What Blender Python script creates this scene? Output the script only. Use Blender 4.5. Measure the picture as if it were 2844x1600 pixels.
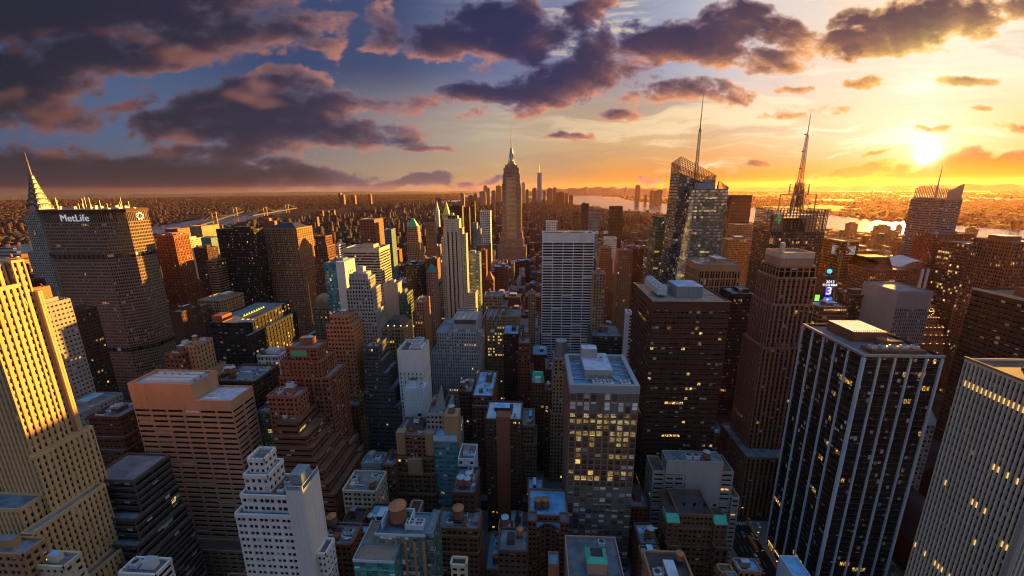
import bpy, math, random
import numpy as np
from mathutils import Vector, Matrix
R = math.radians
for o in list(bpy.data.objects): bpy.data.objects.remove(o)
SC = bpy.context.scene
C = SC.collection

# ---------------------------------------------------------------- camera
# world axes: +Y runs down the avenues, +X towards the western river, Z up, metres
F, PITCH, YAW, ROLL, H, KX = 405.0, R(13.87), R(3.5), R(0.5), 259.0, 1024 / 2576
_h = Vector((-math.sin(YAW), math.cos(YAW), 0))
_f = Vector((_h.x * math.cos(PITCH), _h.y * math.cos(PITCH), -math.sin(PITCH)))
_r = Vector((math.cos(YAW), math.sin(YAW), 0)); _u = _r.cross(_f)
RT = _r * math.cos(ROLL) - _u * math.sin(ROLL); UP = _u * math.cos(ROLL) + _r * math.sin(ROLL); FW = _f
cam = bpy.data.cameras.new('camera'); co = bpy.data.objects.new('camera', cam); C.objects.link(co)
cam.sensor_width = 36; cam.lens = F * 36 / 1024; cam.clip_start = 1; cam.clip_end = 150000
mw = Matrix((RT, UP, -FW)).transposed().to_4x4(); mw.translation = (0, 0, H); co.matrix_world = mw
SC.camera = co
SC.view_settings.view_transform = 'Standard'; SC.view_settings.look = 'None'
EXPO = 2.1; SC.view_settings.exposure = EXPO; SC.view_settings.gamma = 1.0; SC.view_settings.use_curve_mapping = False
SC.render.engine = 'CYCLES'
SC.cycles.use_denoising = True; SC.cycles.max_bounces = 6; SC.cycles.diffuse_bounces = 3; SC.cycles.glossy_bounces = 3
SC.cycles.transmission_bounces = 2; SC.cycles.volume_bounces = 1; SC.cycles.sample_clamp_indirect = 4
SC.cycles.filter_width = 1.1; SC.cycles.caustics_reflective = False; SC.cycles.caustics_refractive = False

def ray(x, y):
    return FW + RT * ((x * KX - 512) / F) + UP * ((288 - y * KX) / F)
def at_y(x, y, Y):
    d = ray(x, y); t = Y / d.y; return Vector((d.x * t, Y, H + d.z * t))
def at_z(x, y, Z=0.0):
    d = ray(x, y); t = (Z - H) / d.z; return Vector((d.x * t, d.y * t, Z))
def at_x(x, y, X):
    d = ray(x, y); t = X / d.x; return Vector((X, d.y * t, H + d.z * t))
def proj(p):
    v = Vector(p) - Vector((0, 0, H)); w = v.dot(FW)
    if w < 1: return None
    return ((512 + F * v.dot(RT) / w) / KX, (288 - F * v.dot(UP) / w) / KX)
def azel(x, y):
    d = ray(x, y).normalized(); return math.atan2(d.x, d.y), math.asin(d.z)
def lin(r, g, b):
    f = lambda c: c / 255 / 12.92 if c / 255 <= .04045 else ((c / 255 + .055) / 1.055) ** 2.4
    return (f(r), f(g), f(b), 1)

# ---------------------------------------------------------------- node helper
class N:
    def __init__(s, nt): s.t = nt; s.n = nt.nodes; s.l = nt.links
    def put(s, sock, v):
        if v is None: return
        if isinstance(v, bpy.types.NodeSocket): s.l.new(v, sock)
        else: sock.default_value = v
    def m(s, op, a, b=None, c=None, clamp=False):
        n = s.n.new('ShaderNodeMath'); n.operation = op; n.use_clamp = clamp
        for i, v in enumerate((a, b, c)): s.put(n.inputs[i], v)
        return n.outputs[0]
    def v(s, op, a, b=None, scale=None, out=0):
        n = s.n.new('ShaderNodeVectorMath'); n.operation = op
        s.put(n.inputs[0], a)
        if b is not None: s.put(n.inputs[1], b)
        if scale is not None: s.put(n.inputs['Scale'], scale)
        return n.outputs[out]
    def xyz(s, v):
        n = s.n.new('ShaderNodeSeparateXYZ'); s.put(n.inputs[0], v); return n.outputs
    def cmb(s, x, y, z=0.0):
        n = s.n.new('ShaderNodeCombineXYZ')
        for i, v in enumerate((x, y, z)): s.put(n.inputs[i], v)
        return n.outputs[0]
    def noise(s, vec, scale, detail=4, rough=.55, dist=0.0, dims='3D'):
        n = s.n.new('ShaderNodeTexNoise'); n.noise_dimensions = dims
        s.put(n.inputs['Vector'], vec); n.inputs['Scale'].default_value = scale
        n.inputs['Detail'].default_value = detail; n.inputs['Roughness'].default_value = rough; n.inputs['Distortion'].default_value = dist
        return n.outputs[0]
    def white(s, vec, dims='3D'):
        n = s.n.new('ShaderNodeTexWhiteNoise'); n.noise_dimensions = dims
        s.put(n.inputs['Vector'] if dims != '1D' else n.inputs['W'], vec); return n.outputs[0]
    def mix(s, f, a, b, mode='MIX'):
        n = s.n.new('ShaderNodeMix'); n.data_type = 'RGBA'; n.blend_type = mode
        s.put(n.inputs[0], f); s.put(n.inputs[6], a); s.put(n.inputs[7], b); return n.outputs[2]
    def ss(s, x, lo, hi, a=0.0, b=1.0):
        n = s.n.new('ShaderNodeMapRange'); n.interpolation_type = 'SMOOTHSTEP'
        for i, v in enumerate((x, lo, hi, a, b)): s.put(n.inputs[i], v)
        return n.outputs[0]
    def lr(s, x, lo, hi, a=0.0, b=1.0):
        n = s.n.new('ShaderNodeMapRange')
        for i, v in enumerate((x, lo, hi, a, b)): s.put(n.inputs[i], v)
        return n.outputs[0]
    def ramp(s, f, stops, interp='LINEAR'):
        n = s.n.new('ShaderNodeValToRGB'); cr = n.color_ramp; cr.interpolation = interp
        while len(cr.elements) < len(stops): cr.elements.new(.5)
        for e, (p, c) in zip(cr.elements, stops): e.position = p
        for e, (p, c) in zip(cr.elements, stops): e.position = p; e.color = c
        s.put(n.inputs[0], f); return n.outputs[0]

# ---------------------------------------------------------------- sun and sky
SUN_AZ, SUN_EL = azel(2335, 388)
sun_dir = Vector((math.sin(SUN_AZ) * math.cos(SUN_EL), math.cos(SUN_AZ) * math.cos(SUN_EL), math.sin(SUN_EL)))
sl = bpy.data.lights.new('sun', 'SUN'); sl.energy = 5.0; sl.angle = R(.5); sl.color = (1, .49, .075)
so = bpy.data.objects.new('sun', sl); C.objects.link(so); la, le = SUN_AZ - R(.8), SUN_EL + R(2.6); so.rotation_euler = Vector((math.sin(la) * math.cos(le), math.cos(la) * math.cos(le), math.sin(le))).to_track_quat('Z', 'Y').to_euler()

world = bpy.data.worlds.new('World'); SC.world = world; world.use_nodes = True
world.cycles.sampling_method = 'MANUAL'; world.cycles.sample_map_resolution = 512
def l1(c):
    c = np.asarray(c, float) / 255; return np.where(c <= .04045, c / 12.92, ((c + .055) / 1.055) ** 2.4)
def perlin(x, y, seed):
    rs = np.random.RandomState(seed); p = rs.permutation(512); p = np.concatenate([p, p]); ga = rs.rand(512) * 2 * np.pi
    gx, gy = np.cos(ga), np.sin(ga)
    xi = np.floor(x).astype(int); yi = np.floor(y).astype(int); fx = x - xi; fy = y - yi
    u = fx ** 3 * (fx * (fx * 6 - 15) + 10); v = fy ** 3 * (fy * (fy * 6 - 15) + 10)
    def g(i, j):
        h = p[(p[(xi + i) & 511] + yi + j) & 511]; return gx[h] * (fx - i) + gy[h] * (fy - j)
    a = g(0, 0) * (1 - u) + g(1, 0) * u; b = g(0, 1) * (1 - u) + g(1, 1) * u
    return (a * (1 - v) + b * v) * 1.5
def fbm(x, y, seed, octv=6, gain=.55, billow=False):
    s = 0; a = 1.0; t = 0
    for i in range(octv):
        n = perlin(x, y, seed + i); n = (np.abs(n) * 2 - .45) if billow else n
        s = s + a * n; t += a; a *= gain; x, y = x * 2.03 + 17.3, y * 2.03 - 9.1
    return s / t * 1.6
def sst(x, a, b):
    t = np.clip((x - a) / (b - a), 0, 1); return t * t * (3 - 2 * t)
def rows(x, pts):
    xs = [p[0] for p in pts]; cs = l1([p[1] for p in pts]); return np.stack([np.interp(x, xs, cs[:, i]) for i in range(3)], -1)
def mixc(a, b, f):
    return a + (np.asarray(b) - a) * f[..., None]
SX, SY = 2335.0, 388.0
# clouds in directions measured off the photograph: x, y, rx, ry, tilt, weight
CLOUDS = [(120, 10, 560, 92, -2, 1.5), (0, 205, 230, 90, 14, 1.3), (260, 130, 380, 66, -6, 1.0), (560, 80, 260, 56, -4, .85), (690, 105, 130, 26, 4, .34), (800, 122, 72, 15, -8, .62), (735, 5, 50, 22, -30, .3),
    (520, 285, 180, 56, -12, 1.15), (640, 240, 170, 46, -16, .85), (780, 212, 130, 34, -50, .34), (880, 270, 70, 42, -60, .4), (690, 300, 290, 56, -6, 1.05), (890, 335, 140, 42, 4, .9), (640, 368, 260, 30, -5, .8), (290, 268, 84, 15, -12, .6), (385, 245, 40, 14, 0, .45),
    (200, 447, 560, 62, 0, 1.3), (0, 405, 300, 50, 4, .9), (420, 388, 110, 26, -8, .7), (700, 440, 330, 24, 3, .7), (1020, 457, 130, 13, -9, .85), (880, 470, 46, 8, -10, .5), (905, 433, 26, 4, 0, .5), (950, 72, 46, 56, 10, .55),
    (1140, 105, 110, 52, -4, 1.05), (1260, 70, 120, 66, 10, 1.15), (1340, 112, 140, 36, -22, .8), (1470, 30, 100, 30, -28, .95), (1240, 232, 160, 30, -4, .95), (1400, 205, 170, 54, -10, 1.15), (1490, 140, 76, 54, -40, 1.05), (1580, 178, 80, 42, 10, .75), (1610, 235, 56, 18, 0, .3),
    (1690, 98, 130, 56, -6, 1.2), (1800, 78, 120, 60, 0, 1.15), (1780, 130, 170, 32, 6, 1.0), (1930, 68, 100, 50, 22, .85), (1985, 100, 66, 42, 30, .5), (1910, 142, 76, 26, -4, .8),
    (2300, 60, 170, 54, -12, 1.25), (2370, 25, 120, 46, -6, 1.1), (2170, 110, 120, 36, -2, .95), (2130, 60, 42, 28, 0, .85), (2440, 50, 60, 40, 30, .65), (2240, 130, 150, 14, -8, .5), (2575, 22, 46, 34, 10, .9),
    (1700, 232, 80, 26, -6, .52), (1780, 240, 100, 22, 4, .6), (1840, 230, 46, 24, 10, .8), (2015, 228, 44, 13, -4, .9), (2180, 216, 44, 11, 0, .55), (2440, 192, 86, 13, -8, .9), (2400, 198, 46, 9, 0, .45), (2476, 268, 34, 8, 4, .85),
    (2345, 326, 38, 9, -8, .6), (1902, 418, 38, 10, -4, .95), (2176, 378, 30, 6, -3, .8), (1440, 352, 42, 9, -4, .75), (1545, 284, 46, 19, 4, .65), (1200, 280, 50, 11, -14, .5), (2020, 290, 70, 8, -4, .35), (1360, 285, 40, 10, -8, .3),
    (2130, 432, 86, 17, -14, .9), (2220, 425, 86, 9, -2, .7), (2410, 402, 62, 26, -14, 1.5), (2480, 420, 140, 30, 0, 1.45), (2560, 395, 50, 16, 0, .8), (2330, 436, 110, 14, -4, 1.1), (1640, 453, 46, 7, -4, .6), (1210, 458, 56, 7, -4, .35), (1090, 388, 56, 5, 0, .35), (2560, 315, 36, 8, 0, .55),
    (2040, 405, 36, 6, -3, .35)]
def dens(x, y, octv=7):
    wx = fbm(x / 210, y / 150, 3, 4) ; wy = fbm(x / 210, y / 150, 11, 4)
    qx = x + wx * 42; qy = y + wy * 26
    acc = np.full(x.shape, -1.6)
    for (cx, cy, rx, ry, tl, w) in CLOUDS:
        m = (np.abs(x - cx) < rx * 1.7 + ry + 60) & (np.abs(y - cy) < ry * 1.7 + rx * .5 + 60)
        if not m.any(): continue
        t = np.radians(tl); dx = qx[m] - cx; dy = qy[m] - cy
        a = (dx * np.cos(t) + dy * np.sin(t)) / rx; b = (-dx * np.sin(t) + dy * np.cos(t)) / ry
        v = w * (1 - (a * a + b * b) * .62)
        c = acc[m]; hh = np.clip(.5 + .5 * (v - c) / .3, 0, 1); acc[m] = c + (v - c) * hh + .3 * hh * (1 - hh)
    sc = np.where(y > 330, .8, 1.0)
    px = x + wx * 14; py = y + wy * 9
    nz = .8 * fbm(px / 140, py / 70, 21, octv, .57) + np.where(x < 1050, .22, .36) * fbm(px / 60, py / 38, 31, octv - 1, .58, True)
    return acc - np.interp(x, [900, 1200], [.10, .02]) + nz * np.where(x < 1100, .82, .9), nz
def sky_rgb(x, y, glow=True, clouds=True):
    low = rows(x, [(-900, (92, 80, 92)), (0, (88, 80, 82)), (300, (98, 86, 84)), (644, (136, 116, 102)), (1000, (168, 142, 112)), (1288, (192, 152, 104)), (1500, (206, 144, 74)),
                   (1800, (196, 124, 58)), (2060, (208, 126, 44)), (2230, (230, 146, 40)), (2335, (248, 182, 66)), (2450, (236, 156, 34)), (2576, (220, 132, 26)), (3600, (150, 96, 70))])
    mid = rows(x, [(-900, (60, 70, 100)), (0, (64, 84, 122)), (300, (72, 94, 132)), (700, (96, 106, 132)), (1050, (150, 138, 134)), (1250, (182, 166, 144)), (1500, (198, 170, 130)),
                   (1750, (206, 176, 132)), (2000, (232, 208, 168)), (2180, (246, 228, 190)), (2335, (252, 238, 204)), (2576, (244, 212, 152)), (3600, (150, 130, 110))])
    high = rows(x, [(-900, (50, 66, 112)), (0, (56, 80, 124)), (250, (66, 92, 136)), (700, (48, 66, 112)), (1000, (54, 72, 116)), (1300, (86, 108, 156)), (1550, (124, 142, 178)),
                    (1720, (166, 174, 194)), (1900, (216, 208, 210)), (2150, (240, 222, 200)), (2350, (252, 240, 214)), (2576, (248, 236, 212)), (3600, (140, 140, 150))])
    base = mixc(low, mid, sst(-y, -465, -330)); base = mixc(base, high, sst(-y, -330, -150))
    base = mixc(base, l1((82, 140, 205)), sst(-y, 120, 800) * .85)
    # streaked high cloud
    n1 = fbm(x / 420 + fbm(x / 300, y / 90, 51, 3) * .35, y / 46 + fbm(x / 350, y / 120, 55, 3) * .8 + x / 1500, 61, 7, .6)
    n2 = fbm(x / 900, y / 120, 71, 4, .55)
    right = sst(x, 950, 1750); el = sst(-y, -468, -420)
    circ = rows(x, [(600, (170, 150, 140)), (1200, (214, 190, 160)), (1600, (240, 214, 172)), (2000, (255, 240, 205)), (2300, (255, 252, 232)), (2576, (255, 244, 214))])
    base = mixc(base, circ, np.clip(sst(n1 + n2 * .5, .0, .55), 0, 1) * right * el * .78)
    gry = rows(x, [(900, (120, 116, 126)), (1500, (150, 132, 124)), (2000, (182, 172, 172)), (2500, (186, 176, 174))])
    base = mixc(base, gry, sst(-n1 + n2 * .4, .05, .6) * (right * .75 + .1) * el * .55 * (1 - np.exp(-(((x - SX) / 300) ** 2 + ((y - SY) / 200) ** 2))))
    r = np.hypot(x - SX, (y - SY) * 1.1)
    if not clouds: return base + (np.exp(-r / 240) * .16)[..., None] * np.array([1, .62, .2])
    d0, nz = dens(x, y)
    # light reaching each point of a cloud from the low sun
    dx, dy = SX - x, SY - 30 - y; L = np.hypot(dx, dy) + 1e-6; dx, dy = dx / L, np.maximum(dy / L, -.2) + .25
    tau = 0
    for s in (10, 26, 48, 76): tau = tau + np.clip(dens(x + dx * s, y + dy * s, 5)[0], 0, 1.2) * (.5 + s / 60)
    lit = np.exp(-tau * .95)
    alpha = sst(d0, -.05, .42); core = sst(d0, .0, .85)
    shade = rows(x, [(0, (28, 30, 52)), (500, (36, 36, 62)), (1000, (38, 42, 78)), (1300, (26, 36, 80)), (1600, (28, 36, 76)), (1900, (38, 42, 76)), (2200, (44, 46, 76)), (2500, (52, 50, 76)), (3000, (60, 60, 80))])
    thin = rows(x, [(0, (60, 62, 88)), (700, (88, 80, 104)), (1288, (84, 96, 140)), (1600, (112, 112, 144)), (1900, (160, 138, 138)), (2200, (240, 186, 124)), (2500, (244, 196, 140))])
    lc = rows(x, [(0, (150, 88, 68)), (400, (170, 98, 78)), (800, (214, 132, 98)), (1100, (206, 128, 100)), (1400, (226, 146, 104)), (1800, (255, 170, 104)), (2150, (255, 182, 96)), (2335, (255, 220, 120)), (2576, (255, 190, 110))])
    lw = sst(y, 372, 425); wr = sst(x, 1980, 2150)
    shade = mixc(shade, l1((168, 104, 34)), lw * sst(x, 2240, 2400)); shade = mixc(shade, l1((176, 126, 80)), lw * wr * (1 - sst(x, 2240, 2400)))
    shade = mixc(shade, l1((52, 50, 62)), sst(y, 330, 470) * (1 - sst(x, 700, 1000)))
    mm = sst(y, 400, 440) * sst(x, 700, 1000) * (1 - sst(x, 1500, 1700)); shade = mixc(shade, l1((96, 90, 98)), mm)
    thin = mixc(thin, l1((255, 176, 50)), lw * wr)
    lc = mixc(lc, l1((255, 214, 90)), lw * wr)
    cc = mixc(thin, shade, core)
    cc = mixc(cc, lc, np.clip(lit * (1.0 - .5 * core) * np.interp(x, [0, 700, 1100], [.45, .7, 1.0]) * sst(x * 0 + y, 520, 380) * (1 - mm * .8), 0, 1))
    soft = fbm(x / 260, y / 110, 91, 3); cc = mixc(cc, lc, sst(soft, .05, .7) * .42 * sst(y, 60, 110) * (1 - sst(x, 900, 1150)) * (1 - sst(y, 380, 410)))
    dark_low = sst(y, 395, 440) * (1 - sst(x, 500, 900)); cc = mixc(cc, l1((44, 46, 64)), dark_low * .8)
    alpha = alpha * (1 - .45 * np.exp(-(r / 40) ** 2))
    out = mixc(base, cc, alpha * sst(-y, -490, -466))
    lum = out @ np.array([.25, .6, .15]); out = out + (lum[..., None] - out) * (.16 * sst(-x, -1500, -900))[..., None]
    if glow:
        g = np.array([1, .80, .42]); g2 = np.array([1, .62, .20])
        gm = (1 - .8 * alpha * sst(y, 385, 400))[..., None]
        out = out + gm * (np.exp(-r / 13) * 7)[..., None] * np.array([1, .93, .75]) + gm * (np.exp(-r / 50) * .55)[..., None] * g + (np.exp(-r / 180) * .04)[..., None] * g2
    return out
def build_sky():
    # the sky is worked out per direction with the noise functions above and stored as an equirectangular panorama made here
    def tocoord(az, el):
        dx, dy, dz = np.sin(az) * np.cos(el), np.cos(az) * np.cos(el), np.sin(el)
        w = dx * FW.x + dy * FW.y + dz * FW.z; a = dx * RT.x + dy * RT.y + dz * RT.z; b = dx * UP.x + dy * UP.y + dz * UP.z
        w = np.maximum(w, .22)
        return (512 + F * a / w) / KX, (288 - F * b / w) / KX
    W, HH = 4096, 2048
    lo = 8; az = (np.arange(W // lo) + .5) / (W // lo) * 2 * np.pi - np.pi; el = (np.arange(HH // lo) + .5) / (HH // lo) * np.pi - np.pi / 2
    A, E = np.meshgrid(az, el)
    x = np.interp(A, [-np.pi, -1.25, -1.0, 0, 1.0, 1.25, np.pi], [-900, -900, -300, 1288, 2750, 3600, -900])
    y = np.interp(np.degrees(E), [-90, 0, 10, 22, 34, 90], [472, 472, 330, 150, 0, -900])
    base = sky_rgb(x, y, clouds=False)
    bk = sst(np.abs(A), 1.1, 1.9)[..., None]
    back = np.stack([np.interp(np.degrees(E), [0, 12, 35, 90], c) for c in zip(l1(BACK_LOW), l1(BACK_MID), l1(BACK_HIGH), l1(BACK_ZEN))], -1) * 1.9
    base = base * (1 - bk) + back * bk
    img = np.repeat(np.repeat(base, lo, 0), lo, 1)
    a0, a1, e0, e1 = [int(v) for v in ((-64 + 180) / 360 * W, (64 + 180) / 360 * W, (-4 + 90) / 180 * HH, (46 + 90) / 180 * HH)]
    az = (np.arange(a0, a1) + .5) / W * 2 * np.pi - np.pi; el = (np.arange(e0, e1) + .5) / HH * np.pi - np.pi / 2
    A, E = np.meshgrid(az, el); x, y = tocoord(A, E); fine = sky_rgb(x, y)
    fe = np.minimum(sst(np.abs(A), R(64), R(58)) if False else sst(R(64) - np.abs(A), 0, R(7)), sst(R(46) - E, 0, R(7)))[..., None]
    fe = fe * sst(E, R(-4), R(-2))[..., None]
    img[e0:e1, a0:a1] = img[e0:e1, a0:a1] * (1 - fe) + fine * fe
    buf = np.ones((HH, W, 4), np.float32); buf[..., :3] = img
    im = bpy.data.images.new('evening_sky', W, HH, alpha=False, float_buffer=True); im.colorspace_settings.name = 'Linear Rec.709'
    im.pixels.foreach_set(buf.ravel()); im.update(); im.pack()
    nt = world.node_tree; nt.nodes.clear(); k = N(nt)
    tc = nt.nodes.new('ShaderNodeTexCoord').outputs['Generated']
    # equirectangular centre looks along -Y for the environment node's +X start: turn so that azimuth 0 (+Y) is the centre
    mp = nt.nodes.new('ShaderNodeMapping'); mp.vector_type = 'POINT'; mp.inputs[2].default_value = (0, 0, R(ENV_TURN)); k.put(mp.inputs[0], tc)
    ev = nt.nodes.new('ShaderNodeTexEnvironment'); ev.image = im; ev.interpolation = 'Linear'; k.put(ev.inputs[0], mp.outputs[0])
    ns = nt.nodes.new('ShaderNodeTexSky'); ns.sky_type = 'NISHITA'; ns.sun_disc = False; ns.sun_elevation = SUN_EL; ns.sun_rotation = SUN_AZ; ns.altitude = 259
    tot = k.v('ADD', k.v('SCALE', ev.outputs[0], None, 2 ** -EXPO / SKY_STRENGTH), k.v('SCALE', ns.outputs[0], None, SKY_NISHITA))
    bg = nt.nodes.new('ShaderNodeBackground'); k.put(bg.inputs[0], tot); bg.inputs[1].default_value = SKY_STRENGTH
    out = nt.nodes.new('ShaderNodeOutputWorld'); nt.links.new(bg.outputs[0], out.inputs[0])
SKY_STRENGTH = .12; SKY_NISHITA = .015; ENV_TURN = -90
BACK_LOW, BACK_MID, BACK_HIGH, BACK_ZEN = (138, 98, 76), (118, 110, 106), (86, 118, 150), (70, 132, 196)
build_sky()

# ---------------------------------------------------------------- materials
MATS = {}; LAMP = .34   # lamps and lit rooms, for this exposure
def newmat(name):
    m = bpy.data.materials.new(name); m.use_nodes = True; m.node_tree.nodes.clear(); k = N(m.node_tree)
    o = m.node_tree.nodes.new('ShaderNodeOutputMaterial'); b = m.node_tree.nodes.new('ShaderNodeBsdfPrincipled')
    m.node_tree.links.new(b.outputs[0], o.inputs[0]); MATS[name] = m
    return m, k, b
def tint(k, base, amt=.18):
    oi = k.n.new('ShaderNodeObjectInfo').outputs['Random']
    return k.mix(1.0, base, k.cmb(k.lr(oi, 0, 1, 1 - amt, 1 + amt), k.lr(oi, 0, 1, 1 - amt * 1.1, 1 + amt * .9), k.lr(oi, 0, 1, 1 - amt * 1.2, 1 + amt * .8)), 'MULTIPLY')
def wall(name, c, rough=.85, var=.35, spec=.3, joints=0.0):
    m, k, b = newmat(name)
    g = k.n.new('ShaderNodeNewGeometry').outputs['Position']
    n1 = k.noise(k.v('MULTIPLY', g, (1, 1, .25)), .09, 5, .6); n2 = k.noise(g, .9, 4, .6)
    f = k.m('ADD', k.m('MULTIPLY', k.m('SUBTRACT', n1, .5), var * 1.6), k.m('MULTIPLY', k.m('SUBTRACT', n2, .5), var))
    col = tint(k, (*c, 1), .10)
    st = k.noise(k.v('MULTIPLY', g, (1, 1, .05)), .8, 3, .6)            # rain streaks
    f = k.m('ADD', f, k.m('MULTIPLY', k.ss(st, .55, .75), -.18))
    col = k.mix(1.0, col, k.cmb(k.m('ADD', f, 1.0), k.m('ADD', f, 1.0), k.m('ADD', f, 1.0)), 'MULTIPLY')
    k.put(b.inputs['Base Color'], col); b.inputs['Roughness'].default_value = rough; b.inputs['Specular IOR Level'].default_value = spec
    return m
def metal(name, c, rough=.4, met=.85):
    m, k, b = newmat(name); g = k.n.new('ShaderNodeNewGeometry').outputs['Position']
    n = k.noise(g, .5, 4); k.put(b.inputs['Base Color'], k.mix(k.lr(n, .3, .7), tuple(q * .75 for q in c) + (1,), (*c, 1)))
    b.inputs['Metallic'].default_value = met; b.inputs['Roughness'].default_value = rough; return m
def roofmat(name, c, spots=.5):
    m, k, b = newmat(name); g = k.n.new('ShaderNodeNewGeometry').outputs['Position']
    n = k.noise(g, .16, 6, .65); n2 = k.noise(g, .05, 3)
    cc = k.mix(k.ss(n, .42, .66), (*c, 1), tuple(q * (1 - spots) for q in c) + (1,))
    cc = k.mix(k.ss(n2, .5, .62, 0, .5), cc, tuple(q * .55 for q in c) + (1,))
    k.put(b.inputs['Base Color'], tint(k, cc, .2)); b.inputs['Roughness'].default_value = .8
    return m
def glass(name, c, lit=.02, rowp=.12, rough=.12, spec=.5, blind=.18, met=0.0, litcol=(1, .46, .07), power=1.0, DIM=.44):
    """window glass: UV counts bays (u) and storeys (v); some rooms have lamps on, some have blinds"""
    m, k, b = newmat(name)
    uv = k.n.new('ShaderNodeUVMap').outputs[0]; u, v, _ = k.xyz(uv)
    rnd = k.m('MULTIPLY', k.n.new('ShaderNodeObjectInfo').outputs['Random'], 91.7)
    fu, fv = k.m('FLOOR', u), k.m('FLOOR', v); pu, pv = k.m('FRACT', u), k.m('FRACT', v)
    c1 = k.white(k.cmb(fu, fv, rnd)); c2 = k.white(k.cmb(fu, fv, k.m('ADD', rnd, 7.3)))
    cl = k.white(k.cmb(k.m('FLOOR', k.m('DIVIDE', u, 5.0)), fv, k.m('ADD', rnd, 3.1)))
    p = k.m('ADD', lit, k.m('MULTIPLY', k.m('GREATER_THAN', cl, 1 - rowp), .62 if rowp > 0 else 0.0))
    on = k.m('LESS_THAN', c1, p)
    hb = k.m('MULTIPLY', k.m('LESS_THAN', c2, blind), 1.0)
    lev = k.lr(k.white(k.cmb(fv, fu, k.m('ADD', rnd, 1.7))), 0, 1, .15, .95)
    drawn = k.m('MULTIPLY', hb, k.m('GREATER_THAN', pv, lev))
    col = k.mix(drawn, tuple(q * 1.0 for q in c) + (1,), tuple(min(.5, q * 2 + .30) for q in c) + (1,))
    col = k.mix(1.0, col, k.cmb(*[k.lr(c1, 0, 1, .6, 2.2)] * 3), 'MULTIPLY')  # brighter sky reflected in some panes is put into the base colour
    sash = k.m('LESS_THAN', k.m('ABSOLUTE', k.m('SUBTRACT', pv, .62)), .035)
    col = k.mix(k.m('MULTIPLY', sash, .7 if blind > 0 else 0.0), col, (.22, .20, .18, 1))
    k.put(b.inputs['Base Color'], col); b.inputs['Roughness'].default_value = rough
    b.inputs['Specular IOR Level'].default_value = spec; b.inputs['Metallic'].default_value = met
    inner = k.noise(k.cmb(k.m('MULTIPLY', u, 3.4), k.m('MULTIPLY', v, 2.6), rnd), 1.0, 3)
    es = k.m('MULTIPLY', k.m('MULTIPLY', on, k.ss(inner, DIM, DIM + .12, .06, 1.0)), k.m('MULTIPLY', power * LAMP, k.lr(c2, 0, 1, .35, 1.0)))
    ec = k.mix(k.m('POWER', k.white(k.cmb(fv, fu, rnd)), 2.0), (*litcol, 1), (1, .70, .26, 1))
    k.put(b.inputs['Emission Color'], ec); k.put(b.inputs['Emission Strength'], es)
    nn = k.v('SUBTRACT', k.cmb(c1, c2, k.white(k.cmb(fv, fu, 2.0))), (.5, .5, .5))
    ge = k.n.new('ShaderNodeNewGeometry').outputs['Normal']
    k.put(b.inputs['Normal'], k.v('NORMALIZE', k.v('ADD', ge, k.v('SCALE', nn, None, .035))))   # panes sit at slightly different angles
    return m
def facade(name, c, g=(.02, .02, .022), pf=.45, sf=.5, lit=.008, rowp=.006, var=.3, rough=.25):
    """distant wall: masonry with windows, laid out by the same UV"""
    m, k, b = newmat(name)
    uv = k.n.new('ShaderNodeUVMap').outputs[0]; u, v, _ = k.xyz(uv)
    rnd = k.m('MULTIPLY', k.n.new('ShaderNodeObjectInfo').outputs['Random'], 57.1)
    win = k.m('MULTIPLY', k.m('GREATER_THAN', k.m('FRACT', u), pf), k.m('GREATER_THAN', k.m('FRACT', v), sf))
    fu, fv = k.m('FLOOR', u), k.m('FLOOR', v)
    c1 = k.white(k.cmb(fu, fv, rnd)); cl = k.white(k.cmb(k.m('FLOOR', k.m('DIVIDE', u, 4.0)), fv, rnd))
    on = k.m('LESS_THAN', c1, k.m('ADD', lit, k.m('MULTIPLY', k.m('GREATER_THAN', cl, 1 - rowp), .6)))
    ge = k.n.new('ShaderNodeNewGeometry').outputs['Position']
    n = k.noise(ge, .06, 4); base = k.mix(k.lr(n, .3, .7), tuple(q * (1 - var) for q in c) + (1,), tuple(q * (1 + var * .5) for q in c) + (1,))
    k.put(b.inputs['Base Color'], k.mix(win, tint(k, base, .12), (*g, 1)))
    k.put(b.inputs['Roughness'], k.lr(win, 0, 1, .85, rough))
    k.put(b.inputs['Emission Color'], (1, .50, .10, 1)); k.put(b.inputs['Emission Strength'], k.m('MULTIPLY', k.m('MULTIPLY', win, on), .7 * LAMP))
    return m
def plain(name, c, rough=.6, met=0.0, emit=0.0):
    m, k, b = newmat(name); g = k.n.new('ShaderNodeNewGeometry').outputs['Position']
    n = k.noise(g, .7, 4); k.put(b.inputs['Base Color'], k.mix(k.lr(n, .3, .7), tuple(q * .85 for q in c) + (1,), (*c, 1)))
    b.inputs['Roughness'].default_value = rough; b.inputs['Metallic'].default_value = met
    if emit: b.inputs['Emission Color'].default_value = (*c, 1); b.inputs['Emission Strength'].default_value = emit * LAMP
    return m
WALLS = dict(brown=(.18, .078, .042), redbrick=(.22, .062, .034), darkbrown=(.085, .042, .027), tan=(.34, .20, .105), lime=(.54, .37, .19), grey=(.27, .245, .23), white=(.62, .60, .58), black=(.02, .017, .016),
             pink=(.40, .235, .165), orange=(.36, .16, .075), steel=(.20, .25, .28), concrete=(.34, .31, .285), darkgrey=(.085, .078, .078), bluewhite=(.42, .52, .60), rust=(.26, .095, .05), bronzestone=(.27, .19, .135), deepteal=(.06, .10, .09), olive=(.13, .13, .085), teal=(.10, .22, .24), cream=(.50, .43, .32))
for _n, _c in WALLS.items(): wall(_n, _c); facade('far_' + _n, _c)
glass('g_dark', (.010, .009, .009), .003, .012, spec=.3); glass('g_dim', (.02, .016, .015), .001, .005); glass('g_busy', (.02, .017, .014), .012, .055)
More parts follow.
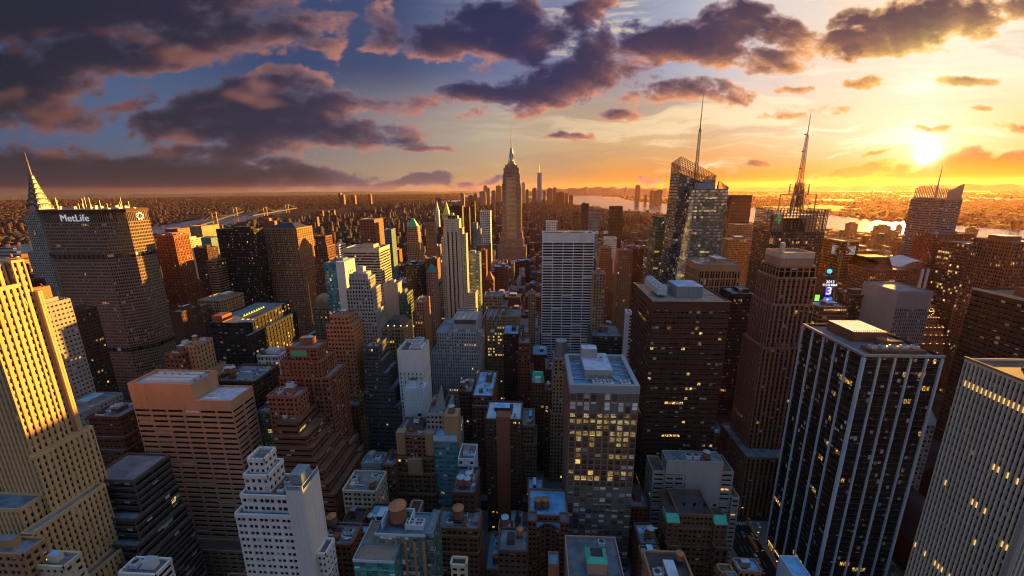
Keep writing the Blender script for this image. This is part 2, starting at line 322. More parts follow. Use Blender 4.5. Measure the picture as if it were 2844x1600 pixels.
glass('g_full', (.05, .045, .03), .05, .18, litcol=(1, .58, .14), power=.7, DIM=.34); glass('g_blue', (.05, .10, .15), .004, .008, .10, .6, .15, .25); glass('g_green', (.03, .10, .06), .012, .04, .10, .7, .2, .3)
glass('g_teal', (.05, .17, .18), .01, .02, .12, .6, .35, .2); glass('g_mirror', (.16, .17, .16), .02, .06, .08, .6, .2, .75); glass('g_bronze', (.05, .025, .012), .008, .03, .12, .6, .2, .3)
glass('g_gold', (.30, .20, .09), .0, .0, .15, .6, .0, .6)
roofmat('r_grey', (.16, .19, .23)); roofmat('r_pale', (.40, .49, .60), .35); roofmat('r_dark', (.045, .04, .042)); roofmat('r_blue', (.20, .46, .72), .4); roofmat('r_brown', (.15, .09, .065)); roofmat('r_tan', (.30, .22, .16))
plain('copper', (.03, .42, .24), .6); plain('greenroof', (.06, .22, .15), .6); metal('steel_bright', (.62, .62, .60), .32, .9); metal('steel_dull', (.30, .32, .34), .5, .6); metal('gilt', (.85, .55, .12), .3, .9)
plain('iron', (.03, .028, .028), .6); plain('unit', (.45, .50, .54), .5); plain('fan', (.03, .03, .03), .6); plain('tankwood', (.24, .10, .05), .8); plain('tankroof', (.40, .17, .075), .8); plain('tanktop', (.30, .42, .50), .6)
plain('white_paint', (.75, .75, .75), .5); plain('sign_white', (.85, .88, .95), .4, 0, .22); plain('sign_green', (.05, .35, .12), .4, 0, .25); plain('screen_blue', (.10, .10, .9), .4, 0, .9); plain('screen_white', (.9, .92, 1.0), .4, 0, .8); plain('screen_green', (.25, 1.0, .1), .4, 0, .9); plain('screen_cyan', (.05, .6, 1.0), .4, 0, .8)
plain('lamp_warm', (1.0, .50, .12), .4, 0, 1.6); plain('lamp_red', (1.0, .04, .02), .4, 0, 1.4); plain('lamp_row', (1.0, .55, .14), .4, 0, .7); plain('bark', (.05, .035, .025), .9)
plain('copper_light', (.07, .44, .29), .6); plain('ledge', (.30, .32, .34), .7)

# ---------------------------------------------------------------- mesh accumulator
class Acc:
    def __init__(s): s.v = []; s.f = []; s.uv = []
    def quad(s, a, b, c, d, uv=None):
        i = len(s.v); s.v += [a, b, c, d]; s.f.append((i, i + 1, i + 2, i + 3)); s.uv += list(uv) if uv else [(0, 0)] * 4
    def poly(s, pts, uv=None):
        i = len(s.v); s.v += list(pts); s.f.append(tuple(range(i, i + len(pts)))); s.uv += list(uv) if uv else [(0, 0)] * len(pts)
    def box(s, x0, x1, y0, y1, z0, z1, bottom=False, uvs=(0, 0)):
        a, b = uvs
        def U(w, h): return [(0, 0), (w / a, 0), (w / a, h / b), (0, h / b)] if a else None
        s.quad((x0, y0, z0), (x1, y0, z0), (x1, y0, z1), (x0, y0, z1), U(x1 - x0, z1 - z0))
        s.quad((x1, y0, z0), (x1, y1, z0), (x1, y1, z1), (x1, y0, z1), U(y1 - y0, z1 - z0))
        s.quad((x1, y1, z0), (x0, y1, z0), (x0, y1, z1), (x1, y1, z1), U(x1 - x0, z1 - z0))
        s.quad((x0, y1, z0), (x0, y0, z0), (x0, y0, z1), (x0, y1, z1), U(y1 - y0, z1 - z0))
        s.quad((x0, y0, z1), (x1, y0, z1), (x1, y1, z1), (x0, y1, z1))
        if bottom: s.quad((x0, y1, z0), (x1, y1, z0), (x1, y0, z0), (x0, y0, z0))
    def bar(s, p, q, r):
        p, q = Vector(p), Vector(q); d = (q - p)
        if d.length < 1e-6: return
        d.normalize(); a = d.cross(Vector((0, 0, 1)) if abs(d.z) < .9 else Vector((1, 0, 0))).normalized() * r; b = d.cross(a).normalized() * r
        P = [p + a + b, p - a + b, p - a - b, p + a - b]; Q = [q + a + b, q - a + b, q - a - b, q + a - b]
        for i in range(4): s.quad(tuple(P[i]), tuple(P[(i + 1) % 4]), tuple(Q[(i + 1) % 4]), tuple(Q[i]))
        s.quad(*[tuple(w) for w in Q]); s.quad(*[tuple(w) for w in P[::-1]])
    def cone(s, cx, cy, z0, z1, r0, r1, n=12, cap=True, y_sc=1.0, rot=0.0):
        pa = [(cx + r0 * math.cos(rot + 2 * math.pi * i / n), cy + y_sc * r0 * math.sin(rot + 2 * math.pi * i / n), z0) for i in range(n)]
        pb = [(cx + r1 * math.cos(rot + 2 * math.pi * i / n), cy + y_sc * r1 * math.sin(rot + 2 * math.pi * i / n), z1) for i in range(n)]
        for i in range(n):
            j = (i + 1) % n; s.quad(pa[i], pa[j], pb[j], pb[i])
        if cap and r1 > 1e-3: s.poly(pb)
    def prism(s, pts, z0, z1, top=True):
        n = len(pts)
        for i in range(n):
            a, b = pts[i], pts[(i + 1) % n]; s.quad((*a, z0), (*b, z0), (*b, z1), (*a, z1))
        if top: s.poly([(*p, z1) for p in pts])
    def hip(s, x0, x1, y0, y1, z0, z1, inx, iny):
        a = [(x0, y0, z0), (x1, y0, z0), (x1, y1, z0), (x0, y1, z0)]; b = [(x0 + inx, y0 + iny, z1), (x1 - inx, y0 + iny, z1), (x1 - inx, y1 - iny, z1), (x0 + inx, y1 - iny, z1)]
        for i in range(4): s.quad(a[i], a[(i + 1) % 4], b[(i + 1) % 4], b[i])
        s.quad(*b)
    def mesh(s, name, mat, off=(0, 0, 0)):
        me = bpy.data.meshes.new(name)
        v = np.array(s.v, np.float64).reshape(-1, 3) - np.array(off); me.from_pydata(v.tolist(), [], s.f)
        u = me.uv_layers.new(name='UVMap'); u.data.foreach_set('uv', np.array(s.uv, np.float32).ravel())
        me.materials.append(MATS[mat]); me.update(); return me

def link(name, me, parent=None, loc=(0, 0, 0)):
    o = bpy.data.objects.new(name, me); C.objects.link(o); o.location = loc
    if parent is not None: o.parent = parent
    return o
LABELS = {}
def tag(o, label, cat, group=None, kind=None):
    o['label'] = label
    if cat: o['category'] = cat
    if group: o['group'] = group
    if kind: o['kind'] = kind
    LABELS.setdefault(label, []).append(o.name)
def struct(name, acc, mat):
    o = link(name, acc.mesh(name, mat)); o['kind'] = 'structure'; return o

# ---------------------------------------------------------------- facades
class St:
    """look of a facade: wall and glass material, bay and storey size, share of a bay taken by the pier, share of a storey by the spandrel"""
    def __init__(s, wall='brown', glass='g_dark', bay=3.2, fl=3.7, pf=.45, sf=.5, d=.35, pier=True, vert=False, band=0.0, far=False, roof='r_grey', par=1.2, sp=None):
        s.__dict__.update(locals()); del s.__dict__['s']
    def but(s, **k):
        a = {n: getattr(s, n) for n in ('wall', 'glass', 'bay', 'fl', 'pf', 'sf', 'd', 'pier', 'vert', 'band', 'far', 'roof', 'par', 'sp')}; a.update(k); return St(**a)

class Bld:
    """one building: an empty at its foot, and one mesh per part"""
    def __init__(s, name, label, cat, loc, group=None):
        s.o = bpy.data.objects.new(name, None); C.objects.link(s.o); s.o.location = loc; s.loc = tuple(loc); s.parts = {}; s.kids = []
        s.o.empty_display_size = 5
        if label: tag(s.o, label, cat, group)
        s.rng = random.Random(name + str(label) + str(round(loc[0])))
    def P(s, name, mat, parent=None):
        k = (name, mat, parent)
        if k not in s.parts: s.parts[k] = Acc()
        return s.parts[k]
    def each(s, name, mat, parent=None):
        a = Acc(); s.kids.append((name, mat, parent, a)); return a
    def done(s):
        made = {}
        for (n, m, p), a in list(s.parts.items()):
            if not a.f or p: continue
            made.setdefault(n, link(n, a.mesh(n, m, s.loc), s.o)) if n not in made else link(n, a.mesh(n, m, s.loc), s.o)
        for (n, m, p, a) in s.kids:
            if a.f and not p: made[n] = link(n, a.mesh(n, m, s.loc), s.o)
            elif a.f: link(n, a.mesh(n, m, s.loc), made.get(p, s.o))
        for (n, m, p), a in s.parts.items():
            if a.f and p: link(n, a.mesh(n, m, s.loc), made.get(p, s.o))
        return s.o

def edge(b, p, q, z0, z1, st, detail=True, wpart='wall'):
    """facade along the plan edge p->q (outside on the right-hand side)"""
    px, py = p; qx, qy = q; L = math.hypot(qx - px, qy - py)
    if L < .3 or z1 - z0 < .3: return
    tx, ty = (qx - px) / L, (qy - py) / L; nx, ny = ty, -tx
    pt = lambda u, o, z: (px + tx * u + nx * o, py + ty * u + ny * o, z)
    nb = max(1, round(L / st.bay)); bw = L / nb
    zt = z1 - st.band; nf = max(1, round((zt - z0) / st.fl)); fh = (zt - z0) / nf
    ro = (int(px * 7.3 + py * 3.1) % 37) * 11; rv = (int(z0) % 19) * 3
    W = b.P(wpart, st.wall)
    if st.far or not detail:
        m = b.P(wpart, 'far_' + st.wall)
        m.quad(pt(0, 0, z0), pt(L, 0, z0), pt(L, 0, z1), pt(0, 0, z1), [(ro, rv), (ro + nb, rv), (ro + nb, rv + nf + st.band / fh), (ro, rv + nf + st.band / fh)] if detail else [(ro + .1, rv + .1)] * 4)
        return
    G = b.P('glazing', st.glass); d = st.d
    G.quad(pt(0, -d, z0), pt(L, -d, z0), pt(L, -d, zt), pt(0, -d, zt), [(ro, rv), (ro + nb, rv), (ro + nb, rv + nf), (ro, rv + nf)])
    if st.band > 0:
        W.quad(pt(0, .03, zt), pt(L, .03, zt), pt(L, .03, z1), pt(0, .03, z1)); W.quad(pt(0, -d, zt), pt(L, -d, zt), pt(L, .03, zt), pt(0, .03, zt))
    so = -d * .6 if st.vert else 0.0; hs = st.sf * fh; WS = b.P('spandrel', st.sp) if st.sp else W
    for i in range(nf + 1):
        za = z0 + i * fh - hs * .5; zb = min(za + hs, zt); za = max(za, z0)
        if zb - za < .05: continue
        WS.quad(pt(0, so, za), pt(L, so, za), pt(L, so, zb), pt(0, so, zb))
        if d - abs(so) > .12:
            WS.quad(pt(0, so, zb), pt(L, so, zb), pt(L, -d, zb), pt(0, -d, zb)); WS.quad(pt(0, -d, za), pt(L, -d, za), pt(L, so, za), pt(0, so, za))
    if st.wall in MASONRY and nf > 6 and st.pier and not st.vert:      # belt courses and sills
        for i in ((3, nf - 2) if nf < 14 else (3, nf // 2, nf - 3)):
            za = z0 + i * fh - .35
            W.quad(pt(0, .32, za), pt(L, .32, za), pt(L, .32, za + .6), pt(0, .32, za + .6)); W.quad(pt(0, .32, za + .6), pt(L, .32, za + .6), pt(L, -.1, za + .6), pt(0, -.1, za + .6)); W.quad(pt(0, -.1, za), pt(L, -.1, za), pt(L, .32, za), pt(0, .32, za))
    if st.pier:
        hw0 = st.pf * bw * .5; po = .06; grp = (1, 2, 2, 3)[int(abs(px) * 3 + abs(py)) % 4] if st.wall in MASONRY and nb > 5 else 1
        for i in range(nb + 1):
            hw = hw0 * (1.25 if grp > 1 else 1) if i % grp == 0 or i == nb else hw0 * .5
            ua = max(0, i * bw - hw); ub = min(L, i * bw + hw)
            W.quad(pt(ua, po, z0), pt(ub, po, z0), pt(ub, po, zt), pt(ua, po, zt))
            W.quad(pt(ua, -d, z0), pt(ua, po, z0), pt(ua, po, zt), pt(ua, -d, zt)); W.quad(pt(ub, po, z0), pt(ub, -d, z0), pt(ub, -d, zt), pt(ub, po, zt))
    else:
        for ua, ub in ((0, .5), (L - .5, L)): W.quad(pt(ua, .05, z0), pt(ub, .05, z0), pt(ub, .05, zt), pt(ua, .05, zt))

MASONRY = {'brown', 'redbrick', 'darkbrown', 'tan', 'rust', 'cream', 'white'}
def roof_cap(b, pts, z, st, roof=None, par=None):
    par = st.par if par is None else par
    b.each('roof', roof or st.roof).poly([(*p, z) for p in pts])
    if par <= 0: return
    W = b.P('wall', st.wall); n = len(pts); t = .45
    cx = sum(p[0] for p in pts) / n; cy = sum(p[1] for p in pts) / n
    def inn(i):
        a, o, c = pts[i - 1], pts[i], pts[(i + 1) % n]
        def nrm(p, q): L = math.hypot(q[0] - p[0], q[1] - p[1]); return ((q[1] - p[1]) / L, -(q[0] - p[0]) / L)
        n1, n2 = nrm(a, o), nrm(o, c); kk = 1 + n1[0] * n2[0] + n1[1] * n2[1]
        return (o[0] - t * (n1[0] + n2[0]) / kk, o[1] - t * (n1[1] + n2[1]) / kk)
    I = [inn(i) for i in range(n)]; zt = z + par; e = .08; cor = 5.5 if st.wall in MASONRY and not st.vert and par < 2 else 1.0
    for i in range(n):
        j = (i + 1) % n; a, c = pts[i], pts[j]; L = math.hypot(c[0] - a[0], c[1] - a[1]); nx, ny = (c[1] - a[1]) / L * e, -(c[0] - a[0]) / L * e
        nx, ny = nx * cor, ny * cor; A, B = (a[0] + nx, a[1] + ny), (c[0] + nx, c[1] + ny)
        W.quad((*A, z - .6), (*B, z - .6), (*B, zt), (*A, zt)); W.quad((*A, zt), (*B, zt), (*I[j], zt), (*I[i], zt)); W.quad((*I[j], z), (*I[i], z), (*I[i], zt), (*I[j], zt))

def rect(x0, x1, y0, y1): return [(x0, y0), (x1, y0), (x1, y1), (x0, y1)]
def tier(b, x0, x1, y0, y1, z0, z1, st, cap=True, sides='NEW', roof=None, par=None):
    pts = rect(x0, x1, y0, y1)
    for i, s in enumerate('NWSE'):
        edge(b, pts[i], pts[(i + 1) % 4], z0, z1, st, detail=s in sides) if s in sides else edge(b, pts[i], pts[(i + 1) % 4], z0, z1, st, detail=False)
    if cap: roof_cap(b, pts, z1, st, roof, par)

# ---------------------------------------------------------------- things found on roofs (parts of their building)
def _unit_mesh():
    a = Acc(); a.box(-1.5, 1.5, -1.5, 1.5, .3, 2.2)
    for x in (-1.3, 1.3):
        for y in (-1.3, 1.3): a.box(x - .15, x + .15, y - .15, y + .15, 0, .3)
    a.cone(0, 0, 2.2, 2.6, 1.25, 1.25, 14, False); return a.mesh('cooling_unit', 'unit')
def _fan_mesh():
    a = Acc(); a.cone(0, 0, 2.25, 2.35, 1.2, 1.2, 14)
    return a.mesh('fan', 'fan')
def _blade_mesh():
    a = Acc()
    for i in range(4):
        t = i * math.pi / 2; a.bar((.2 * math.cos(t), .2 * math.sin(t), 2.45), (1.15 * math.cos(t), 1.15 * math.sin(t), 2.45), .13)
    return a.mesh('fan_blades', 'unit')
def _tank_mesh():
    a = Acc(); a.cone(0, 0, 2.2, 5.6, 1.9, 1.8, 14, False); return a.mesh('water_tank', 'tankwood')
def _tank_top(mat):
    a = Acc(); a.cone(0, 0, 5.6, 6.7, 2.0, .05, 14); return a.mesh('tank_roof', mat)
def _tank_legs():
    a = Acc()
    for x in (-1.2, 1.2):
        for y in (-1.2, 1.2): a.bar((x, y, 0), (x, y, 2.2), .13)
    a.bar((-1.2, -1.2, .2), (1.2, -1.2, 2.0), .07); a.bar((1.2, -1.2, .2), (-1.2, -1.2, 2.0), .07); a.box(-1.9, 1.9, -1.9, 1.9, 2.05, 2.2, True); return a.mesh('tank_stand', 'iron')
UNIT, FANM, BLADE, TANK, TOPS, LEGS = _unit_mesh(), _fan_mesh(), _blade_mesh(), _tank_mesh(), [_tank_top('tankroof'), _tank_top('tanktop')], _tank_legs()
def put_unit(b, x, y, z, s=1.0):
    o = link('cooling_unit', UNIT, b.o, (x - b.loc[0], y - b.loc[1], z - b.loc[2])); o.scale = (s, s, s)
    link('fan', FANM, o); 
    if s > 1.3: link('fan_blades', BLADE, o)
def put_tank(b, x, y, z, s=1.0, top=0):
    o = link('water_tank', TANK, b.o, (x - b.loc[0], y - b.loc[1], z - b.loc[2])); o.scale = (s, s, s)
    link('tank_roof', TOPS[top], o); link('tank_stand', LEGS, o)
def clutter(b, x0, x1, y0, y1, z, st, rng, lvl=2, tank=None, ph=True):
    w, d = x1 - x0, y1 - y0
    if w < 5 or d < 5: return
    used = None
    if ph:
        pw, pd = w * rng.uniform(.25, .5), d * rng.uniform(.3, .55); px = x0 + rng.uniform(.12, .88 - pw / w) * w; py = y0 + rng.uniform(.25, max(.26, .9 - pd / d)) * d; hh = rng.uniform(2.8, 5.5)
        A = b.P('penthouse', st.wall if not st.far else 'far_' + st.wall)
        for i, (p, q) in enumerate(zip(rect(px, px + pw, py, py + pd), rect(px, px + pw, py, py + pd)[1:] + [(px, py)])): A.quad((*p, z), (*q, z), (*q, z + hh), (*p, z + hh), [(.1, .1)] * 4)
        b.P('penthouse_roof', rng.choice(['r_grey', 'r_pale', 'r_dark', 'r_blue']), 'penthouse').quad((px, py, z + hh), (px + pw, py, z + hh), (px + pw, py + pd, z + hh), (px, py + pd, z + hh))
        used = (px, px + pw, py, py + pd, hh)
        if lvl >= 2 and rng.random() < .5 and pw > 5 and pd > 5: put_unit(b, px + pw * .5, py + pd * .5, z + hh, min(1.2, pw / 5))
    if lvl >= 1:
        for _ in range(rng.randint(1, 4) if lvl >= 2 else 1):
            for _t in range(6):
                x, y = rng.uniform(x0 + 2, x1 - 2), rng.uniform(y0 + 2, y1 - 2); s = rng.uniform(.6, 1.25)
                if used and used[0] - 2.3 < x < used[1] + 2.3 and used[2] - 2.3 < y < used[3] + 2.3: continue
                put_unit(b, x, y, z, s); break
    if lvl >= 2:
        for _ in range(rng.randint(5, 11)):
            x, y = rng.uniform(x0 + 1, x1 - 2.4), rng.uniform(y0 + 1, y1 - 2.4); s_ = rng.uniform(.4, 1.3)
            if not (used and used[0] - 1.6 < x < used[1] + .4 and used[2] - 1.6 < y < used[3] + .4): b.each('roof_vent', rng.choice(['unit', 'steel_dull', 'tankwood'])).box(x, x + s_, y, y + s_ * rng.uniform(.7, 1.3), z, z + rng.uniform(.4, 1.6))
        for _ in range(rng.randint(1, 3)):
            x, y, w_, d_ = rng.uniform(x0 + .5, x1 - 4), rng.uniform(y0 + .5, y1 - 4), rng.uniform(2.5, 7), rng.uniform(2.5, 7)
            b.each('tar_patch', rng.choice(['r_dark', 'r_pale', 'r_brown', 'r_blue'])).box(x, min(x + w_, x1), y, min(y + d_, y1), z, z + .03 + .02 * _)
        RL = b.P('railing', 'steel_dull')
        for _ in range(rng.randint(1, 2)):
            y = rng.choice((y0 + .4, y1 - .4)); RL.bar((x0 + .3, y, z + 2.2), (x1 - .3, y, z + 2.2), .06)
            for i in range(int((x1 - x0) / 2.5) + 1): RL.bar((x0 + .3 + i * 2.5, y, z), (x0 + .3 + i * 2.5, y, z + 2.2), .05)
        if rng.random() < .4: x, y = rng.uniform(x0 + 1, x1 - 1), rng.uniform(y0 + 1, y1 - 1); b.each('antenna', 'steel_dull').bar((x, y, z), (x, y, z + rng.uniform(4, 9)), .07)
        D = b.P('vent_duct', 'unit')
        for _ in range(rng.randint(2, 4)):
            x, y = rng.uniform(x0 + 1.5, x1 - 4), rng.uniform(y0 + 1.5, y1 - 2.5); l = rng.uniform(2, min(8, w * .4))
            if used and used[0] - 1 < x + l and x < used[1] + 1 and used[2] - 1 < y < used[3] + 1: continue
            D.box(x, min(x + l, x1 - 1), y, y + .7, z + .35, z + 1.05, True)
            D.box(x, x + .7, y - .02, y + .72, z + .02, z + 1.9)
        B = b.P('bulkhead', st.wall if not st.far else 'far_' + st.wall); x, y = rng.uniform(x0 + 1, x1 - 4.5), y0 + d * .12
        if not used or not (used[0] - 4 < x < used[1] + 1 and used[2] - 4 < y): B.box(x, x + 3, y, y + 3.2, z, z + 2.6)
    if tank or (tank is None and rng.random() < .35):
        for _t in range(8):
            x, y = rng.uniform(x0 + 2.5, x1 - 2.5), rng.uniform(y0 + 2.5, y1 - 2.5)
            if used and used[0] - 2.5 < x < used[1] + 2.5 and used[2] - 2.5 < y < used[3] + 2.5: continue
            put_tank(b, x, y, z, rng.uniform(.85, 1.15), rng.randint(0, 1)); break
def text(b, s, loc, size, mat, rx=90, rz=0, name='lettering', ext=.15):
    cu = bpy.data.curves.new(name, 'FONT'); cu.body = s; cu.size = size; cu.extrude = ext; cu.space_character = 1.06; cu.align_x = 'CENTER'; cu.align_y = 'CENTER'
    t = bpy.data.objects.new('t', cu); C.objects.link(t); bpy.context.view_layer.update()
    me = bpy.data.meshes.new_from_object(t.evaluated_get(bpy.context.evaluated_depsgraph_get())); bpy.data.objects.remove(t); me.materials.clear(); me.materials.append(MATS[mat])
    o = link(name, me, b.o, tuple(loc[i] - b.loc[i] for i in range(3))); o.rotation_euler = (R(rx), 0, R(rz)); return o

# ---------------------------------------------------------------- buildings measured off the photograph
FOOT = []; VIS = [(384, 470, 596, 1600), (470, 560, 588, 1700), (560, 655, 576, 1800), (-40, 60, 700, 1300), (1430, 1540, 530, 4500), (1540, 1690, 540, 3600), (1890, 1935, 560, 2600), (2070, 2180, 584, 1900), (2180, 2285, 592, 1700), (2405, 2540, 625, 1300)]; DONE = []
def foot(x0, x1, y0, y1, z=90): FOOT.append((x0, x1, y0, y1, z))
def vis(xl, xr, yb, Y): VIS.append((min(xl, xr), max(xl, xr), yb, Y))
S = dict(
    brick=St('brown', 'g_dark', 3.0, 3.5, .42, .42), red=St('redbrick', 'g_dark', 3.0, 3.4, .45, .42), dbrick=St('darkbrown', 'g_dark', 3.0, 3.5, .42, .42), tan=St('tan', 'g_dark', 3.0, 3.6, .45, .40), lime=St('lime', 'g_dark', 2.9, 3.7, .5, .42, vert=True),
    grey=St('grey', 'g_dark', 3.0, 3.7, .42, .42), white=St('white', 'g_dark', 3.2, 3.7, .48, .42), black=St('black', 'g_dark', 1.8, 3.9, .25, .35, .15), bands=St('brown', 'g_dark', 4.5, 3.8, .1, .5, pier=False), blackband=St('darkgrey', 'g_dark', 3, 3.8, .2, .3, .25, pier=False),
    conc=St('concrete', 'g_dark', 3.0, 3.8, .42, .42), glassb=St('steel', 'g_blue', 2.0, 3.8, .08, .12, .1), glassg=St('olive', 'g_green', 1.8, 3.8, .1, .3, .12), teal=St('teal', 'g_teal', 2.2, 3.7, .1, .35, .12), orange=St('orange', 'g_dark', 3, 3.6, .5, .45, vert=True),
    pink=St('pink', 'g_dark', 3.2, 3.8, .45, .5), rust=St('rust', 'g_bronze', 2.6, 3.7, .45, .4, vert=True), cream=St('cream', 'g_dark', 3, 3.7, .5, .5), dark=St('darkbrown', 'g_dark', 2.2, 3.8, .35, .4, .3, vert=True), busy=St('tan', 'g_full', 3.0, 3.7, .45, .45))
def steps_build(b, x0, x1, y0, y1, z1, st, steps, sides='NEW', roof=None, yB=None):
    """tiers from the top down; a step is (metres below the top, wider left, wider right, further forward, further back)"""
    zs = [z1 - s[0] for s in steps] + [0.0]; cur = (x0, x1, y0, y1); top = z1
    ext = (x0, x1, y0, y1)
    for i, z in enumerate(zs):
        tier(b, *cur, max(z, 0), top, st, sides=sides, roof=roof)
        if i < len(steps):
            s = steps[i]; cur = (x0 - s[1], x1 + s[2], y0 - s[3], y1 + s[4]); top = z
            ext = (min(ext[0], cur[0]), max(ext[1], cur[1]), min(ext[2], cur[2]), max(ext[3], cur[3]))
    return ext
def h(name, label, xl, xr, yt, yb, Y, D=None, st='brick', back=None, steps=(), cat='building', lvl=None, tanks=(), sides=None, ph=True, fin=True, xs=None, group=None, roof=None, **kw):
    s = S[st] if isinstance(st, str) else st
    if kw: s = s.but(**kw)
    if Y > 720 and not s.far: s = s.but(far=True)
    p, q = at_y(xl, yt, Y), at_y(xr, yt, Y); x0, x1, z1 = p.x, q.x, (p.z + q.z) / 2
    if back is not None: D = at_z((xl + xr) / 2, back, z1).y - Y
    D = D or (x1 - x0) * .9
    if xs: # the visible side wall ends at this x on the photograph
        pass
    b = Bld(name, label, cat, ((x0 + x1) / 2, Y + D / 2, 0), group)
    sd = sides or ('NW' if (x0 + x1) / 2 < 0 else 'NE')
    e = steps_build(b, x0, x1, Y, Y + D, z1, s, steps, sd, roof)
    lvl = (2 if Y < 330 else 1 if Y < 760 else 0) if lvl is None else lvl
    if lvl > 0: clutter(b, x0 + .8, x1 - .8, Y + .8, Y + D - .8, z1, s, b.rng, lvl, tank=False if tanks else None, ph=ph and not tanks)
    if -215 < x1 < -180 and Y < 480:      # lit shop fronts along the avenue
        yy_ = Y + 1.5
        while yy_ < e[3] - 5:
            if b.rng.random() < .5: b.each('shop_front', 'lamp_row').box(e[1] + .02, e[1] + .12, yy_, yy_ + 3.2, .6, 3.2)
            yy_ += 4.4
    for (tx, ty, ts, tp) in tanks:
        w = at_z(tx, ty, z1); put_tank(b, min(max(w.x, x0 + 2), x1 - 2), min(max(w.y, Y + 2.2), Y + D - 2.2), z1, ts, tp)
    foot(*e, z1); pr = [proj((x, y, z1)) for x in (e[0], e[1]) for y in (e[2], e[3])]
    vis(min(xl, *[w[0] for w in pr]), max(xr, *[w[0] for w in pr]), yb, Y)
    b.dim = (x0, x1, Y, Y + D, z1); b.st = s
    DONE.append((b.o, (min(w[0] for w in pr) + max(w[0] for w in pr)) / 2, yt, Y))
    if fin: b.done()
    return b
def pyramid(b, mat, dz, inset=0.0, x0=None, flat=0.0, name='pyramid_roof'):
    X0, X1, Y0, Y1, Z = b.dim; a = b.P(name, mat); e = inset
    a.hip(X0 + e, X1 - e, Y0 + e, Y1 - e, Z + .3, Z + dz, (X1 - X0) / 2 - e - flat, (Y1 - Y0) / 2 - e - flat)

# -- left side
h('stone_building', 'tan stone building with two lit windows in the bottom corner below the golden tower', -60, 58, 1396, 1449, 125, 8, 'tan', lvl=1)
h('stone_building', 'low yellowish building with a grey bulkhead, next to the corner building with lit windows', 78, 160, 1428, 1449, 128, 7, 'cream', lvl=1)
h('concrete_building', 'small white building with slanted parapets at the foot of the pink granite slab', 300, 392, 1447, 1449, 142, back=1405, st='white', bay=9, pf=.2)
b = h('terraced_tower', 'black glass tower stepping down in terraces between golden tower and pink slab', 222, 335, 1211, 1449, 172, 22, 'blackband', steps=((20, 5, 1, 5, 0), (33, 8, 3, 9, 0), (42, 10, 5, 12, 0), (60, 12, 6, 15, 0)), cat='office tower', wall='darkgrey', roof='r_grey', lvl=0)
h('terraced_building', 'dark stone building with flat ledges behind the black terraced tower', 222, 300, 1052, 1165, 232, 22, 'dbrick', steps=((14, 2, 3, 3, 0), (22, 4, 5, 6, 0)), sf=.7)
h('stone_building', 'grey stone building with green windows and rooftop chillers left of the pink slab', 142, 207, 1040, 1090, 250, 30, 'grey', glass='g_teal')
h('slender_tower', 'slender grey stone tower with lit windows between the golden tower and the octagonal slab', 70, 100, 772, 985, 262, 20, 'grey', sf=.6, glass='g_busy', cat='office tower')
h('office_block', 'cream office block whose blank side glows orange, left of the octagonal slab', 66, 80, 730, 800, 372, 16, 'orange', band=14)
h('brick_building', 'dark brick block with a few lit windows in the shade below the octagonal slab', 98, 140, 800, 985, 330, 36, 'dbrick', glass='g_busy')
h('office_block', 'brown horizontally banded block by the eastern river at the left edge', 4, 25, 652, 700, 560, 40, 'bands')
h('brick_building', 'reddish brick block in the sun beyond the golden tower', 42, 62, 712, 790, 430, 20, 'red')
h('striped_tower', 'brown tower with fine vertical stripes close to the right of the octagonal slab', 388, 436, 594, 780, 540, 26, 'rust', cat='office tower', steps=((70, 0, 4, 2, 3),))
h('apartment_tower', 'orange apartment tower beside the eastern river, above the striped brown tower', 414, 438, 577, 600, 1000, 50, 'rust', cat='apartment tower')
h('apartment_tower', 'pale sunlit apartment slab by the river left of the black tower', 476, 506, 570, 600, 1000, 60, 'tan', cat='apartment tower')
h('office_block', 'yellow sunlit office block with a shaded lower half, right of the striped brown tower', 438, 458, 606, 690, 700, 42, 'cream')
h('glass_building', 'small blue green glass block left of the black tower', 488, 530, 600, 632, 790, 30, 'teal')
h('apartment_block', 'dark apartment block with balconies left of the black tower', 487, 520, 626, 690, 640, 24, 'dbrick')
h('office_block', 'narrow banded block with a gold side directly left of the black tower', 520, 541, 657, 725, 540, 22, 'tan', pier=False, sf=.45)
h('black_tower', 'plain black slab tower with scattered lit windows', 543, 637, 578, 735, 560, 22, 'black', cat='office tower')
h('stone_building', 'classical stone block with an arcaded top storey below the black tower', 498, 560, 757, 860, 430, 34, 'brick', wall='tan')
h('stone_building', 'plain stone block left of the arcaded stone block', 460, 497, 787, 860, 410, 30, 'brick')
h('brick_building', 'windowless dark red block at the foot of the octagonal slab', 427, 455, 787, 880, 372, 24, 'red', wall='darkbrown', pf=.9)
b = h('dark_office_block', 'wide black office block with a green glass roof structure and rows of lit windows', 515, 612, 815, 925, 330, 70, 'dark', steps=((11, 2, 6, 3, 0),), glass='g_busy', lvl=0, fin=False, wall='black', d=.5, bay=5)
X0, X1, Y0, Y1, Z = b.dim; A = b.P('glass_roof', 'greenroof')
for i in range(9):
    y = Y0 + 12 + i * 3.4; A.hip(X0 + 22, X1 - 8, y, y + 3.2, Z + 3, Z + 5, .5, 1.4)
b.P('penthouse', 'rust').box(X0 + 4, X0 + 14, Y0 + 4, Y0 + 16, Z, Z + 6)
for i in range(3): put_unit(b, X0 + 30 + i * 5, Y0 + 6, Z, 1.2)
b.done()
h('brick_tower', 'orange brick tower with a blank side wall rising behind the pink slab', 465, 493, 872, 935, 272, 16, 'tan', tanks=((482, 862, 1.0, 1),), pf=.6)
h('stone_building', 'old stone building with a dormer roof beside the orange brick tower', 413, 456, 893, 945, 266, 22, 'brick')
h('brick_building', 'flat brown roof with two grey water tanks behind the pink slab', 543, 640, 962, 1005, 252, 28, 'dbrick', tanks=((570, 945, 1.2, 1), (588, 945, 1.2, 1)))
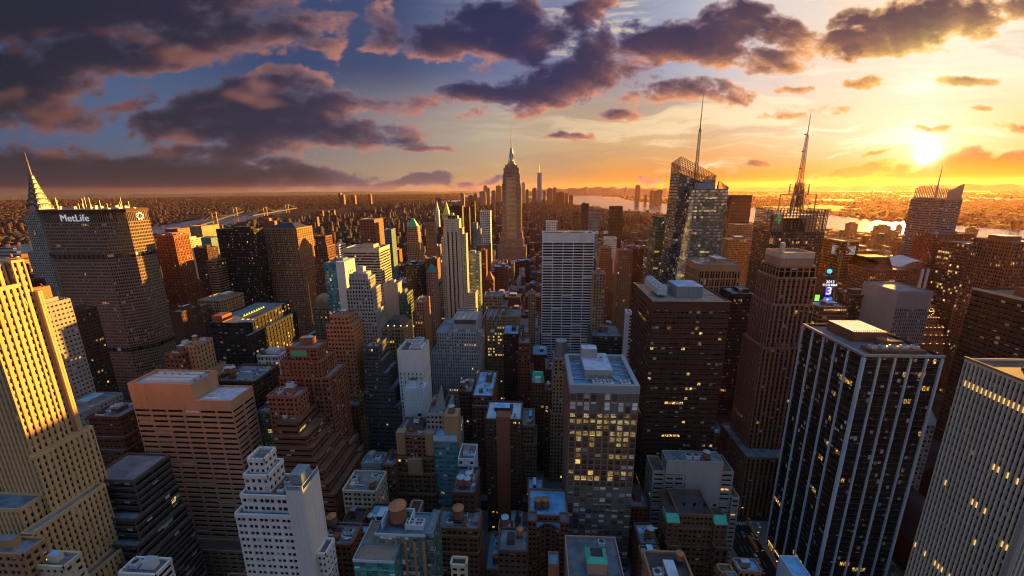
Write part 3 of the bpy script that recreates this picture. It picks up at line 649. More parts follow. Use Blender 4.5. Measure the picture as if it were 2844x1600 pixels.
h('stone_building', 'low building with a green cornice between the orange brick tower and the pink slab', 500, 540, 950, 1000, 255, 20, 'tan')
h('white_building', 'small white building with a stepped penthouse left of the orange art deco tower', 646, 700, 897, 980, 330, 18, 'white', steps=((9, 2, 2, 2, 0), (20, 4, 3, 4, 0)), glass='g_busy')
b = h('stone_tower', 'broad tan stone tower with a dark mansard top and one gold side', 667, 746, 576, 770, 600, 44, 'orange', wall='tan', sf=.4, steps=((62, 2, 6, 3, 3), (85, 4, 10, 6, 6)), cat='office tower', lvl=0, fin=False)
X0, X1, Y0, Y1, Z = b.dim; b.P('mansard_roof', 'iron').hip(X0 + 3, X1 - 3, Y0 + 3, Y1 - 3, Z + .2, Z + 8, 12, 12); b.done()
h('black_tower', 'narrow black tower between the mansard tower and the gothic brown tower', 766, 790, 606, 720, 680, 20, 'black', cat='office tower')
b = h('gothic_tower', 'stepped brown tower with gothic pinnacles right of the mansard tower', 792, 818, 596, 740, 570, 20, 'dark', wall='brown', steps=((14, 2, 2, 2, 2), (32, 3, 4, 3, 3), (60, 5, 8, 5, 5)), cat='office tower', lvl=0, fin=False)
X0, X1, Y0, Y1, Z = b.dim
for i in range(6): b.P('pinnacle', 'brown').cone(X0 + (X1 - X0) * i / 5, Y0, Z, Z + 7, .9, .1, 6)
b.done()
h('white_building', 'white banded building right of the gothic brown tower', 838, 852, 618, 660, 640, 24, 'white', pier=False)
b = h('stone_building', 'domed classical building between the stepped tan towers', 786, 826, 775, 800, 470, 24, 'brick', wall='tan', lvl=0, fin=False)
X0, X1, Y0, Y1, Z = b.dim; A = b.P('dome', 'tan'); cx, cy = (X0 + X1) / 2, (Y0 + Y1) / 2
A.cone(cx, cy, Z, Z + 8, 11, 11, 16)
for i in range(4): t0, t1 = i * math.pi / 8, (i + 1) * math.pi / 8; A.cone(cx, cy, Z + 8 + 8 * math.sin(t0), Z + 8 + 8 * math.sin(t1), 10 * math.cos(t0), 10 * math.cos(t1) + .02, 16)
b.done()
h('banded_office', 'wide office block in light and dark horizontal bands with a gold side', 863, 953, 627, 690, 545, 42, St('cream', 'g_bronze', 3, 3.9, .1, .42, .3, pier=False, band=4), cat='office building')
# glass box with a white wall
b = h('glass_building', 'green glass box with a blank white wall and a gold side', 814, 866, 664, 790, 440, 26, St('teal', 'g_teal', 2.4, 4, .06, .15, .1), cat='office building', fin=False, sides='N')
X0, X1, Y0, Y1, Z = b.dim; xm = at_y(845, 664, 440).x; b.P('white_wall', 'white').box(xm, X1 + .3, Y0 - .5, Y1 + .3, 0, Z + 2.5)
for i in range(14):
    for j in range(3): b.P('side_window', 'g_dark').box(X1 + .2, X1 + .36, Y0 + 6 + j * 6, Y0 + 7.6 + j * 6, Z - 12 - i * 7, Z - 9.5 - i * 7)
b.done()
b = h('scalloped_tower', 'grey stone tower with a scalloped crown standing between the glass box and the concrete slab', 877, 926, 702, 850, 385, 18, 'lime', wall='concrete', steps=((11, 3, 4, 2, 2), (34, 4, 6, 3, 3), (70, 5, 12, 5, 6), (84, 6, 18, 8, 8)), cat='office tower', lvl=0, fin=False, pf=.4)
X0, X1, Y0, Y1, Z = b.dim
for i in range(5):
    x = X0 + (X1 - X0) * (i + .5) / 5; b.P('scalloped_crown', 'concrete').cone(x, Y0 + 2, Z, Z + 5, (X1 - X0) / 10, (X1 - X0) / 10, 10)
b.P('scalloped_crown', 'concrete').box(X0 + 3, X1 - 3, Y0 + 4, Y1 - 2, Z, Z + 6); put_unit(b, (X0 + X1) / 2, (Y0 + Y1) / 2, Z + 6, 2.2); b.done()
h('octagonal_tower', 'dark red tower with vertical ribs far beyond the banded office block', 903, 941, 553, 615, 980, 60, 'rust', wall='rust', cat='office tower', bay=7, pf=.4)
h('green_tower', 'small dark green tower with a gold side, right of the ribbed red tower', 966, 984, 578, 620, 900, 28, 'glassg', wall='teal', cat='office tower')
b = h('pyramid_tower', 'tan tower crowned by a green copper pyramid roof', 1023, 1050, 571, 665, 760, 18, St('tan', 'g_dark', 3, 3.7, .5, .4, far=True), steps=((12, .5, .8, .5, .5), (30, 1.2, 3, 1.2, 2), (66, 3, 5, 3, 3)), cat='office tower', fin=False)
pyramid(b, 'copper', 15, .8, flat=2.0); b.done()
h('office_tower', 'small orange red tower with a crane mast right of the green pyramid tower', 1070, 1090, 562, 615, 1080, 30, 'rust', wall='orange')
b = h('white_campanile', 'slender white tower with a pointed top far beyond the green pyramid tower', 1094, 1103, 530, 547, 2200, 28, 'white', cat='tower', fin=False); pyramid(b, 'white', 55, 2); b.done()
h('black_tower', 'flat topped black tower behind the black striped limestone tower', 1130, 1162, 519, 560, 1350, 40, 'black', cat='office tower')
b = h('gold_pyramid_building', 'building with a bright gold pyramid roof behind the black striped limestone tower', 1114, 1130, 540, 545, 1900, 32, 'lime', cat='office building', fin=False); pyramid(b, 'gilt', 60, 0); b.done()
h('slim_tower', 'narrow dark tower right behind the black striped limestone tower', 1166, 1179, 522, 615, 1200, 24, 'dark', cat='office tower')
h('slim_tower', 'needle thin dark tower left of the white gridded tower', 1184, 1194, 507, 540, 1700, 20, 'dark', cat='office tower')
h('white_tower', 'white gridded tower with a tan top left of the tallest spire', 1208, 1233, 532, 612, 1050, 30, 'white', cat='office tower', bay=5.5, fl=6, far=True)
h('glass_building', 'thin teal glass block left of the white gridded tower', 1189, 1199, 562, 627, 900, 22, 'teal')
h('concrete_building', 'windowless grey slab at the foot of the white gridded tower', 1199, 1209, 577, 627, 880, 18, 'grey', pf=.95)
h('brick_tower', 'brown brick block with a sunlit edge below the white gridded tower', 1199, 1232, 618, 690, 800, 26, 'brick', cat='office tower')
h('banded_office', 'grey green banded block right of the black striped limestone tower', 1174, 1206, 640, 725, 650, 26, St('steel', 'g_teal', 3, 3.8, .1, .45, .3, pier=False), cat='office building')
h('brick_building', 'dark red block right of the grey green banded block', 1208, 1222, 632, 700, 680, 20, 'red')
b = h('brick_building', 'small building with a red pyramid roof between the banded block and the white slab', 1220, 1241, 706, 745, 600, 18, 'red', fin=False, lvl=0); pyramid(b, 'rust', 14); b.done()
h('black_tower', 'short black tower below the green pyramid tower', 1020, 1060, 669, 760, 570, 22, 'black', cat='office tower')
b = h('stone_tower', 'pink stone tower with a teal pyramid roof right of the short black tower', 1071, 1094, 685, 745, 590, 20, 'pink', cat='office tower', fin=False, lvl=0); pyramid(b, 'greenroof', 12); b.done()
h('concrete_building', 'blank grey concrete slab below the banded office block', 964, 1000, 715, 802, 435, 14, 'conc', pf=.96)
h('glass_building', 'green glass block with stepped edges right of the blank concrete slab', 1006, 1024, 742, 850, 425, 22, 'glassg')
h('corner_tower', 'orange corner tower lit along one edge, right of the blank concrete slab', 1041, 1066, 762, 860, 420, 26, 'brick', wall='orange', cat='office tower')
b = h('stone_building', 'stone block under a dark mansard roof with lamps along its edge', 960, 1015, 828, 880, 345, 26, 'brick', wall='tan', lvl=0, fin=False)
X0, X1, Y0, Y1, Z = b.dim; b.P('mansard_roof', 'iron').hip(X0 + .5, X1 - .5, Y0 + .5, Y1 - .5, Z + .3, Z + 7, 5, 5)
for i in range(5): b.each('roof_lamp', 'lamp_warm').box(X0 + 5 + i * 6, X0 + 6 + i * 6, Y0 + 1.6, Y0 + 2.2, Z + 2.2, Z + 3.1)
b.done()
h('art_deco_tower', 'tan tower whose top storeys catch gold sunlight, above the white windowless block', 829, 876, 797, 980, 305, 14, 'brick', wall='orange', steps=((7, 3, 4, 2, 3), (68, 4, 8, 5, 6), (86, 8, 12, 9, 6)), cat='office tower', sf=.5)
h('terraced_building', 'grey glass building stepping down in terraces right of the tan gold topped tower', 914, 950, 875, 975, 300, 22, St('darkgrey', 'g_dark', 1.9, 3.8, .3, .5, .2), steps=((12, .5, 3, 1, 0), (22, 1, 7, 2, 0), (36, 1.5, 12, 3, 0), (50, 2, 16, 4, 0)))
b = h('windowless_block', 'white windowless block with two big fans in its open roof', 999, 1060, 890, 980, 300, back=862, st=St('white', 'g_dark', 3.6, 3.8, .7, .35, .4, band=16, roof='r_brown', par=3), cat='building', lvl=0, fin=False)
X0, X1, Y0, Y1, Z = b.dim; b.P('fan_deck', 'white').box(X0 + 8, X0 + 20, Y0 + 6, Y1 - 6, Z, Z + 3)
for yy in (.35, .68): put_unit(b, X0 + 14, Y0 + (Y1 - Y0) * yy, Z + 1.5, 2.4)
put_tank(b, X1 - 4, Y1 - 5, Z, 1.0, 1); b.done()
b = h('gridded_block', 'large grey block with rows of small square windows and stepped wings', 1098, 1197, 838, 960, 365, 40, St('concrete', 'g_dark', 2.35, 3.6, .52, .38, .5), steps=((21, 6, 2, 2, 0), (41, 6, 2, 2.6, 0), (61, 6, 2, 3.4, 0)), cat='office building', lvl=0, fin=False)
X0, X1, Y0, Y1, Z = b.dim; b.P('penthouse', 'concrete').box(X0 + 14, X1 + 1, Y0 + 9, Y1 - 4, Z, Z + 11); b.P('louvre_band', 'darkgrey').box(X0 + 16, X1 - 1, Y0 + 8.8, Y0 + 9.2, Z + 6, Z + 10.4)
for i in range(9): b.P('roof_frame', 'steel_dull').bar((X0 + 16 + i * 5.5, Y0 + 9, Z + 11), (X0 + 18 + i * 5.5, Y1 - 6, Z + 14), .35)
for i in range(4): put_unit(b, X0 + 18 + i * 12, Y0 + 4, Z, 1.1)
b.done()
h('stone_building', 'tan block with most of its windows lit, right of the large grey gridded block', 1224, 1308, 797, 850, 440, 26, 'busy')
h('stone_building', 'tan stepped stone block behind the block with lit windows', 1217, 1262, 747, 790, 500, 24, 'tan', steps=((12, 0, 6, 2, 0),))
h('slender_tower', 'slender tan stone building left of the white slab', 1329, 1347, 740, 795, 500, 14, 'tan', cat='office tower')
# -- middle
b = h('blue_tile_tower', 'pale blue tiled tower with one column of windows on its blank front', 1018, 1066, 980, 1072, 268, back=963, st=St('bluewhite', 'g_dark', 40, 60, .1, .1, .05), cat='building', fin=False)
X0, X1, Y0, Y1, Z = b.dim
for i in range(6):
    for c in (0.18, .6): 
        if c < .3 and i < 4: continue
        A = b.each('window', 'lamp_row' if i in (2, 4) and c > .3 else 'g_dark'); w = X0 + (X1 - X0) * c; A.box(w, w + 2.6, Y0 - .14, Y0 - .02, Z - 22 - i * 6, Z - 19.5 - i * 6)
b.P('tile_panels', 'bluewhite').box(X0 - .12, X1 + .12, Y0 - .1, Y1 + .1, 0, Z + .6)
for i in range(1, 14): b.P('panel_joint', 'steel').box(X0 + (X1 - X0) * i / 14 - .06, X0 + (X1 - X0) * i / 14 + .06, Y0 - .13, Y0 - .08, 0, Z)
for i in range(1, 30): b.P('panel_joint', 'steel').box(X0 - .1, X1 + .15, Y0 - .125, Y0 - .08, Z - i * 3, Z - i * 3 + .12)
b.done()
b = h('skylight_building', 'low roof carrying a pointed glass pyramid skylight right of the pale blue tower', 1072, 1122, 1044, 1080, 246, 26, 'grey', lvl=1, ph=False, fin=False)
X0, X1, Y0, Y1, Z = b.dim; b.P('glass_pyramid', 'g_mirror').hip(X0 + 4, X1 - 2, Y0 + 8, Y1 - 1, Z, Z + 16, (X1 - X0) / 2 - 3, 8.4); b.done()
b = h('art_deco_tower', 'orange brick art deco tower with a green panel in its stepped crown', 718, 797, 878, 1060, 256, 14, 'red', wall='rust', steps=((9, 4, 3, 2, 4), (21, 6, 8, 3, 8), (82, 8, 12, 6, 8), (92, 10, 16, 9, 8)), cat='office tower', lvl=1, fin=False, pf=.5, vert=True, sf=.4)
X0, X1, Y0, Y1, Z = b.dim; b.P('crown_panel', 'copper').box(X0 + 4, X1 - 8, Y0 - .3, Y0 - .1, Z - 5, Z - 1.4); b.P('crown_panel_frame', 'orange').box(X0 + 3.4, X1 - 7.4, Y0 - .22, Y0 - .12, Z - 5.6, Z - .9)
put_tank(b, X0 + 14, Y0 + 8, Z, 1.1, 1); b.done()
h('brick_building', 'reddish brick block with a flat roof in front of the orange art deco tower', 672, 748, 1000, 1060, 232, 12, 'red', wall='rust')
b = h('corner_building', 'dark stone building with a rounded corner and cornice where the avenue begins', 838, 900, 1022, 1090, 292, 34, 'dbrick', wall='brown')
b = h('ziggurat', 'brown stepped office block with continuous window bands facing the avenue', 694, 748, 1064, 1270, 226, 22, St('brown', 'g_dark', 3, 3.6, .1, .55, .5, pier=False, roof='r_brown'), steps=((9, 2, 6, 2, 0), (16, 3, 10, 4, 2), (23, 3, 14, 6, 4), (30, 3, 18, 8, 6), (37, 3, 22, 10, 8), (44, 3, 26, 12, 10)), cat='office building')
h('glass_building', 'dark green glass block tucked behind the pink slab', 642, 690, 1042, 1190, 240, 22, 'glassg')
h('beige_building', 'beige building with a red terrace and a blank side wall beside the avenue', 862, 945, 1238, 1285, 206, 18, 'tan', wall='cream', tanks=((938, 1228, 1.0, 0),))
h('teal_building', 'low building with a blue painted wall and a yellow penthouse', 909, 959, 1168, 1205, 232, back=1140, st='brick', wall='steel', pf=.97)
h('brick_building', 'low brown brick block right of the blue painted wall', 962, 992, 1172, 1210, 230, 16, 'brick')
b = h('art_deco_building', 'brown brick art deco building with corner turrets and stepped gables', 997, 1091, 1098, 1270, 240, 22, 'brick', wall='brown', steps=((16, .2, .2, 2, 0), (27, .4, .4, 4, 0), (42, .6, .6, 6, 0)), cat='building', fin=False)
X0, X1, Y0, Y1, Z = b.dim
for x in (X0 + 3, X1 - 3): b.each('corner_turret', 'tan').box(x - 3, x + 3, Y0 - .8, Y0 + 5, Z - 14, Z + 3)
for x in (X0 + 12, X1 - 12): b.each('pinnacle', 'tan').cone(x, Y0 - 2, Z - 16, Z - 11, 1, .1, 6)
b.P('gable', 'tan').box((X0 + X1) / 2 - 5, (X0 + X1) / 2 + 5, Y0 - 4.8, Y0 - 2, Z - 27, Z - 15)
b.done()
b = h('glass_building', 'blue green curtain wall block with a tan brick lift tower', 1091, 1149, 1100, 1240, 238, 24, St('teal', 'g_teal', 2.6, 3.5, .1, .45, .15), lvl=1, ph=False, fin=False, roof='r_blue')
X0, X1, Y0, Y1, Z = b.dim; b.P('lift_tower', 'tan').box(X1 - 9, X1 + .4, Y0 + 3, Y0 + 14, 0, Z + 14); b.P('white_frame', 'bluewhite').box(X0 - .3, X1 + .3, Y0 - .4, Y0 - .05, Z - 3, Z + 1); put_tank(b, X1 - 4.5, Y0 + 8.5, Z + 12, 1.2, 1); b.done()
h('white_building', 'small white stone building with three arched windows beside the blue green block', 1152, 1193, 1158, 1200, 218, back=1120, st='white', wall='bluewhite', roof='r_brown')
h('brick_building', 'dark roofed building carrying three water tanks in front of the small white building', 1136, 1194, 1243, 1282, 196, 22, 'dbrick', tanks=((1160, 1225, 1.25, 1), (1176, 1226, 1.15, 1), (1180, 1212, 1.15, 1)))
h('brick_building', 'brown brick building whose long blue roof steps down in levels', 1189, 1238, 998, 1087, 300, back=935, st='brick', roof='r_blue', steps=((8, 0, 0, 3, 0),))
b = h('apartment_house', 'dark red brick apartment house with two pale roof wings around a court', 1221, 1311, 1058, 1200, 258, back=1012, st='red', wall='darkbrown', glass='g_busy', roof='r_pale', lvl=1, fin=False)
X0, X1, Y0, Y1, Z = b.dim; b.P('stair_tower', 'rust').box((X0 + X1) / 2 - 5, (X0 + X1) / 2 + 5, Y0 - .6, Y0 + 8, 0, Z + 3); b.P('court_roof', 'r_dark').quad(((X0 + X1) / 2 - 6, Y0 + 8, Z + .05), ((X0 + X1) / 2 + 6, Y0 + 8, Z + .05), ((X0 + X1) / 2 + 6, Y1 - 2, Z + .05), ((X0 + X1) / 2 - 6, Y1 - 2, Z + .05)); b.done()
h('brick_building', 'dark building with small blue rooftop tanks below the large gridded block', 1154, 1186, 988, 1060, 306, 26, 'dbrick', tanks=((1165, 978, 1.2, 1), (1176, 970, 1.0, 1)))
h('brick_tower', 'slender brown brick tower with white cornices left of the white slab', 1305, 1332, 865, 990, 372, 16, 'red', steps=((12, .4, .4, .6, 0), (30, .8, .8, 1.2, 0)), cat='apartment tower')
h('brick_building', 'wide dark red brick building behind the slender brick tower', 1266, 1304, 842, 930, 392, 30, 'red', wall='darkbrown', roof='r_blue')
b = h('balcony_tower', 'narrow grey tower with curved balconies and a big round tank on top', 1394, 1416, 905, 1025, 318, 18, 'tan', cat='apartment tower', lvl=0, fin=False, steps=((14, 1, 3, 1, 1), (50, 2, 5, 2, 2)))
X0, X1, Y0, Y1, Z = b.dim; b.P('tank_drum', 'steel_dull').cone(X1 - 1, Y0 + 9, Z, Z + 14, 5, 5, 20); A = b.P('balcony', 'grey')
for i in range(22): A.cone(X1 + 2, Y0 + 6, Z - 6 - i * 3.4, Z - 5 - i * 3.4, 5.5, 5.5, 14)
b.done()
b = h('mansard_house', 'small house front with a bright green copper mansard and arched dormer', 1338, 1369, 966, 1050, 330, 12, 'brick', lvl=0, fin=False)
X0, X1, Y0, Y1, Z = b.dim; b.P('mansard_roof', 'copper').hip(X0, X1, Y0, Y1, Z + .3, Z + 9, 1, 4.5); b.P('dormer', 'white').box((X0 + X1) / 2 - 2.5, (X0 + X1) / 2 + 2.5, Y0 - .2, Y0 + 4, Z, Z + 6); b.done()
h('brick_building', 'plain dark brick block between green mansard and balcony tower', 1371, 1391, 985, 1060, 322, 16, 'brick')
# -- the white slab and what stands behind it
b = h('white_slab', 'white gridded slab tower with wide dark window panels, right of the tallest spire', 1365, 1496, 590, 880, 565, 32, St('white', 'g_dark', 14.2, 3.9, .055, .36, .5, band=11, roof='r_brown', par=2), cat='office tower', lvl=0, fin=False)
X0, X1, Y0, Y1, Z = b.dim; A = b.P('mullion', 'black')
for i in range(7 * 4 + 1):
    if i % 4: x = X0 + (X1 - X0) * i / 28; A.box(x - .15, x + .15, Y0 + .3, Y0 + .48, 0, Z - 11)
b.P('penthouse', 'orange').box(X0 + 22, X0 + 38, Y0 + 6, Y0 + 20, Z, Z + 3)
for x in (30, 60, 75, 88): put_unit(b, X0 + x, Y0 + 6, Z, 1.6)
b.done()
h('striped_block', 'small block with black and white stripes showing above the white slab', 1374, 1402, 558, 585, 900, 30, 'white', bay=5, pf=.4, sf=0.05)
h('slim_tower', 'dark brown stepped tower above the right half of the white slab', 1441, 1456, 533, 583, 1150, 24, 'dark', cat='office tower', wall='brown')
h('slim_tower', 'tall dark slab tower just left of a glass topped tower, above the white slab', 1465, 1482, 513, 583, 1250, 24, 'dark', cat='office tower')
h('glass_building', 'grey glass tower with a pale cap above the right edge of the white slab', 1484, 1508, 535, 600, 1100, 26, 'glassb', wall='steel')
h('dark_tower', 'dark brown tower standing alone between the white slab and the tall glass tower', 1538, 1567, 520, 612, 1150, 34, 'dark', cat='office tower')
h('banded_office', 'small pale green banded block between the white slab and the orange tower', 1524, 1552, 600, 645, 790, 24, 'teal', cat='office building', wall='white', far=True)
h('art_deco_tower', 'tan stepped tower right of the white slab', 1512, 1538, 624, 740, 690, 18, 'tan', wall='orange', steps=((8, 1, 1, 1, 1), (20, 3, 3, 3, 3), (45, 6, 6, 5, 3)), cat='office tower')
h('orange_tower', 'bright orange lit tower between the white slab and the green glass tower', 1556, 1590, 631, 760, 560, 20, 'orange', cat='office tower', wall='orange', steps=((18, .6, .6, .6, 0),))  # orange light reflected onto the front is put into the wall colour
h('brick_building', 'reddish block between the orange tower and the green glass tower', 1595, 1620, 627, 700, 640, 20, 'red')
h('stone_building', 'low tan stone block at the right foot of the white slab', 1494, 1523, 690, 745, 470, 16, 'tan')
b = h('green_glass_tower', 'dark green glass tower with a raised top block and small white logo', 1650, 1688, 581, 700, 640, 40, 'glassg', cat='office tower', lvl=0, fin=False)
X0, X1, Y0, Y1, Z = b.dim; tier(b, X0 + 6, X1 + 4, Y0 + 10, Y1, Z, Z + 20, b.st); b.P('company_mark', 'sign_white').cone(X0 + 13, Y0 + 9.8, Z + 11, Z + 14, 1.6, .4, 8); b.done()
h('red_slab', 'dark red slab tower behind the right half of the tall glass tower', 1841, 1893, 492, 600, 1150, 30, 'rust', cat='office tower', wall='darkbrown')
h('art_deco_tower', 'tan tower with arched top storeys below the dark red slab', 1850, 1893, 566, 600, 880, 30, 'tan', steps=((12, 3, 2, 2, 2),), cat='office tower')
h('pinstripe_tower', 'brown pinstriped block below the arched tan tower', 1833, 1896, 604, 700, 710, 30, 'rust', cat='office tower', wall='tan', bay=2, pf=.5)
h('stone_building', 'tan gridded block between the brown pinstriped block and the mast tower', 1901, 1930, 642, 710, 620, 22, 'tan')
h('finned_block', 'beige block with deep vertical fins and a cluttered roof, below the tall glass tower', 1760, 1865, 668, 730, 445, back=652, st=St('tan', 'g_dark', 3.0, 9, .35, .12, .9, band=6), cat='office building', lvl=2)
h('dark_tower', 'dark brown tower with a raised roof box behind the black office slab', 1842, 1908, 742, 1000, 405, 28, 'dark', cat='office tower', wall='black', steps=())
# -- black office slab
b = h('black_office_slab', 'black office slab with a pale rimmed roof and bands of lit windows', 1643, 1838, 762, 1190, 290, back=714, st=St('darkbrown', 'g_busy', 2.9, 4.1, .14, .45, .4, band=5, roof='r_tan', par=1.0), cat='office tower', lvl=0, fin=False)
X0, X1, Y0, Y1, Z = b.dim; a1, a2 = at_z(1701, 750, Z), at_z(1763, 748, Z)
b.P('penthouse', 'steel').box(a1.x, a2.x, a1.y, a1.y + 22, Z, Z + 9); b.P('penthouse_roof', 'r_blue', 'penthouse').quad((a1.x, a1.y, Z + 9.02), (a2.x, a1.y, Z + 9.02), (a2.x, a1.y + 22, Z + 9.02), (a1.x, a1.y + 22, Z + 9.02))
b.P('chiller_house', 'unit').box(X0 + 7, X0 + 14, Y0 + 14, Y1 - 8, Z + 2, Z + 7)
for i in range(5): put_unit(b, X0 + 10.5, Y0 + 18 + i * 8, Z + 5, 1.6)
b.P('roof_rim', 'concrete').box(X0 - .3, X1 + .3, Y0 - .35, Y0 + .2, Z + .2, Z + 1.25); b.P('roof_rim', 'concrete').box(X0 - .3, X0 + .2, Y0 + .21, Y1, Z + .2, Z + 1.25)
b.done()
h('white_tower', 'slender white tower with small windows against the left side of the black office slab', 1581, 1593, 792, 900, 392, 16, 'white', cat='apartment tower')
h('dark_office_block', 'dark banded block with orange tanks on its roof right of the white slab', 1490, 1566, 848, 888, 450, back=818, st='blackband', cat='office building', tanks=((1510, 835, 1.3, 0), (1524, 835, 1.3, 0)))
# -- lower middle
b = h('zigzag_building', 'brown brick building with an angled front court and two orange water tanks', 1330, 1428, 1300, 1410, 206, 22, 'brick', wall='rust', roof='r_blue', tanks=((1353, 1280, 1.25, 0), (1371, 1279, 1.25, 0)), lvl=1, fin=False)
X0, X1, Y0, Y1, Z = b.dim; w = X1 - X0
for xa, xb in ((X0 - .1, X0 + w * .2), (X1 - w * .2, X1 + .1)): tier(b, xa, xb, Y0 - 7, Y0, 0, Z + 2.5, b.st)
pts = [(X0 + w * .2, Y0 - 5.5), (X0 + w * .42, Y0 - 1.2), (X0 + w * .58, Y0 - 1.2), (X0 + w * .8, Y0 - 5.5), (X0 + w * .8, Y0 - .1), (X0 + w * .2, Y0 - .1)]
for i in range(3): edge(b, pts[i], pts[i + 1], 0, Z - 4, b.st)
roof_cap(b, pts, Z - 4, b.st, 'r_blue', 0); foot(X0, X1, Y0 - 8, Y0); b.done()
h('brick_building', 'reddish building under a flat blue roof above the brown zigzag building', 1328, 1366, 1246, 1264, 232, back=1205, st='red', roof='r_blue', lvl=1)
h('brick_building', 'brown box with a plain front and dark flat roof left of the zigzag building', 1253, 1292, 1339, 1390, 182, back=1312, st='brick', wall='orange', pf=.92, roof='r_dark', ph=False)
h('brick_building', 'small low annex with a pale blue roof beside the plain brown box', 1293, 1318, 1358, 1392, 186, back=1338, st='brick', roof='r_blue', lvl=0)
h('brick_building', 'dark old building with small windows at the bottom, under the plain brown box', 1253, 1326, 1390, 1449, 164, 14, 'dbrick', lvl=1)
h('brick_building', 'narrow orange brick shaft with a blue roof at the bottom edge', 1380, 1406, 1424, 1449, 166, back=1392, st='brick', wall='orange', roof='r_blue', lvl=0, pf=.95)
b = h('pavilion_building', 'low roof carrying a pink pavilion with a bright green rim at the bottom edge', 1430, 1572, 1462, 1449, 152, 24, 'pink', lvl=1, ph=False, fin=False)
X0, X1, Y0, Y1, Z = b.dim; x = X0 + 9; b.P('pavilion', 'pink').box(x, x + 9, Y0 + 3, Y0 + 11, Z, Z + 7); b.P('pavilion_rim', 'copper_light', 'pavilion').hip(x - .5, x + 9.5, Y0 + 2.5, Y0 + 11.5, Z + 7, Z + 9, 2, 2); b.P('pavilion_well', 'r_dark', 'pavilion').quad((x + 1.6, Y0 + 4.6, Z + 9.03), (x + 7.4, Y0 + 4.6, Z + 9.03), (x + 7.4, Y0 + 9.4, Z + 9.03), (x + 1.6, Y0 + 9.4, Z + 9.03)); b.done()
h('brick_building', 'narrow red brick building with white window sills right of the lit glass tower', 1586, 1630, 1278, 1345, 228, back=1222, st='red')
h('brick_building', 'roof with a round blue tank left of the building with two green turrets', 1610, 1655, 1372, 1400, 194, back=1320, st='red', wall='darkbrown', tanks=((1634, 1352, 1.2, 1),))
h('brick_building', 'low building with blue roof terraces below the round blue tank', 1618, 1668, 1418, 1449, 166, back=1378, st='brick', roof='r_blue')
h('stone_building', 'low tan building with a scalloped parapet right of the two turrets, at the bottom edge', 1858, 1916, 1440, 1449, 174, back=1410, st='tan', roof='r_blue')
h('stone_building', 'smaller tan building next to the scalloped parapet at the bottom edge', 1812, 1846, 1444, 1449, 172, back=1424, st='tan', roof='r_brown', lvl=1)
b = h('glass_canopy_building', 'small building with pale blue walls and roof at the foot of the finned tower', 1998, 2044, 1460, 1449, 160, back=1404, st='white', wall='bluewhite', roof='r_blue', pf=.97, lvl=0)

# ---------------------------------------------------------------- buildings with a shape of their own
def reg(b, x0, x1, y0, y1, xl, xr, yt, yb):
    foot(x0, x1, y0, y1, min(290, at_y((xl + xr) / 2, yt, y0).z - 4)); vis(xl, xr, yb, y0); DONE.append((b.o, (xl + xr) / 2, yt, y0)); b.done()

# golden limestone tower, left edge
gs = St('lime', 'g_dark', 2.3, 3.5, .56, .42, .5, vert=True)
gx = at_y(80, 1140, 150).x
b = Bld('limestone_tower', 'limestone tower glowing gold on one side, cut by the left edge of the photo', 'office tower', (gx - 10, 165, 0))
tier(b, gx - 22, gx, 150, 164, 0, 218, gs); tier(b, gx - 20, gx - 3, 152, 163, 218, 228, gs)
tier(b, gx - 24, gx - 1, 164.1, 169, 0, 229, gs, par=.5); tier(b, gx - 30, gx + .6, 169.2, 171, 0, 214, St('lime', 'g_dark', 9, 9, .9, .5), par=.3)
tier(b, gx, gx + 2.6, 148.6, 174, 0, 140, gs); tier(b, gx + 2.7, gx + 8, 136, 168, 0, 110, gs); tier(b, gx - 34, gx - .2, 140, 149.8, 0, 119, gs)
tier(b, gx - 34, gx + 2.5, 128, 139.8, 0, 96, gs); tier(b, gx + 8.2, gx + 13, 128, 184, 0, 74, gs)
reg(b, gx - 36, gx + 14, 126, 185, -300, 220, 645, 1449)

# octagonal slab tower with white lettering
os_ = St('bronzestone', 'g_dark', 2.05, 3.95, .30, .36, .6)
P1 = at_y(315, 527, 455); P2 = at_x(372, 524, P1.x + 1); P0 = at_y(240, 529, 438); PL = at_y(103, 533, 438); zt = 239.0
w1 = (P1.x, 455); w2 = (P1.x, P2.y); n0 = (P0.x, 438); nl = (PL.x, 438); sy = w2[1] + 17
OCT = [nl, n0, w1, w2, (P0.x, sy), (PL.x, sy), (PL.x - 26, w2[1]), (PL.x - 26, 455)]
b = Bld('octagonal_tower', 'huge grey octagonal slab tower with white lettering and a round emblem near its roof', 'office tower', (sum(p[0] for p in OCT) / 8, sum(p[1] for p in OCT) / 8, 0))
ring = lambda z0, z1, s: [edge(b, OCT[i], OCT[(i + 1) % 8], z0, z1, s, detail=i in (0, 1, 2, 7)) for i in range(8)]
ring(14, 66, os_); ring(72, 182, os_); ring(188, 224, os_)
dk = St('darkgrey', 'g_dim', 6, 6, .15, .1, .9); ring(66, 72, dk); ring(182, 188, dk)
ring(224, 236, St('bronzestone', 'g_dim', 2.05, 12, .30, .06, .6))
big = [(p[0] + (p[0] - b.loc[0]) * .02, p[1] + (p[1] - b.loc[1]) * .05) for p in OCT]
b.P('roof_slab', 'darkbrown').prism(big, 236.2, 239); b.P('roof_slab', 'darkbrown').poly([(*p, 236.2) for p in big[::-1]])
b.P('roof', 'r_brown').poly([(*p, 239.02) for p in OCT])
rg = random.Random(5)
for i in range(16):
    x, y = rg.uniform(PL.x, P1.x - 4), rg.uniform(448, w2[1]); b.P('roof_equipment', 'unit').box(x, x + rg.uniform(1, 4), y, y + 3, 239.02, 239 + rg.uniform(1, 3.4))
for i in range(14): x, y = rg.uniform(PL.x, P1.x - 4), rg.uniform(446, w2[1]); b.each('antenna', 'steel_dull').bar((x, y, 239), (x, y, 239 + rg.uniform(5, 14)), .16)
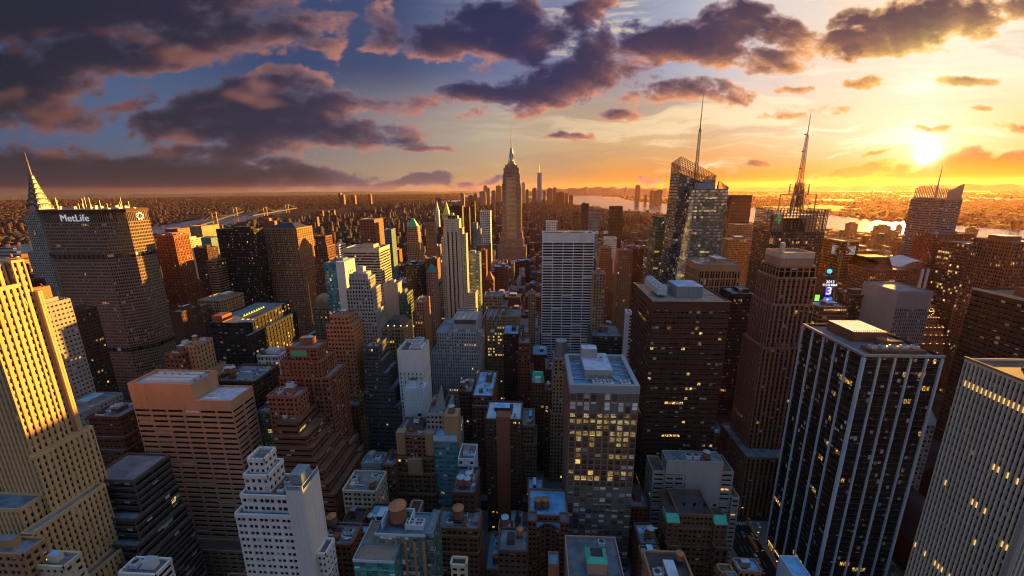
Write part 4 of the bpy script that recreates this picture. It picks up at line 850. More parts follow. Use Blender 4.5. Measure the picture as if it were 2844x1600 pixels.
tx = (at_y(152, 548, 437).x + at_y(224, 548, 437).x) / 2
text(b, 'MetLife', (tx, 436.6, 229.6), 11.0, 'sign_white', ext=.3)
A = b.each('emblem', 'sign_white'); cy_, cz_ = (w1[1] + w2[1]) / 2 + 2, 230
for i in range(8):
    t = i * math.pi / 4 + .2
    for dt, r0, r1 in ((-.30, 3.6, 3.6), (.30, 3.6, 3.6)):
        A.bar((P1.x + .5, cy_ + 2.2 * math.cos(t + (.39 if dt > 0 else -.39)), cz_ + 2.2 * math.sin(t + (.39 if dt > 0 else -.39))), (P1.x + .5, cy_ + r0 * math.cos(t + dt), cz_ + r0 * math.sin(t + dt)), .22)
        A.bar((P1.x + .5, cy_ + 5.0 * math.cos(t), cz_ + 5.0 * math.sin(t)), (P1.x + .5, cy_ + r0 * math.cos(t + dt), cz_ + r0 * math.sin(t + dt)), .22)
b.P('podium', 'darkbrown').prism([(PL.x - 30, 425), (P1.x + 16, 425), (P1.x + 16, sy + 5), (PL.x - 30, sy + 5)], 0, 14); b.P('podium_roof', 'r_dark').box(PL.x - 29, P1.x + 15, 426, sy + 4, 14, 14.2)
reg(b, PL.x - 32, P1.x + 18, 420, sy + 6, 100, 445, 520, 1015)

# silver spired tower behind it
b = Bld('spired_tower', 'art deco tower with tiered silver arches and a needle spire behind the octagonal slab', 'office tower', (at_y(112, 560, 575).x, 575, 0))
cx, cy = b.loc[0], 575; ss_ = St('concrete', 'g_dark', 3, 3.7, .4, .4, .3, vert=True)
for hw, z0, z1 in ((22, 0, 120), (18, 120, 172), (13.5, 172, 222), (9.8, 222, 234)): tier(b, cx - hw, cx + hw, cy - hw, cy + hw, z0, z1, ss_, par=.5)
A = b.P('crown', 'crown_steel')
def arch(r, z0, hgt, dep, ax):
    n = 10; pts = [(-r, z0)] + [(-r * math.cos(math.pi * i / n), z0 + hgt * (.35 + .65 * math.sin(math.pi * i / n))) for i in range(n + 1)] + [(r, z0)]
    T = (lambda u, o, z: (cx + u, cy + o, z)) if ax == 0 else (lambda u, o, z: (cx - o, cy + u, z))
    A.poly([T(u, -dep, z) for u, z in pts[::-1]][::-1]); A.poly([T(u, dep, z) for u, z in pts][::-1])
    for (u, z), (u2, z2) in zip(pts, pts[1:]): A.quad(T(u, -dep, z), T(u, dep, z), T(u2, dep, z2), T(u2, -dep, z2))
metal('crown_steel', (.36, .31, .24), .45, .5)
def arch_rim(r, z0, hgt, dep, ax):
    n = 10; f = lambda q: [(-r * q * math.cos(math.pi * i / n), z0 + hgt * q * (.35 + .65 * math.sin(math.pi * i / n))) for i in range(n + 1)]
    T = (lambda u, o, z: (cx + u, cy + o, z)) if ax == 0 else (lambda u, o, z: (cx - o, cy + u, z))
    AR = b.each('arch_rim', 'iron')
    for (a_, b2), (c_, d_) in zip(zip(f(1.0), f(1.0)[1:]), zip(f(.80), f(.80)[1:])): AR.quad(T(a_[0], -dep - .05, a_[1]), T(b2[0], -dep - .05, b2[1]), T(d_[0], -dep - .05, d_[1]), T(c_[0], -dep - .05, c_[1]))
lev = [(9.6, 232, 11.5, 9.9), (7.8, 240.5, 11, 8.1), (6.2, 248.5, 10.5, 6.5), (4.9, 256, 10, 5.2), (3.7, 263, 9.5, 4.0), (2.8, 269.5, 9, 3.0), (2.0, 275.5, 8.5, 2.2)]
for r, z0, hg, dp in lev:
    arch(r, z0, hg, dp, 0); arch(r, z0, hg, dp, 1); arch_rim(r, z0, hg, dp, 0); arch_rim(r, z0, hg, dp, 1)
    for i in range(5):
        t = math.pi * (i + .5) / 5; u = -r * .72 * math.cos(t); z = z0 + hg * (.2 + .52 * math.sin(t)); q = .13 * r
        for ax in (0, 1):
            T = (lambda u, o, z: (cx + u, cy + o, z)) if ax == 0 else (lambda u, o, z: (cx - o, cy + u, z))
            b.P('crown_window', 'iron').poly([T(u - q, -dp - .06, z - q), T(u + q, -dp - .06, z - q), T(u, -dp - .06, z + 2.6 * q)])
b.P('spire', 'crown_steel').cone(cx, cy, 276, 286, 1.5, .9, 8, False); b.P('spire', 'crown_steel').cone(cx, cy, 286, at_y(78, 383, 575).z, 1.0, .12, 8)
reg(b, cx - 23, cx + 23, cy - 23, cy + 23, 70, 150, 382, 780)

# the tall stepped tower with the mast, centre
b = Bld('spire_skyscraper', 'tallest stepped stone skyscraper with a mooring mast and antenna near the photo centre', 'skyscraper', (at_y(1286, 470, 1280).x, 1300, 0))
cx, cy = b.loc[0], 1280; es = St('pink', 'g_dark', 3.4, 3.9, .50, .45, .5, vert=True)
for hw, y0, y1, z0, z1 in ((60, -6, 52, 0, 24), (46, -3, 47, 24, 78), (38, 0, 42, 78, 104), (29, 3, 38, 104, 272), (26.5, 4.5, 36.5, 272, 300), (23.5, 6, 35, 300, 319), (19, 8, 32, 319, 327)):
    tier(b, cx - hw, cx + hw, cy + y0, cy + y1, z0, z1, es, par=.6)
tier(b, cx - 15, cx + 15, cy + .6, cy + 2.9, 104, 290, es.but(wall='lime'), par=.6); tier(b, cx + 29.1, cx + 31.5, cy + 8, cy + 32, 104, 262, es.but(wall='lime'), par=.6); tier(b, cx - 34, cx + 34, cy + 2, cy + 39, 104, 122, es, par=.5)
W = b.P('mast', 'steel_dull'); my = cy + 20
W.box(cx - 13, cx + 13, my - 12, my + 12, 327, 331); W.box(cx - 9, cx + 9, my - 9, my + 9, 331, 338); W.cone(cx, my, 338, 364, 5.6, 4.8, 12, False); W.cone(cx, my, 364, 369, 5.6, 5.0, 12); W.cone(cx, my, 369, 375, 4.2, 3.4, 12); W.cone(cx, my, 375, 381, 3.0, 1.4, 12)
for i in range(4):
    t = i * math.pi / 2; A = b.each('mast_wing', 'steel_bright'); A.bar((cx + 8.6 * math.cos(t), my + 8.6 * math.sin(t), 338), (cx + 5.2 * math.cos(t), my + 5.2 * math.sin(t), 362), 1.0)
A = b.P('antenna', 'iron'); A.cone(cx, my, 381, 400, 1.5, 1.2, 8, False); A.cone(cx, my, 400, 421, 1.0, .8, 8, False); A.cone(cx, my, 421, 449, .6, .25, 6)
for z in (386, 391, 396, 404): A.cone(cx, my, z, z + 1.2, 2.2, 2.2, 8)
reg(b, cx - 62, cx + 62, cy - 8, cy + 54, 1250, 1318, 310, 650)

# black limestone tower with three dark stripes
b = Bld('striped_tower', 'pale limestone tower with three long black stripes left of the tallest spire', 'office tower', (at_y(1142, 560, 610).x, 620, 0))
ls = St('cream', 'g_dark', 3.1, 3.6, .5, .45, .35); bl = St('lime', 'g_dark', 3.0, 3.6, .97, .5, .3)
xa, xb = at_y(1117, 553, 610).x, at_y(1155, 553, 610).x; za = at_y(1135, 553, 610).z
def py(y): return at_y(1135, y, 610).z
tier(b, xa, xb, 610, 626, 0, za, St('cream', 'g_dark', 3, 3.6, .98, .6, vert=True), par=1.5)
for i in range(3): x = xa + (xb - xa) * (.22 + .27 * i); b.each('dark_stripe', 'black').box(x - .85, x + .85, 609.6, 609.9, 0, py(583))
for i in range(5): x = xa + (xb - xa) * i / 4; b.P('crown_pinnacle', 'lime').cone(x, 610.4, za, za + 5, .8, .15, 6)
tier(b, at_y(1109, 600, 610).x, xa - .1, 611, 626, 0, py(600), ls, par=.8); tier(b, xb + .1, xb + 4, 611, 627, 0, py(575), ls, par=.8); tier(b, xb + 4.1, xb + 9, 611.5, 628, 0, py(590), ls, par=.8)
tier(b, xb + 9.1, xb + 21, 611, 632, 0, py(738), ls, par=.8); tier(b, xb - 6, xb + 24, 601, 610.9, 0, py(775), ls, par=.8)
b.P('roof_machine', 'iron').box(xa + 5, xb - 3, 613, 623, za, za + 6); put_unit(b, (xa + xb) / 2, 618, za + 6, 1.5)
reg(b, xa - 6, xb + 25, 600, 634, 1107, 1197, 540, 805)

# tall faceted glass tower with a sloping crown and mast
b = Bld('faceted_glass_tower', 'tall faceted glass tower with a sloping lattice crown and a thin mast', 'skyscraper', (215, 570, 0))
fl = 4.1; glass('facet_reflection', (.42, .42, .22), .02, .05, .14, .6, .3, .2, power=.6)  # golden reflection of nearby buildings is put into this facet's glass colour
def gface(pts, bay=3.0, mat='tower_glass'):
    p = [Vector(q) for q in pts]; t = (p[1] - p[0]); t.z = 0; t.normalize()
    b.P('glazing', mat).poly([tuple(q) for q in p], [((q - p[0]).dot(t) / bay, q.z / fl) for q in p])
    # spandrel strips that follow every other storey
    zs = [q.z for q in p]; n = t.cross(Vector((0, 0, 1))); z = math.ceil(min(zs) / fl) * fl
    while z < max(zs) - 1:
        cr = []
        for i in range(len(p)):
            a, c = p[i], p[(i + 1) % len(p)]
            if (a.z - z) * (c.z - z) < 0: cr.append(a + (c - a) * ((z - a.z) / (c.z - a.z)))
        if len(cr) == 2:
            a, c = (cr if (cr[1] - cr[0]).dot(t) > 0 else cr[::-1]); o = n * .12
            b.P('spandrel', 'deepteal').quad(tuple(a + o), tuple(c + o), tuple(c + o + Vector((0, 0, 1.3))), tuple(a + o + Vector((0, 0, 1.3))))
        z += fl
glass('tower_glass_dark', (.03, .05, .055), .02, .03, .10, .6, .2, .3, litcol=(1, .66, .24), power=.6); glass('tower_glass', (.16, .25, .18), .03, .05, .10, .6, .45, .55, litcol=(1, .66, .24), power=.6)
# front mass: narrow facet with a golden reflection in its colour, between the dark left face and the front
YF = 545
tl = at_y(1748, 476, YF); tr = at_y(1833, 470, YF); bl_, br = at_y(1724, 706, YF), at_y(1826, 706, YF)
zt = tl.z; xr = tr.x
c_top = Vector((tl.x, YF, zt)); 
# chamfer: top corner point to a wide base
LB = at_y(1680, 706, YF + 20); BX = bl_.x
fz = 60
F1 = [(BX, YF, 0), (xr, YF, 0), (xr, YF, zt), (tl.x, YF, zt)]; gface(F1)
lx = at_y(1676, 706, YF + 22).x
gface([(lx, YF + 22, 0), (BX, YF, 0), (tl.x, YF, zt), (tl.x - 2.5, YF + 4, zt)], 2.6, 'facet_reflection')
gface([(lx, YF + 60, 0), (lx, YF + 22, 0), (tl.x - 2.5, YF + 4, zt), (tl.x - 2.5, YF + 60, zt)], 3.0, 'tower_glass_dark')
gface([(xr, YF, 0), (xr, YF + 55, 0), (xr, YF + 55, zt), (xr, YF, zt)])
b.P('roof', 'r_grey').quad((tl.x - 2.5, YF + .2, zt - .2), (xr, YF + .2, zt - .2), (xr, YF + 55, zt - .2), (tl.x - 2.5, YF + 55, zt - .2))
b.P('penthouse', 'steel').box(tl.x + 6, xr - 14, YF + 8, YF + 18, zt, at_y(1780, 460, YF + 8).z); b.P('penthouse', 'steel').box(tl.x + 16, xr - 16, YF + 8.3, YF + 20, zt, at_y(1785, 452, YF + 8).z)
# rear mass with the sloping crown
YB = 572; a = at_y(1714, 394, YB); c = at_y(1802, 441, YB); ab = at_y(1676, 706, YB)
zb1, zb2 = at_y(1716, 436, YB).z, at_y(1800, 470, YB).z
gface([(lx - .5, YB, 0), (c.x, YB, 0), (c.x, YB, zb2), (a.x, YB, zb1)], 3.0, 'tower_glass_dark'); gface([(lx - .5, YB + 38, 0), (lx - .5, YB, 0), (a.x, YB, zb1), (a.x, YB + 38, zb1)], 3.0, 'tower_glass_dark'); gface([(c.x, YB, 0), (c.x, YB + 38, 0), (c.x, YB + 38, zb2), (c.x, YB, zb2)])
b.P('roof', 'r_grey').quad((a.x, YB + .2, zb1), (c.x, YB + .2, zb2), (c.x, YB + 38, zb2), (a.x, YB + 38, zb1))
L = b.P('crown_lattice', 'iron')
def lattice(p, q, zl0, zr0, zl1, zr1, n, m, r=.22, A=None):
    A = A or L; p, q = Vector(p), Vector(q)
    for i in range(n + 1):
        t = i / n; v = p.lerp(q, t); A.bar((v.x, v.y, zl0 + (zr0 - zl0) * t), (v.x, v.y, zl1 + (zr1 - zl1) * t), r)
    for j in range(m + 1):
        s = j / m; A.bar((p.x, p.y, zl0 + (zl1 - zl0) * s), (q.x, q.y, zr0 + (zr1 - zr0) * s), r)
lattice((a.x, YB - .1, 0), (c.x, YB - .1, 0), zb1, zb2, a.z, c.z, 22, 9); lattice((a.x, YB, 0), (a.x, YB + 38, 0), zb1, zb1, a.z, a.z - 6, 12, 8); lattice((c.x, YB, 0), (c.x, YB + 38, 0), zb2, zb2, c.z, c.z, 12, 6)
G = b.P('crown_glass', 'g_gold'); lattice((a.x, YB + 37.9, 0), (c.x, YB + 37.9, 0), zb1, zb2, a.z - 6, c.z, 22, 9)
r0, r1, r2 = at_y(1803, 480, YF + 30), at_y(1832, 455, YF + 30), at_y(1836, 470, YF + 2)
lattice((r0.x, YF + 30, 0), (xr, YF + 30, 0), zt, zt, zt + 4, r1.z, 9, 6); lattice((xr, YF, 0), (xr, YF + 30, 0), zt, zt, zt + 2, r1.z, 8, 6)
# mast
mp = at_y(1752, 412, YB + 18); mt = at_y(1766, 226, YB + 18); M = b.P('mast', 'iron'); mx, my = mp.x + .5, YB + 18
def mast(M, mx, my, z0, z1, w0, w1, seg):
    for i in range(seg):
        t0, t1 = i / seg, (i + 1) / seg; za, zb = z0 + (z1 - z0) * t0, z0 + (z1 - z0) * t1; wa, wb = w0 + (w1 - w0) * t0, w0 + (w1 - w0) * t1
        c0 = [(mx + sx * wa, my + sy * wa, za) for sx, sy in ((-1, -1), (1, -1), (1, 1), (-1, 1))]; c1 = [(mx + sx * wb, my + sy * wb, zb) for sx, sy in ((-1, -1), (1, -1), (1, 1), (-1, 1))]
        for j in range(4): M.bar(c0[j], c1[j], min(.5, max(.16, wa * .16))); M.bar(c0[j], c1[(j + 1) % 4], .12); M.bar(c1[j], c1[(j + 1) % 4], .12)
zm = zb2 - 4; mast(M, mx, my, zm, zm + (mt.z - zm) * .62, 1.7, 1.1, 16); M.cone(mx, my, zm + (mt.z - zm) * .60, mt.z, .9, .2, 8)
reg(b, lx - 3, xr + 3, YF - 2, YF + 68, 1676, 1836, 225, 706)

# tower with a lattice mast, rounded top works and a lattice crown
b = Bld('mast_tower', 'dark tower with a lattice crown, white roof frame and tall red-brown mast', 'office tower', (at_y(2005, 600, 580).x, 600, 0))
x0, x1 = at_y(1936, 600, 580).x, at_y(2072, 600, 580).x; zr = at_y(2000, 585, 580).z; zl = at_y(2000, 528, 580).z
ms = St('darkgrey', 'g_bronze', 2.6, 3.9, .18, .3, .25); tier(b, x0, x1, 580, 625, 0, zr, ms)
b.P('drum', 'steel_dull').cone(x0 + 12, 592, zr, zl - 6, 8, 8, 20); b.P('drum', 'steel_dull').cone(x1 - 14, 600, zr, zl - 8, 10, 10, 20); b.P('plant_block', 'black').box(x0 + 18, x1 - 20, 590, 615, zr, zl - 12)
L = b.P('crown_lattice', 'iron')
for p, q in (((x0, 580, 0), (x1, 580, 0)), ((x0, 580, 0), (x0, 625, 0)), ((x1, 580, 0), (x1, 625, 0)), ((x0, 625, 0), (x1, 625, 0))): lattice(p, q, zr, zr, zl, zl, 16, 8, .36, L)
o = text(b, '4', (x0 + 7, 579.4, zl - 13), 20, 'sign_green', name='lettering'); 
mx, my = (at_y(2003, 520, 602).x), 602; FR = b.P('roof_frame', 'steel_dull'); fz = at_y(2000, 490, 602).z; hw = 15
for sx in (-1, 1):
    for sy in (-1, 1): FR.bar((mx + sx * hw, my + sy * hw, zl - 8), (mx + sx * hw, my + sy * hw, fz), .5); FR.bar((mx + sx * hw, my + sy * hw, zl - 6), (mx + sx * 4, my + sy * 4, fz - 4), .35)
for sx in (-1, 1): FR.bar((mx + sx * hw, my - hw, fz), (mx + sx * hw, my + hw, fz), .5); FR.bar((mx - hw, my + sx * hw, fz), (mx + hw, my + sx * hw, fz), .5); FR.bar((mx - hw - 14, my + sx * hw, zl - 16), (mx - hw, my + sx * hw, zl), .4); FR.bar((mx + hw + 10, my + sx * hw, zl - 16), (mx + hw, my + sx * hw, zl), .4)
plain('mast_paint', (.28, .09, .03), .5); M = b.P('mast', 'mast_paint'); tz = at_y(2040, 280, 602).z; B0 = zl - 6
mast(b.P('mast_base', 'iron'), mx, my, B0, B0 + 42, 5.5, 3.4, 8); mast(b.P('mast_base', 'iron'), mx, my, B0 + 26, B0 + 40, 8, 8, 3)
mast(M, mx, my, B0 + 40, B0 + (tz - B0) * .78, 2.3, 1.1, 16); M.cone(mx, my, B0 + (tz - B0) * .76, tz, .7, .2, 8)
for i in range(3): z = B0 + 60 + i * 22; b.each('dish', 'iron').cone(mx - 3.4, my - 1, z, z + 1.6, 1.3, 1.3, 10)
for i in range(26): x, y = mx + rg.uniform(-7, 7), my + rg.uniform(-7, 7); b.P('aerial', 'iron').bar((x, y, B0 + 8), (x, y, B0 + 8 + rg.uniform(4, 40)), .25)
reg(b, x0, x1, 580, 626, 1928, 2076, 280, 700)

# slender stepped brown tower beside it
b = Bld('granite_tower', 'slender brown granite tower with a pale crown box and deep vertical piers', 'office tower', (at_y(2005, 700, 300).x, 312, 0))
x0, x1 = at_y(1966, 640, 300).x, at_y(2056, 640, 300).x; zt = at_y(2005, 640, 300).z; gp = St('rust', 'g_dark', 3.5, 3.8, .36, .38, .9, vert=True, sp='darkbrown')
gp.wall = 'granite'; wall('granite', (.23, .125, .085)); facade('far_granite', (.23, .125, .085))
pz = lambda y: at_y(2005, y, 300).z
tier(b, x0 + 1, x1 - 1, 301, 322, pz(672), zt, St('pink', 'g_dark', 9, 9, .96, .8, .2), par=1.2); b.P('crown_trim', 'cream').box(x0 + .8, x1 - .8, 300.8, 301, zt - 3, zt + .6); b.P('crown_trim', 'cream').box(x0 + .7, x0 + .95, 301, 322, zt - 3, zt + .6)
b.P('roof_mast', 'cream').box(x0 + 1.4, x0 + 3.4, 303, 306, zt, zt + 8)
tier(b, x0, x1 + 1, 300, 324, pz(700), pz(672), St('granite', 'g_dark', 4, 8, .2, .2, .4), par=.8)
for gl, gr, gf, ya, yb_ in ((1, 2, 1, 700, 765), (3, 2.6, 2.5, 765, 872), (6, 3.5, 4, 872, 1180), ):
    tier(b, x0 - gl, x1 + gr, 300 - gf, 326, max(0, pz(yb_)), pz(ya), gp, par=.8)
for i in range(8): x = x0 - 5.5 + (x1 - x0 + 8) * i / 7; b.P('pier_cap', 'granite').box(x - .6, x + .6, 295.6, 297, pz(880), pz(858))
tier(b, x0 - 12, x1 + 6, 284, 330, 0, pz(1125) if pz(1125) > 20 else 30, gp)
reg(b, x0 - 13, x1 + 8, 283, 332, 1815, 2070, 632, 1300)

# white finned black tower
b = Bld('finned_tower', 'black glass tower with bright white vertical fins and a flat equipment roof, lower right', 'office tower', (192, 232, 0))
Yn = 209; c = at_y(2173, 898, Yn); x0 = c.x; x1 = at_y(2370, 897, Yn).x; zt = c.z; y1 = at_z(2024, 820, zt).y
fs = St('black', 'g_busy', 1.9, 3.9, .10, .30, .12, roof='r_grey', par=1.6); glass('g_tower', (.012, .010, .010), .004, .03, DIM=.47); fs.glass = 'g_tower'
tier(b, x0, x1, Yn, y1, 0, zt, fs)
for i in range(6):
    x = x0 + (x1 - x0) * i / 5; w = 1.1 if 0 < i < 5 else 1.6; b.each('white_fin', 'bluewhite').box(x - w * .34, x + w * .34, Yn - 1.0, Yn - .02, 0, zt - .2)
    y = Yn + (y1 - Yn) * i / 5; b.each('white_fin', 'bluewhite').box(x0 - 1.0, x0 - .02, y - .38, y + .38, 0, zt - .2)
b.P('roof_edge', 'concrete').box(x0 - .9, x1 + .9, Yn - .9, Yn + .2, zt + .3, zt + 1.7); b.P('roof_edge', 'concrete').box(x0 - .9, x0 + .2, Yn + .22, y1, zt + .3, zt + 1.7)
b.P('penthouse', 'brown').box(x0 + 10, x1 - 10, Yn + 22, y1 - 6, zt, zt + 6); b.P('penthouse_roof', 'r_blue', 'penthouse').quad((x0 + 10, Yn + 22, zt + 6.02), (x1 - 10, Yn + 22, zt + 6.02), (x1 - 10, y1 - 6, zt + 6.02), (x0 + 10, y1 - 6, zt + 6.02))
b.P('cooling_well', 'brown').box(x0 + 7, x1 - 4, Yn + 4, Yn + 12, zt, zt + 2.2); b.P('tank_drum', 'brown').cone(x0 + 22, Yn + 17, zt, zt + 4, 3, 3, 16); b.P('vent_pipe', 'brown').box(x0 + 25, x1 - 6, Yn + 15.5, Yn + 18.5, zt + .6, zt + 3)
for i in range(5): put_unit(b, x0 + 10 + i * 5.4, Yn + 8, zt + 1.4, 1.0)
for i in range(16): b.P('handrail', 'steel_dull').bar((x0 + 10 + i * 1.2, Yn + 22, zt + 6), (x0 + 10 + i * 1.2, Yn + 22, zt + 7.4), .08)
b.P('lamp_strip', 'lamp_row').box(x0 - .3, x0 - .1, Yn + 2, y1 - 2, 4.2, 5.0)
reg(b, x0 - 2, x1, Yn - 2, y1, 1925, 2370, 820, 1449)

# pinstriped tower at the right edge
b = Bld('pinstripe_tower', 'tower with closely spaced grey stone pinstripes, cut by the right edge of the photo', 'office tower', (190, 150, 0))
c = at_y(2427, 905, 167); x0, zt = c.x, c.z; yn = at_x(2567, 1342, x0).y
ps = St('pale_pier', 'g_dim', 1.62, 3.8, .40, .38, .8, vert=True, roof='r_brown', par=.8, sp='black'); wall('pale_pier', (.55, .50, .40)); facade('far_pale_pier', (.4, .4, .38))
tier(b, x0, x0 + 40, yn, 167, 0, zt, ps, sides='NE')
b.P('roof_rim', 'tan').box(x0 - .3, x0 + .8, yn - .3, 167.3, zt + .5, zt + 1.4); b.P('penthouse', 'brown').box(x0 + 12, x0 + 34, yn + 8, 158, zt, zt + 1.2)
for i in range(4): b.P('roof_pipe', 'steel_dull').bar((x0 + 7 + i * 6, 150, zt), (x0 + 7 + i * 6, 150, zt + 2.5), .3)
b.P('corner_pier', 'concrete').box(x0 - .35, x0 + 1.2, yn - .35, yn + 1.2, 0, zt)
nb_ = round((167 - yn) / 1.62); bw_ = (167 - yn) / nb_; rw = random.Random(2)
for (px_, py_, f0, f1, pr) in ((2450, 982, 0, 1, .95), (2400, 1240, .3, .9, .3), (2380, 1310, .05, .5, .5), (2330, 1400, .1, 1, .55), (2500, 1180, .0, .5, .35), (2480, 1330, .0, .4, .5)):
    zc = at_x(px_, py_, x0).z; zc = round(zc / 3.8) * 3.8
    for i in range(nb_):
        if f0 <= 1 - i / nb_ <= f1 and rw.random() < pr: b.each('window', 'lamp_row').box(x0 + .3, x0 + .36, 167 - (i + 1) * bw_ + .45, 167 - i * bw_ - .45, zc - 1.3, zc + 1.2)
reg(b, x0 - 2, x0 + 42, yn - 2, 168, 2265, 2700, 905, 1449)

# lit glass tower with an open equipment roof
b = Bld('lit_glass_tower', 'glass tower with glowing yellow floors and an open blue equipment roof', 'office tower', (40, 235, 0))
Y0 = 217; c = at_y(1434, 968, Y0); x0, zt = c.x, c.z; x1 = at_y(1610, 968, Y0).x; y1 = at_z(1432, 890, zt).y
glass('g_haze', (.085, .09, .08), .0, .004, .12, .6, .5); wz = St('granite', 'g_haze', 4.1, 4.0, .18, .16, .2); zs = [at_y(1520, y, Y0).z for y in (1040, 1225)]
tier(b, x0, x1, Y0, y1, 14, zs[1], wz, cap=False, sides='NE'); st2 = St('granite', 'g_full', 4.1, 4.0, .26, .20, .2)
edge(b, (x0, Y0), (x1, Y0), zs[1], zs[0], st2); edge(b, (x0, y1), (x0, Y0), zs[1], zs[0], wz); edge(b, (x1, Y0), (x1, y1), zs[1], zs[0], wz, False)
tier(b, x0, x1, Y0, y1, zs[0], zt - 3, St('granite', 'g_haze', 4.1, 8.5, .26, .10, .2), cap=False, sides='NE')
b.P('roof', 'r_blue').quad((x0, Y0, zt - 5), (x1, Y0, zt - 5), (x1, y1, zt - 5), (x0, y1, zt - 5))
R_ = b.P('roof_rim', 'ledge')
for xa, xb, ya, yb_ in ((x0 - .2, x1 + .2, Y0 - .2, Y0 + 2), (x0 - .2, x1 + .2, y1 - 2, y1), (x0 - .2, x0 + 2.4, Y0 + 2, y1 - 2), (x1 - 2.4, x1 + .2, Y0 + 2, y1 - 2)): R_.box(xa, xb, ya, yb_, zt - 5, zt)
cx0, cx1 = x0 + 10, x1 - 13; b.P('lift_house', 'concrete').box(cx0, cx1, Y0 + 14, y1 - 5, zt - 5, zt + 3); b.P('lift_house_roof', 'r_pale', 'lift_house').quad((cx0, Y0 + 14, zt + 3.02), (cx1, Y0 + 14, zt + 3.02), (cx1, y1 - 5, zt + 3.02), (cx0, y1 - 5, zt + 3.02))
b.P('lift_house', 'concrete').box(cx0 + .2, cx0 + 10, y1 - 13, y1 - 5.2, zt + 3.05, zt + 9); b.P('lift_house_roof', 'r_pale', 'lift_house').quad((cx0 + .2, y1 - 13, zt + 9.02), (cx0 + 10, y1 - 13, zt + 9.02), (cx0 + 10, y1 - 5.2, zt + 9.02), (cx0 + .2, y1 - 5.2, zt + 9.02))
BM = b.P('roof_beam', 'steel_dull')
for i in range(4): y = Y0 + 15 + i * 6.5; BM.bar((x0 + 2, y, zt - 1), (cx0, y + 1, zt - .5), .35); BM.bar((cx1, y + 1, zt - .5), (x1 - 2, y, zt - 1), .35)
for x in (x0 + 8, x0 + 16, x0 + 24, x1 - 8): BM.bar((x, Y0 + 2, zt - 1), ((x + (cx0 + cx1) / 2) / 2, Y0 + 14, zt - .5), .35)
BM.bar((x0 + 2, Y0 + 9.4, zt - 1), (x1 - 2, Y0 + 9.4, zt - 1), .4)
for x in (x0 + 16.5, x0 + 23, x0 + 33): put_unit(b, x, Y0 + 5.6, zt - 4.4, 1.9)
put_unit(b, cx1 - 5, y1 - 17, zt + 3, .9)
tier(b, x0 - 1, x1 + 4, Y0 - 4, y1 + 2, 0, 14, St('granite', 'g_dim', 4, 7, .2, .2, .3), roof='r_grey')
# the brightest rooms as windows of their own
wr = random.Random(11); bw = (x1 - x0) / round((x1 - x0) / 4.1); rows_ = round((zs[0] - zs[1]) / 4.0); fh = (zs[0] - zs[1]) / rows_; zf = [(0, .55), (1, .85), (2, .3), (3, .9), (4, .7), (5, .35), (6, .2), (7, .5), (10, .4), (11, .3)]
cols = [glass_c for glass_c in ((1, .70, .20), (1, .60, .15), (1, .78, .32))]
for i, cc in enumerate(cols):
    m_, k_, b_ = newmat('room_light_%d' % i); g_ = k_.n.new('ShaderNodeNewGeometry').outputs['Position']; gx_, gy_, gz_ = k_.xyz(g_)
    bl = k_.m('GREATER_THAN', k_.m('FRACT', k_.m('MULTIPLY', gx_, .98)), .16); nn_ = k_.ss(k_.noise(k_.v('MULTIPLY', g_, (.5, 1, .9)), 1.0, 3), .36, .56, .12, 1.0)
    b_.inputs['Base Color'].default_value = (.1, .08, .05, 1); b_.inputs['Roughness'].default_value = .2; b_.inputs['Emission Color'].default_value = (*cc, 1); k_.put(b_.inputs['Emission Strength'], k_.m('MULTIPLY', k_.m('MULTIPLY', nn_, k_.lr(bl, 0, 1, .35, 1)), (.17, .09, .24)[i] * LAMP / .85))
for r, pr in zf:
    for j in range(int(round((x1 - x0) / bw))):
        mid = abs((j + .5) / ((x1 - x0) / bw) - .5) < .14
        if wr.random() < pr * (.35 if mid and r > 1 else 1):
            z = zs[0] - (r + 1) * fh; b.each('window', 'room_light_%d' % wr.randint(0, 2)).box(x0 + j * bw + .62, x0 + (j + 1) * bw - .62, Y0 + .06, Y0 + .14, z + .5 + wr.random() * .8, z + fh - .45)
reg(b, x0 - 2, x1 + 5, Y0 - 5, y1 + 3, 1405, 1610, 890, 1435)

# pink granite slab
b = Bld('granite_slab', 'pink granite slab tower with dark window bands and a two level roof, lower left', 'office tower', (-222, 222, 0))
Y0 = 217; c = at_y(330, 1000, Y0); x0 = c.x; x1 = at_y(580, 1008, Y0).x; zt = at_y(580, 1013, Y0).z; zl = at_y(330, 990, Y0).z; D = 20
wall('rosestone', (.41, .225, .14)); facade('far_rosestone', (.41, .225, .14)); sl_ = St('rosestone', 'g_dark', 6.2, 3.75, .22, .55, .5); xm = at_y(490, 1010, Y0).x
tier(b, x0, x1, Y0, Y0 + D, 12, zt, St('rosestone', 'g_dark', 10.5, 3.75, .11, .52, .6, band=5), roof='r_pale')
tier(b, x0 - .1, xm, Y0 - .1, Y0 + D + .1, zt + .3, zl + 5, St('rosestone', 'g_dark', 30, 30, .99, .9, .1), roof='r_blue', par=2.2)
A = b.P('chiller', 'unit')
for i in range(3): A.box(x0 + 8, xm - 4, Y0 + 3.5 + i * 4.6, Y0 + 6.6 + i * 4.6, zl + 5.3, zl + 8)
for i in range(4): put_unit(b, x0 + 12 + i * 5, Y0 + 12.5, zl + 7.6, .9)
b.P('davit', 'white_paint').bar((x1 - 20, Y0 + 9, zt + .3), (x1 - 14, Y0 + 5, zt + 3.2), .25); b.P('davit', 'white_paint').box(x1 - 21, x1 - 11, Y0 + 4, Y0 + 5, zt + .1, zt + .6)
tier(b, x0 + 8, x1 + 3, Y0 - 9, Y0 - .2, 0, at_y(480, 1385, Y0 - 9).z, sl_, roof='r_brown'); b.P('plinth', 'rosestone').box(x0, x1, Y0, Y0 + D, 0, 12)
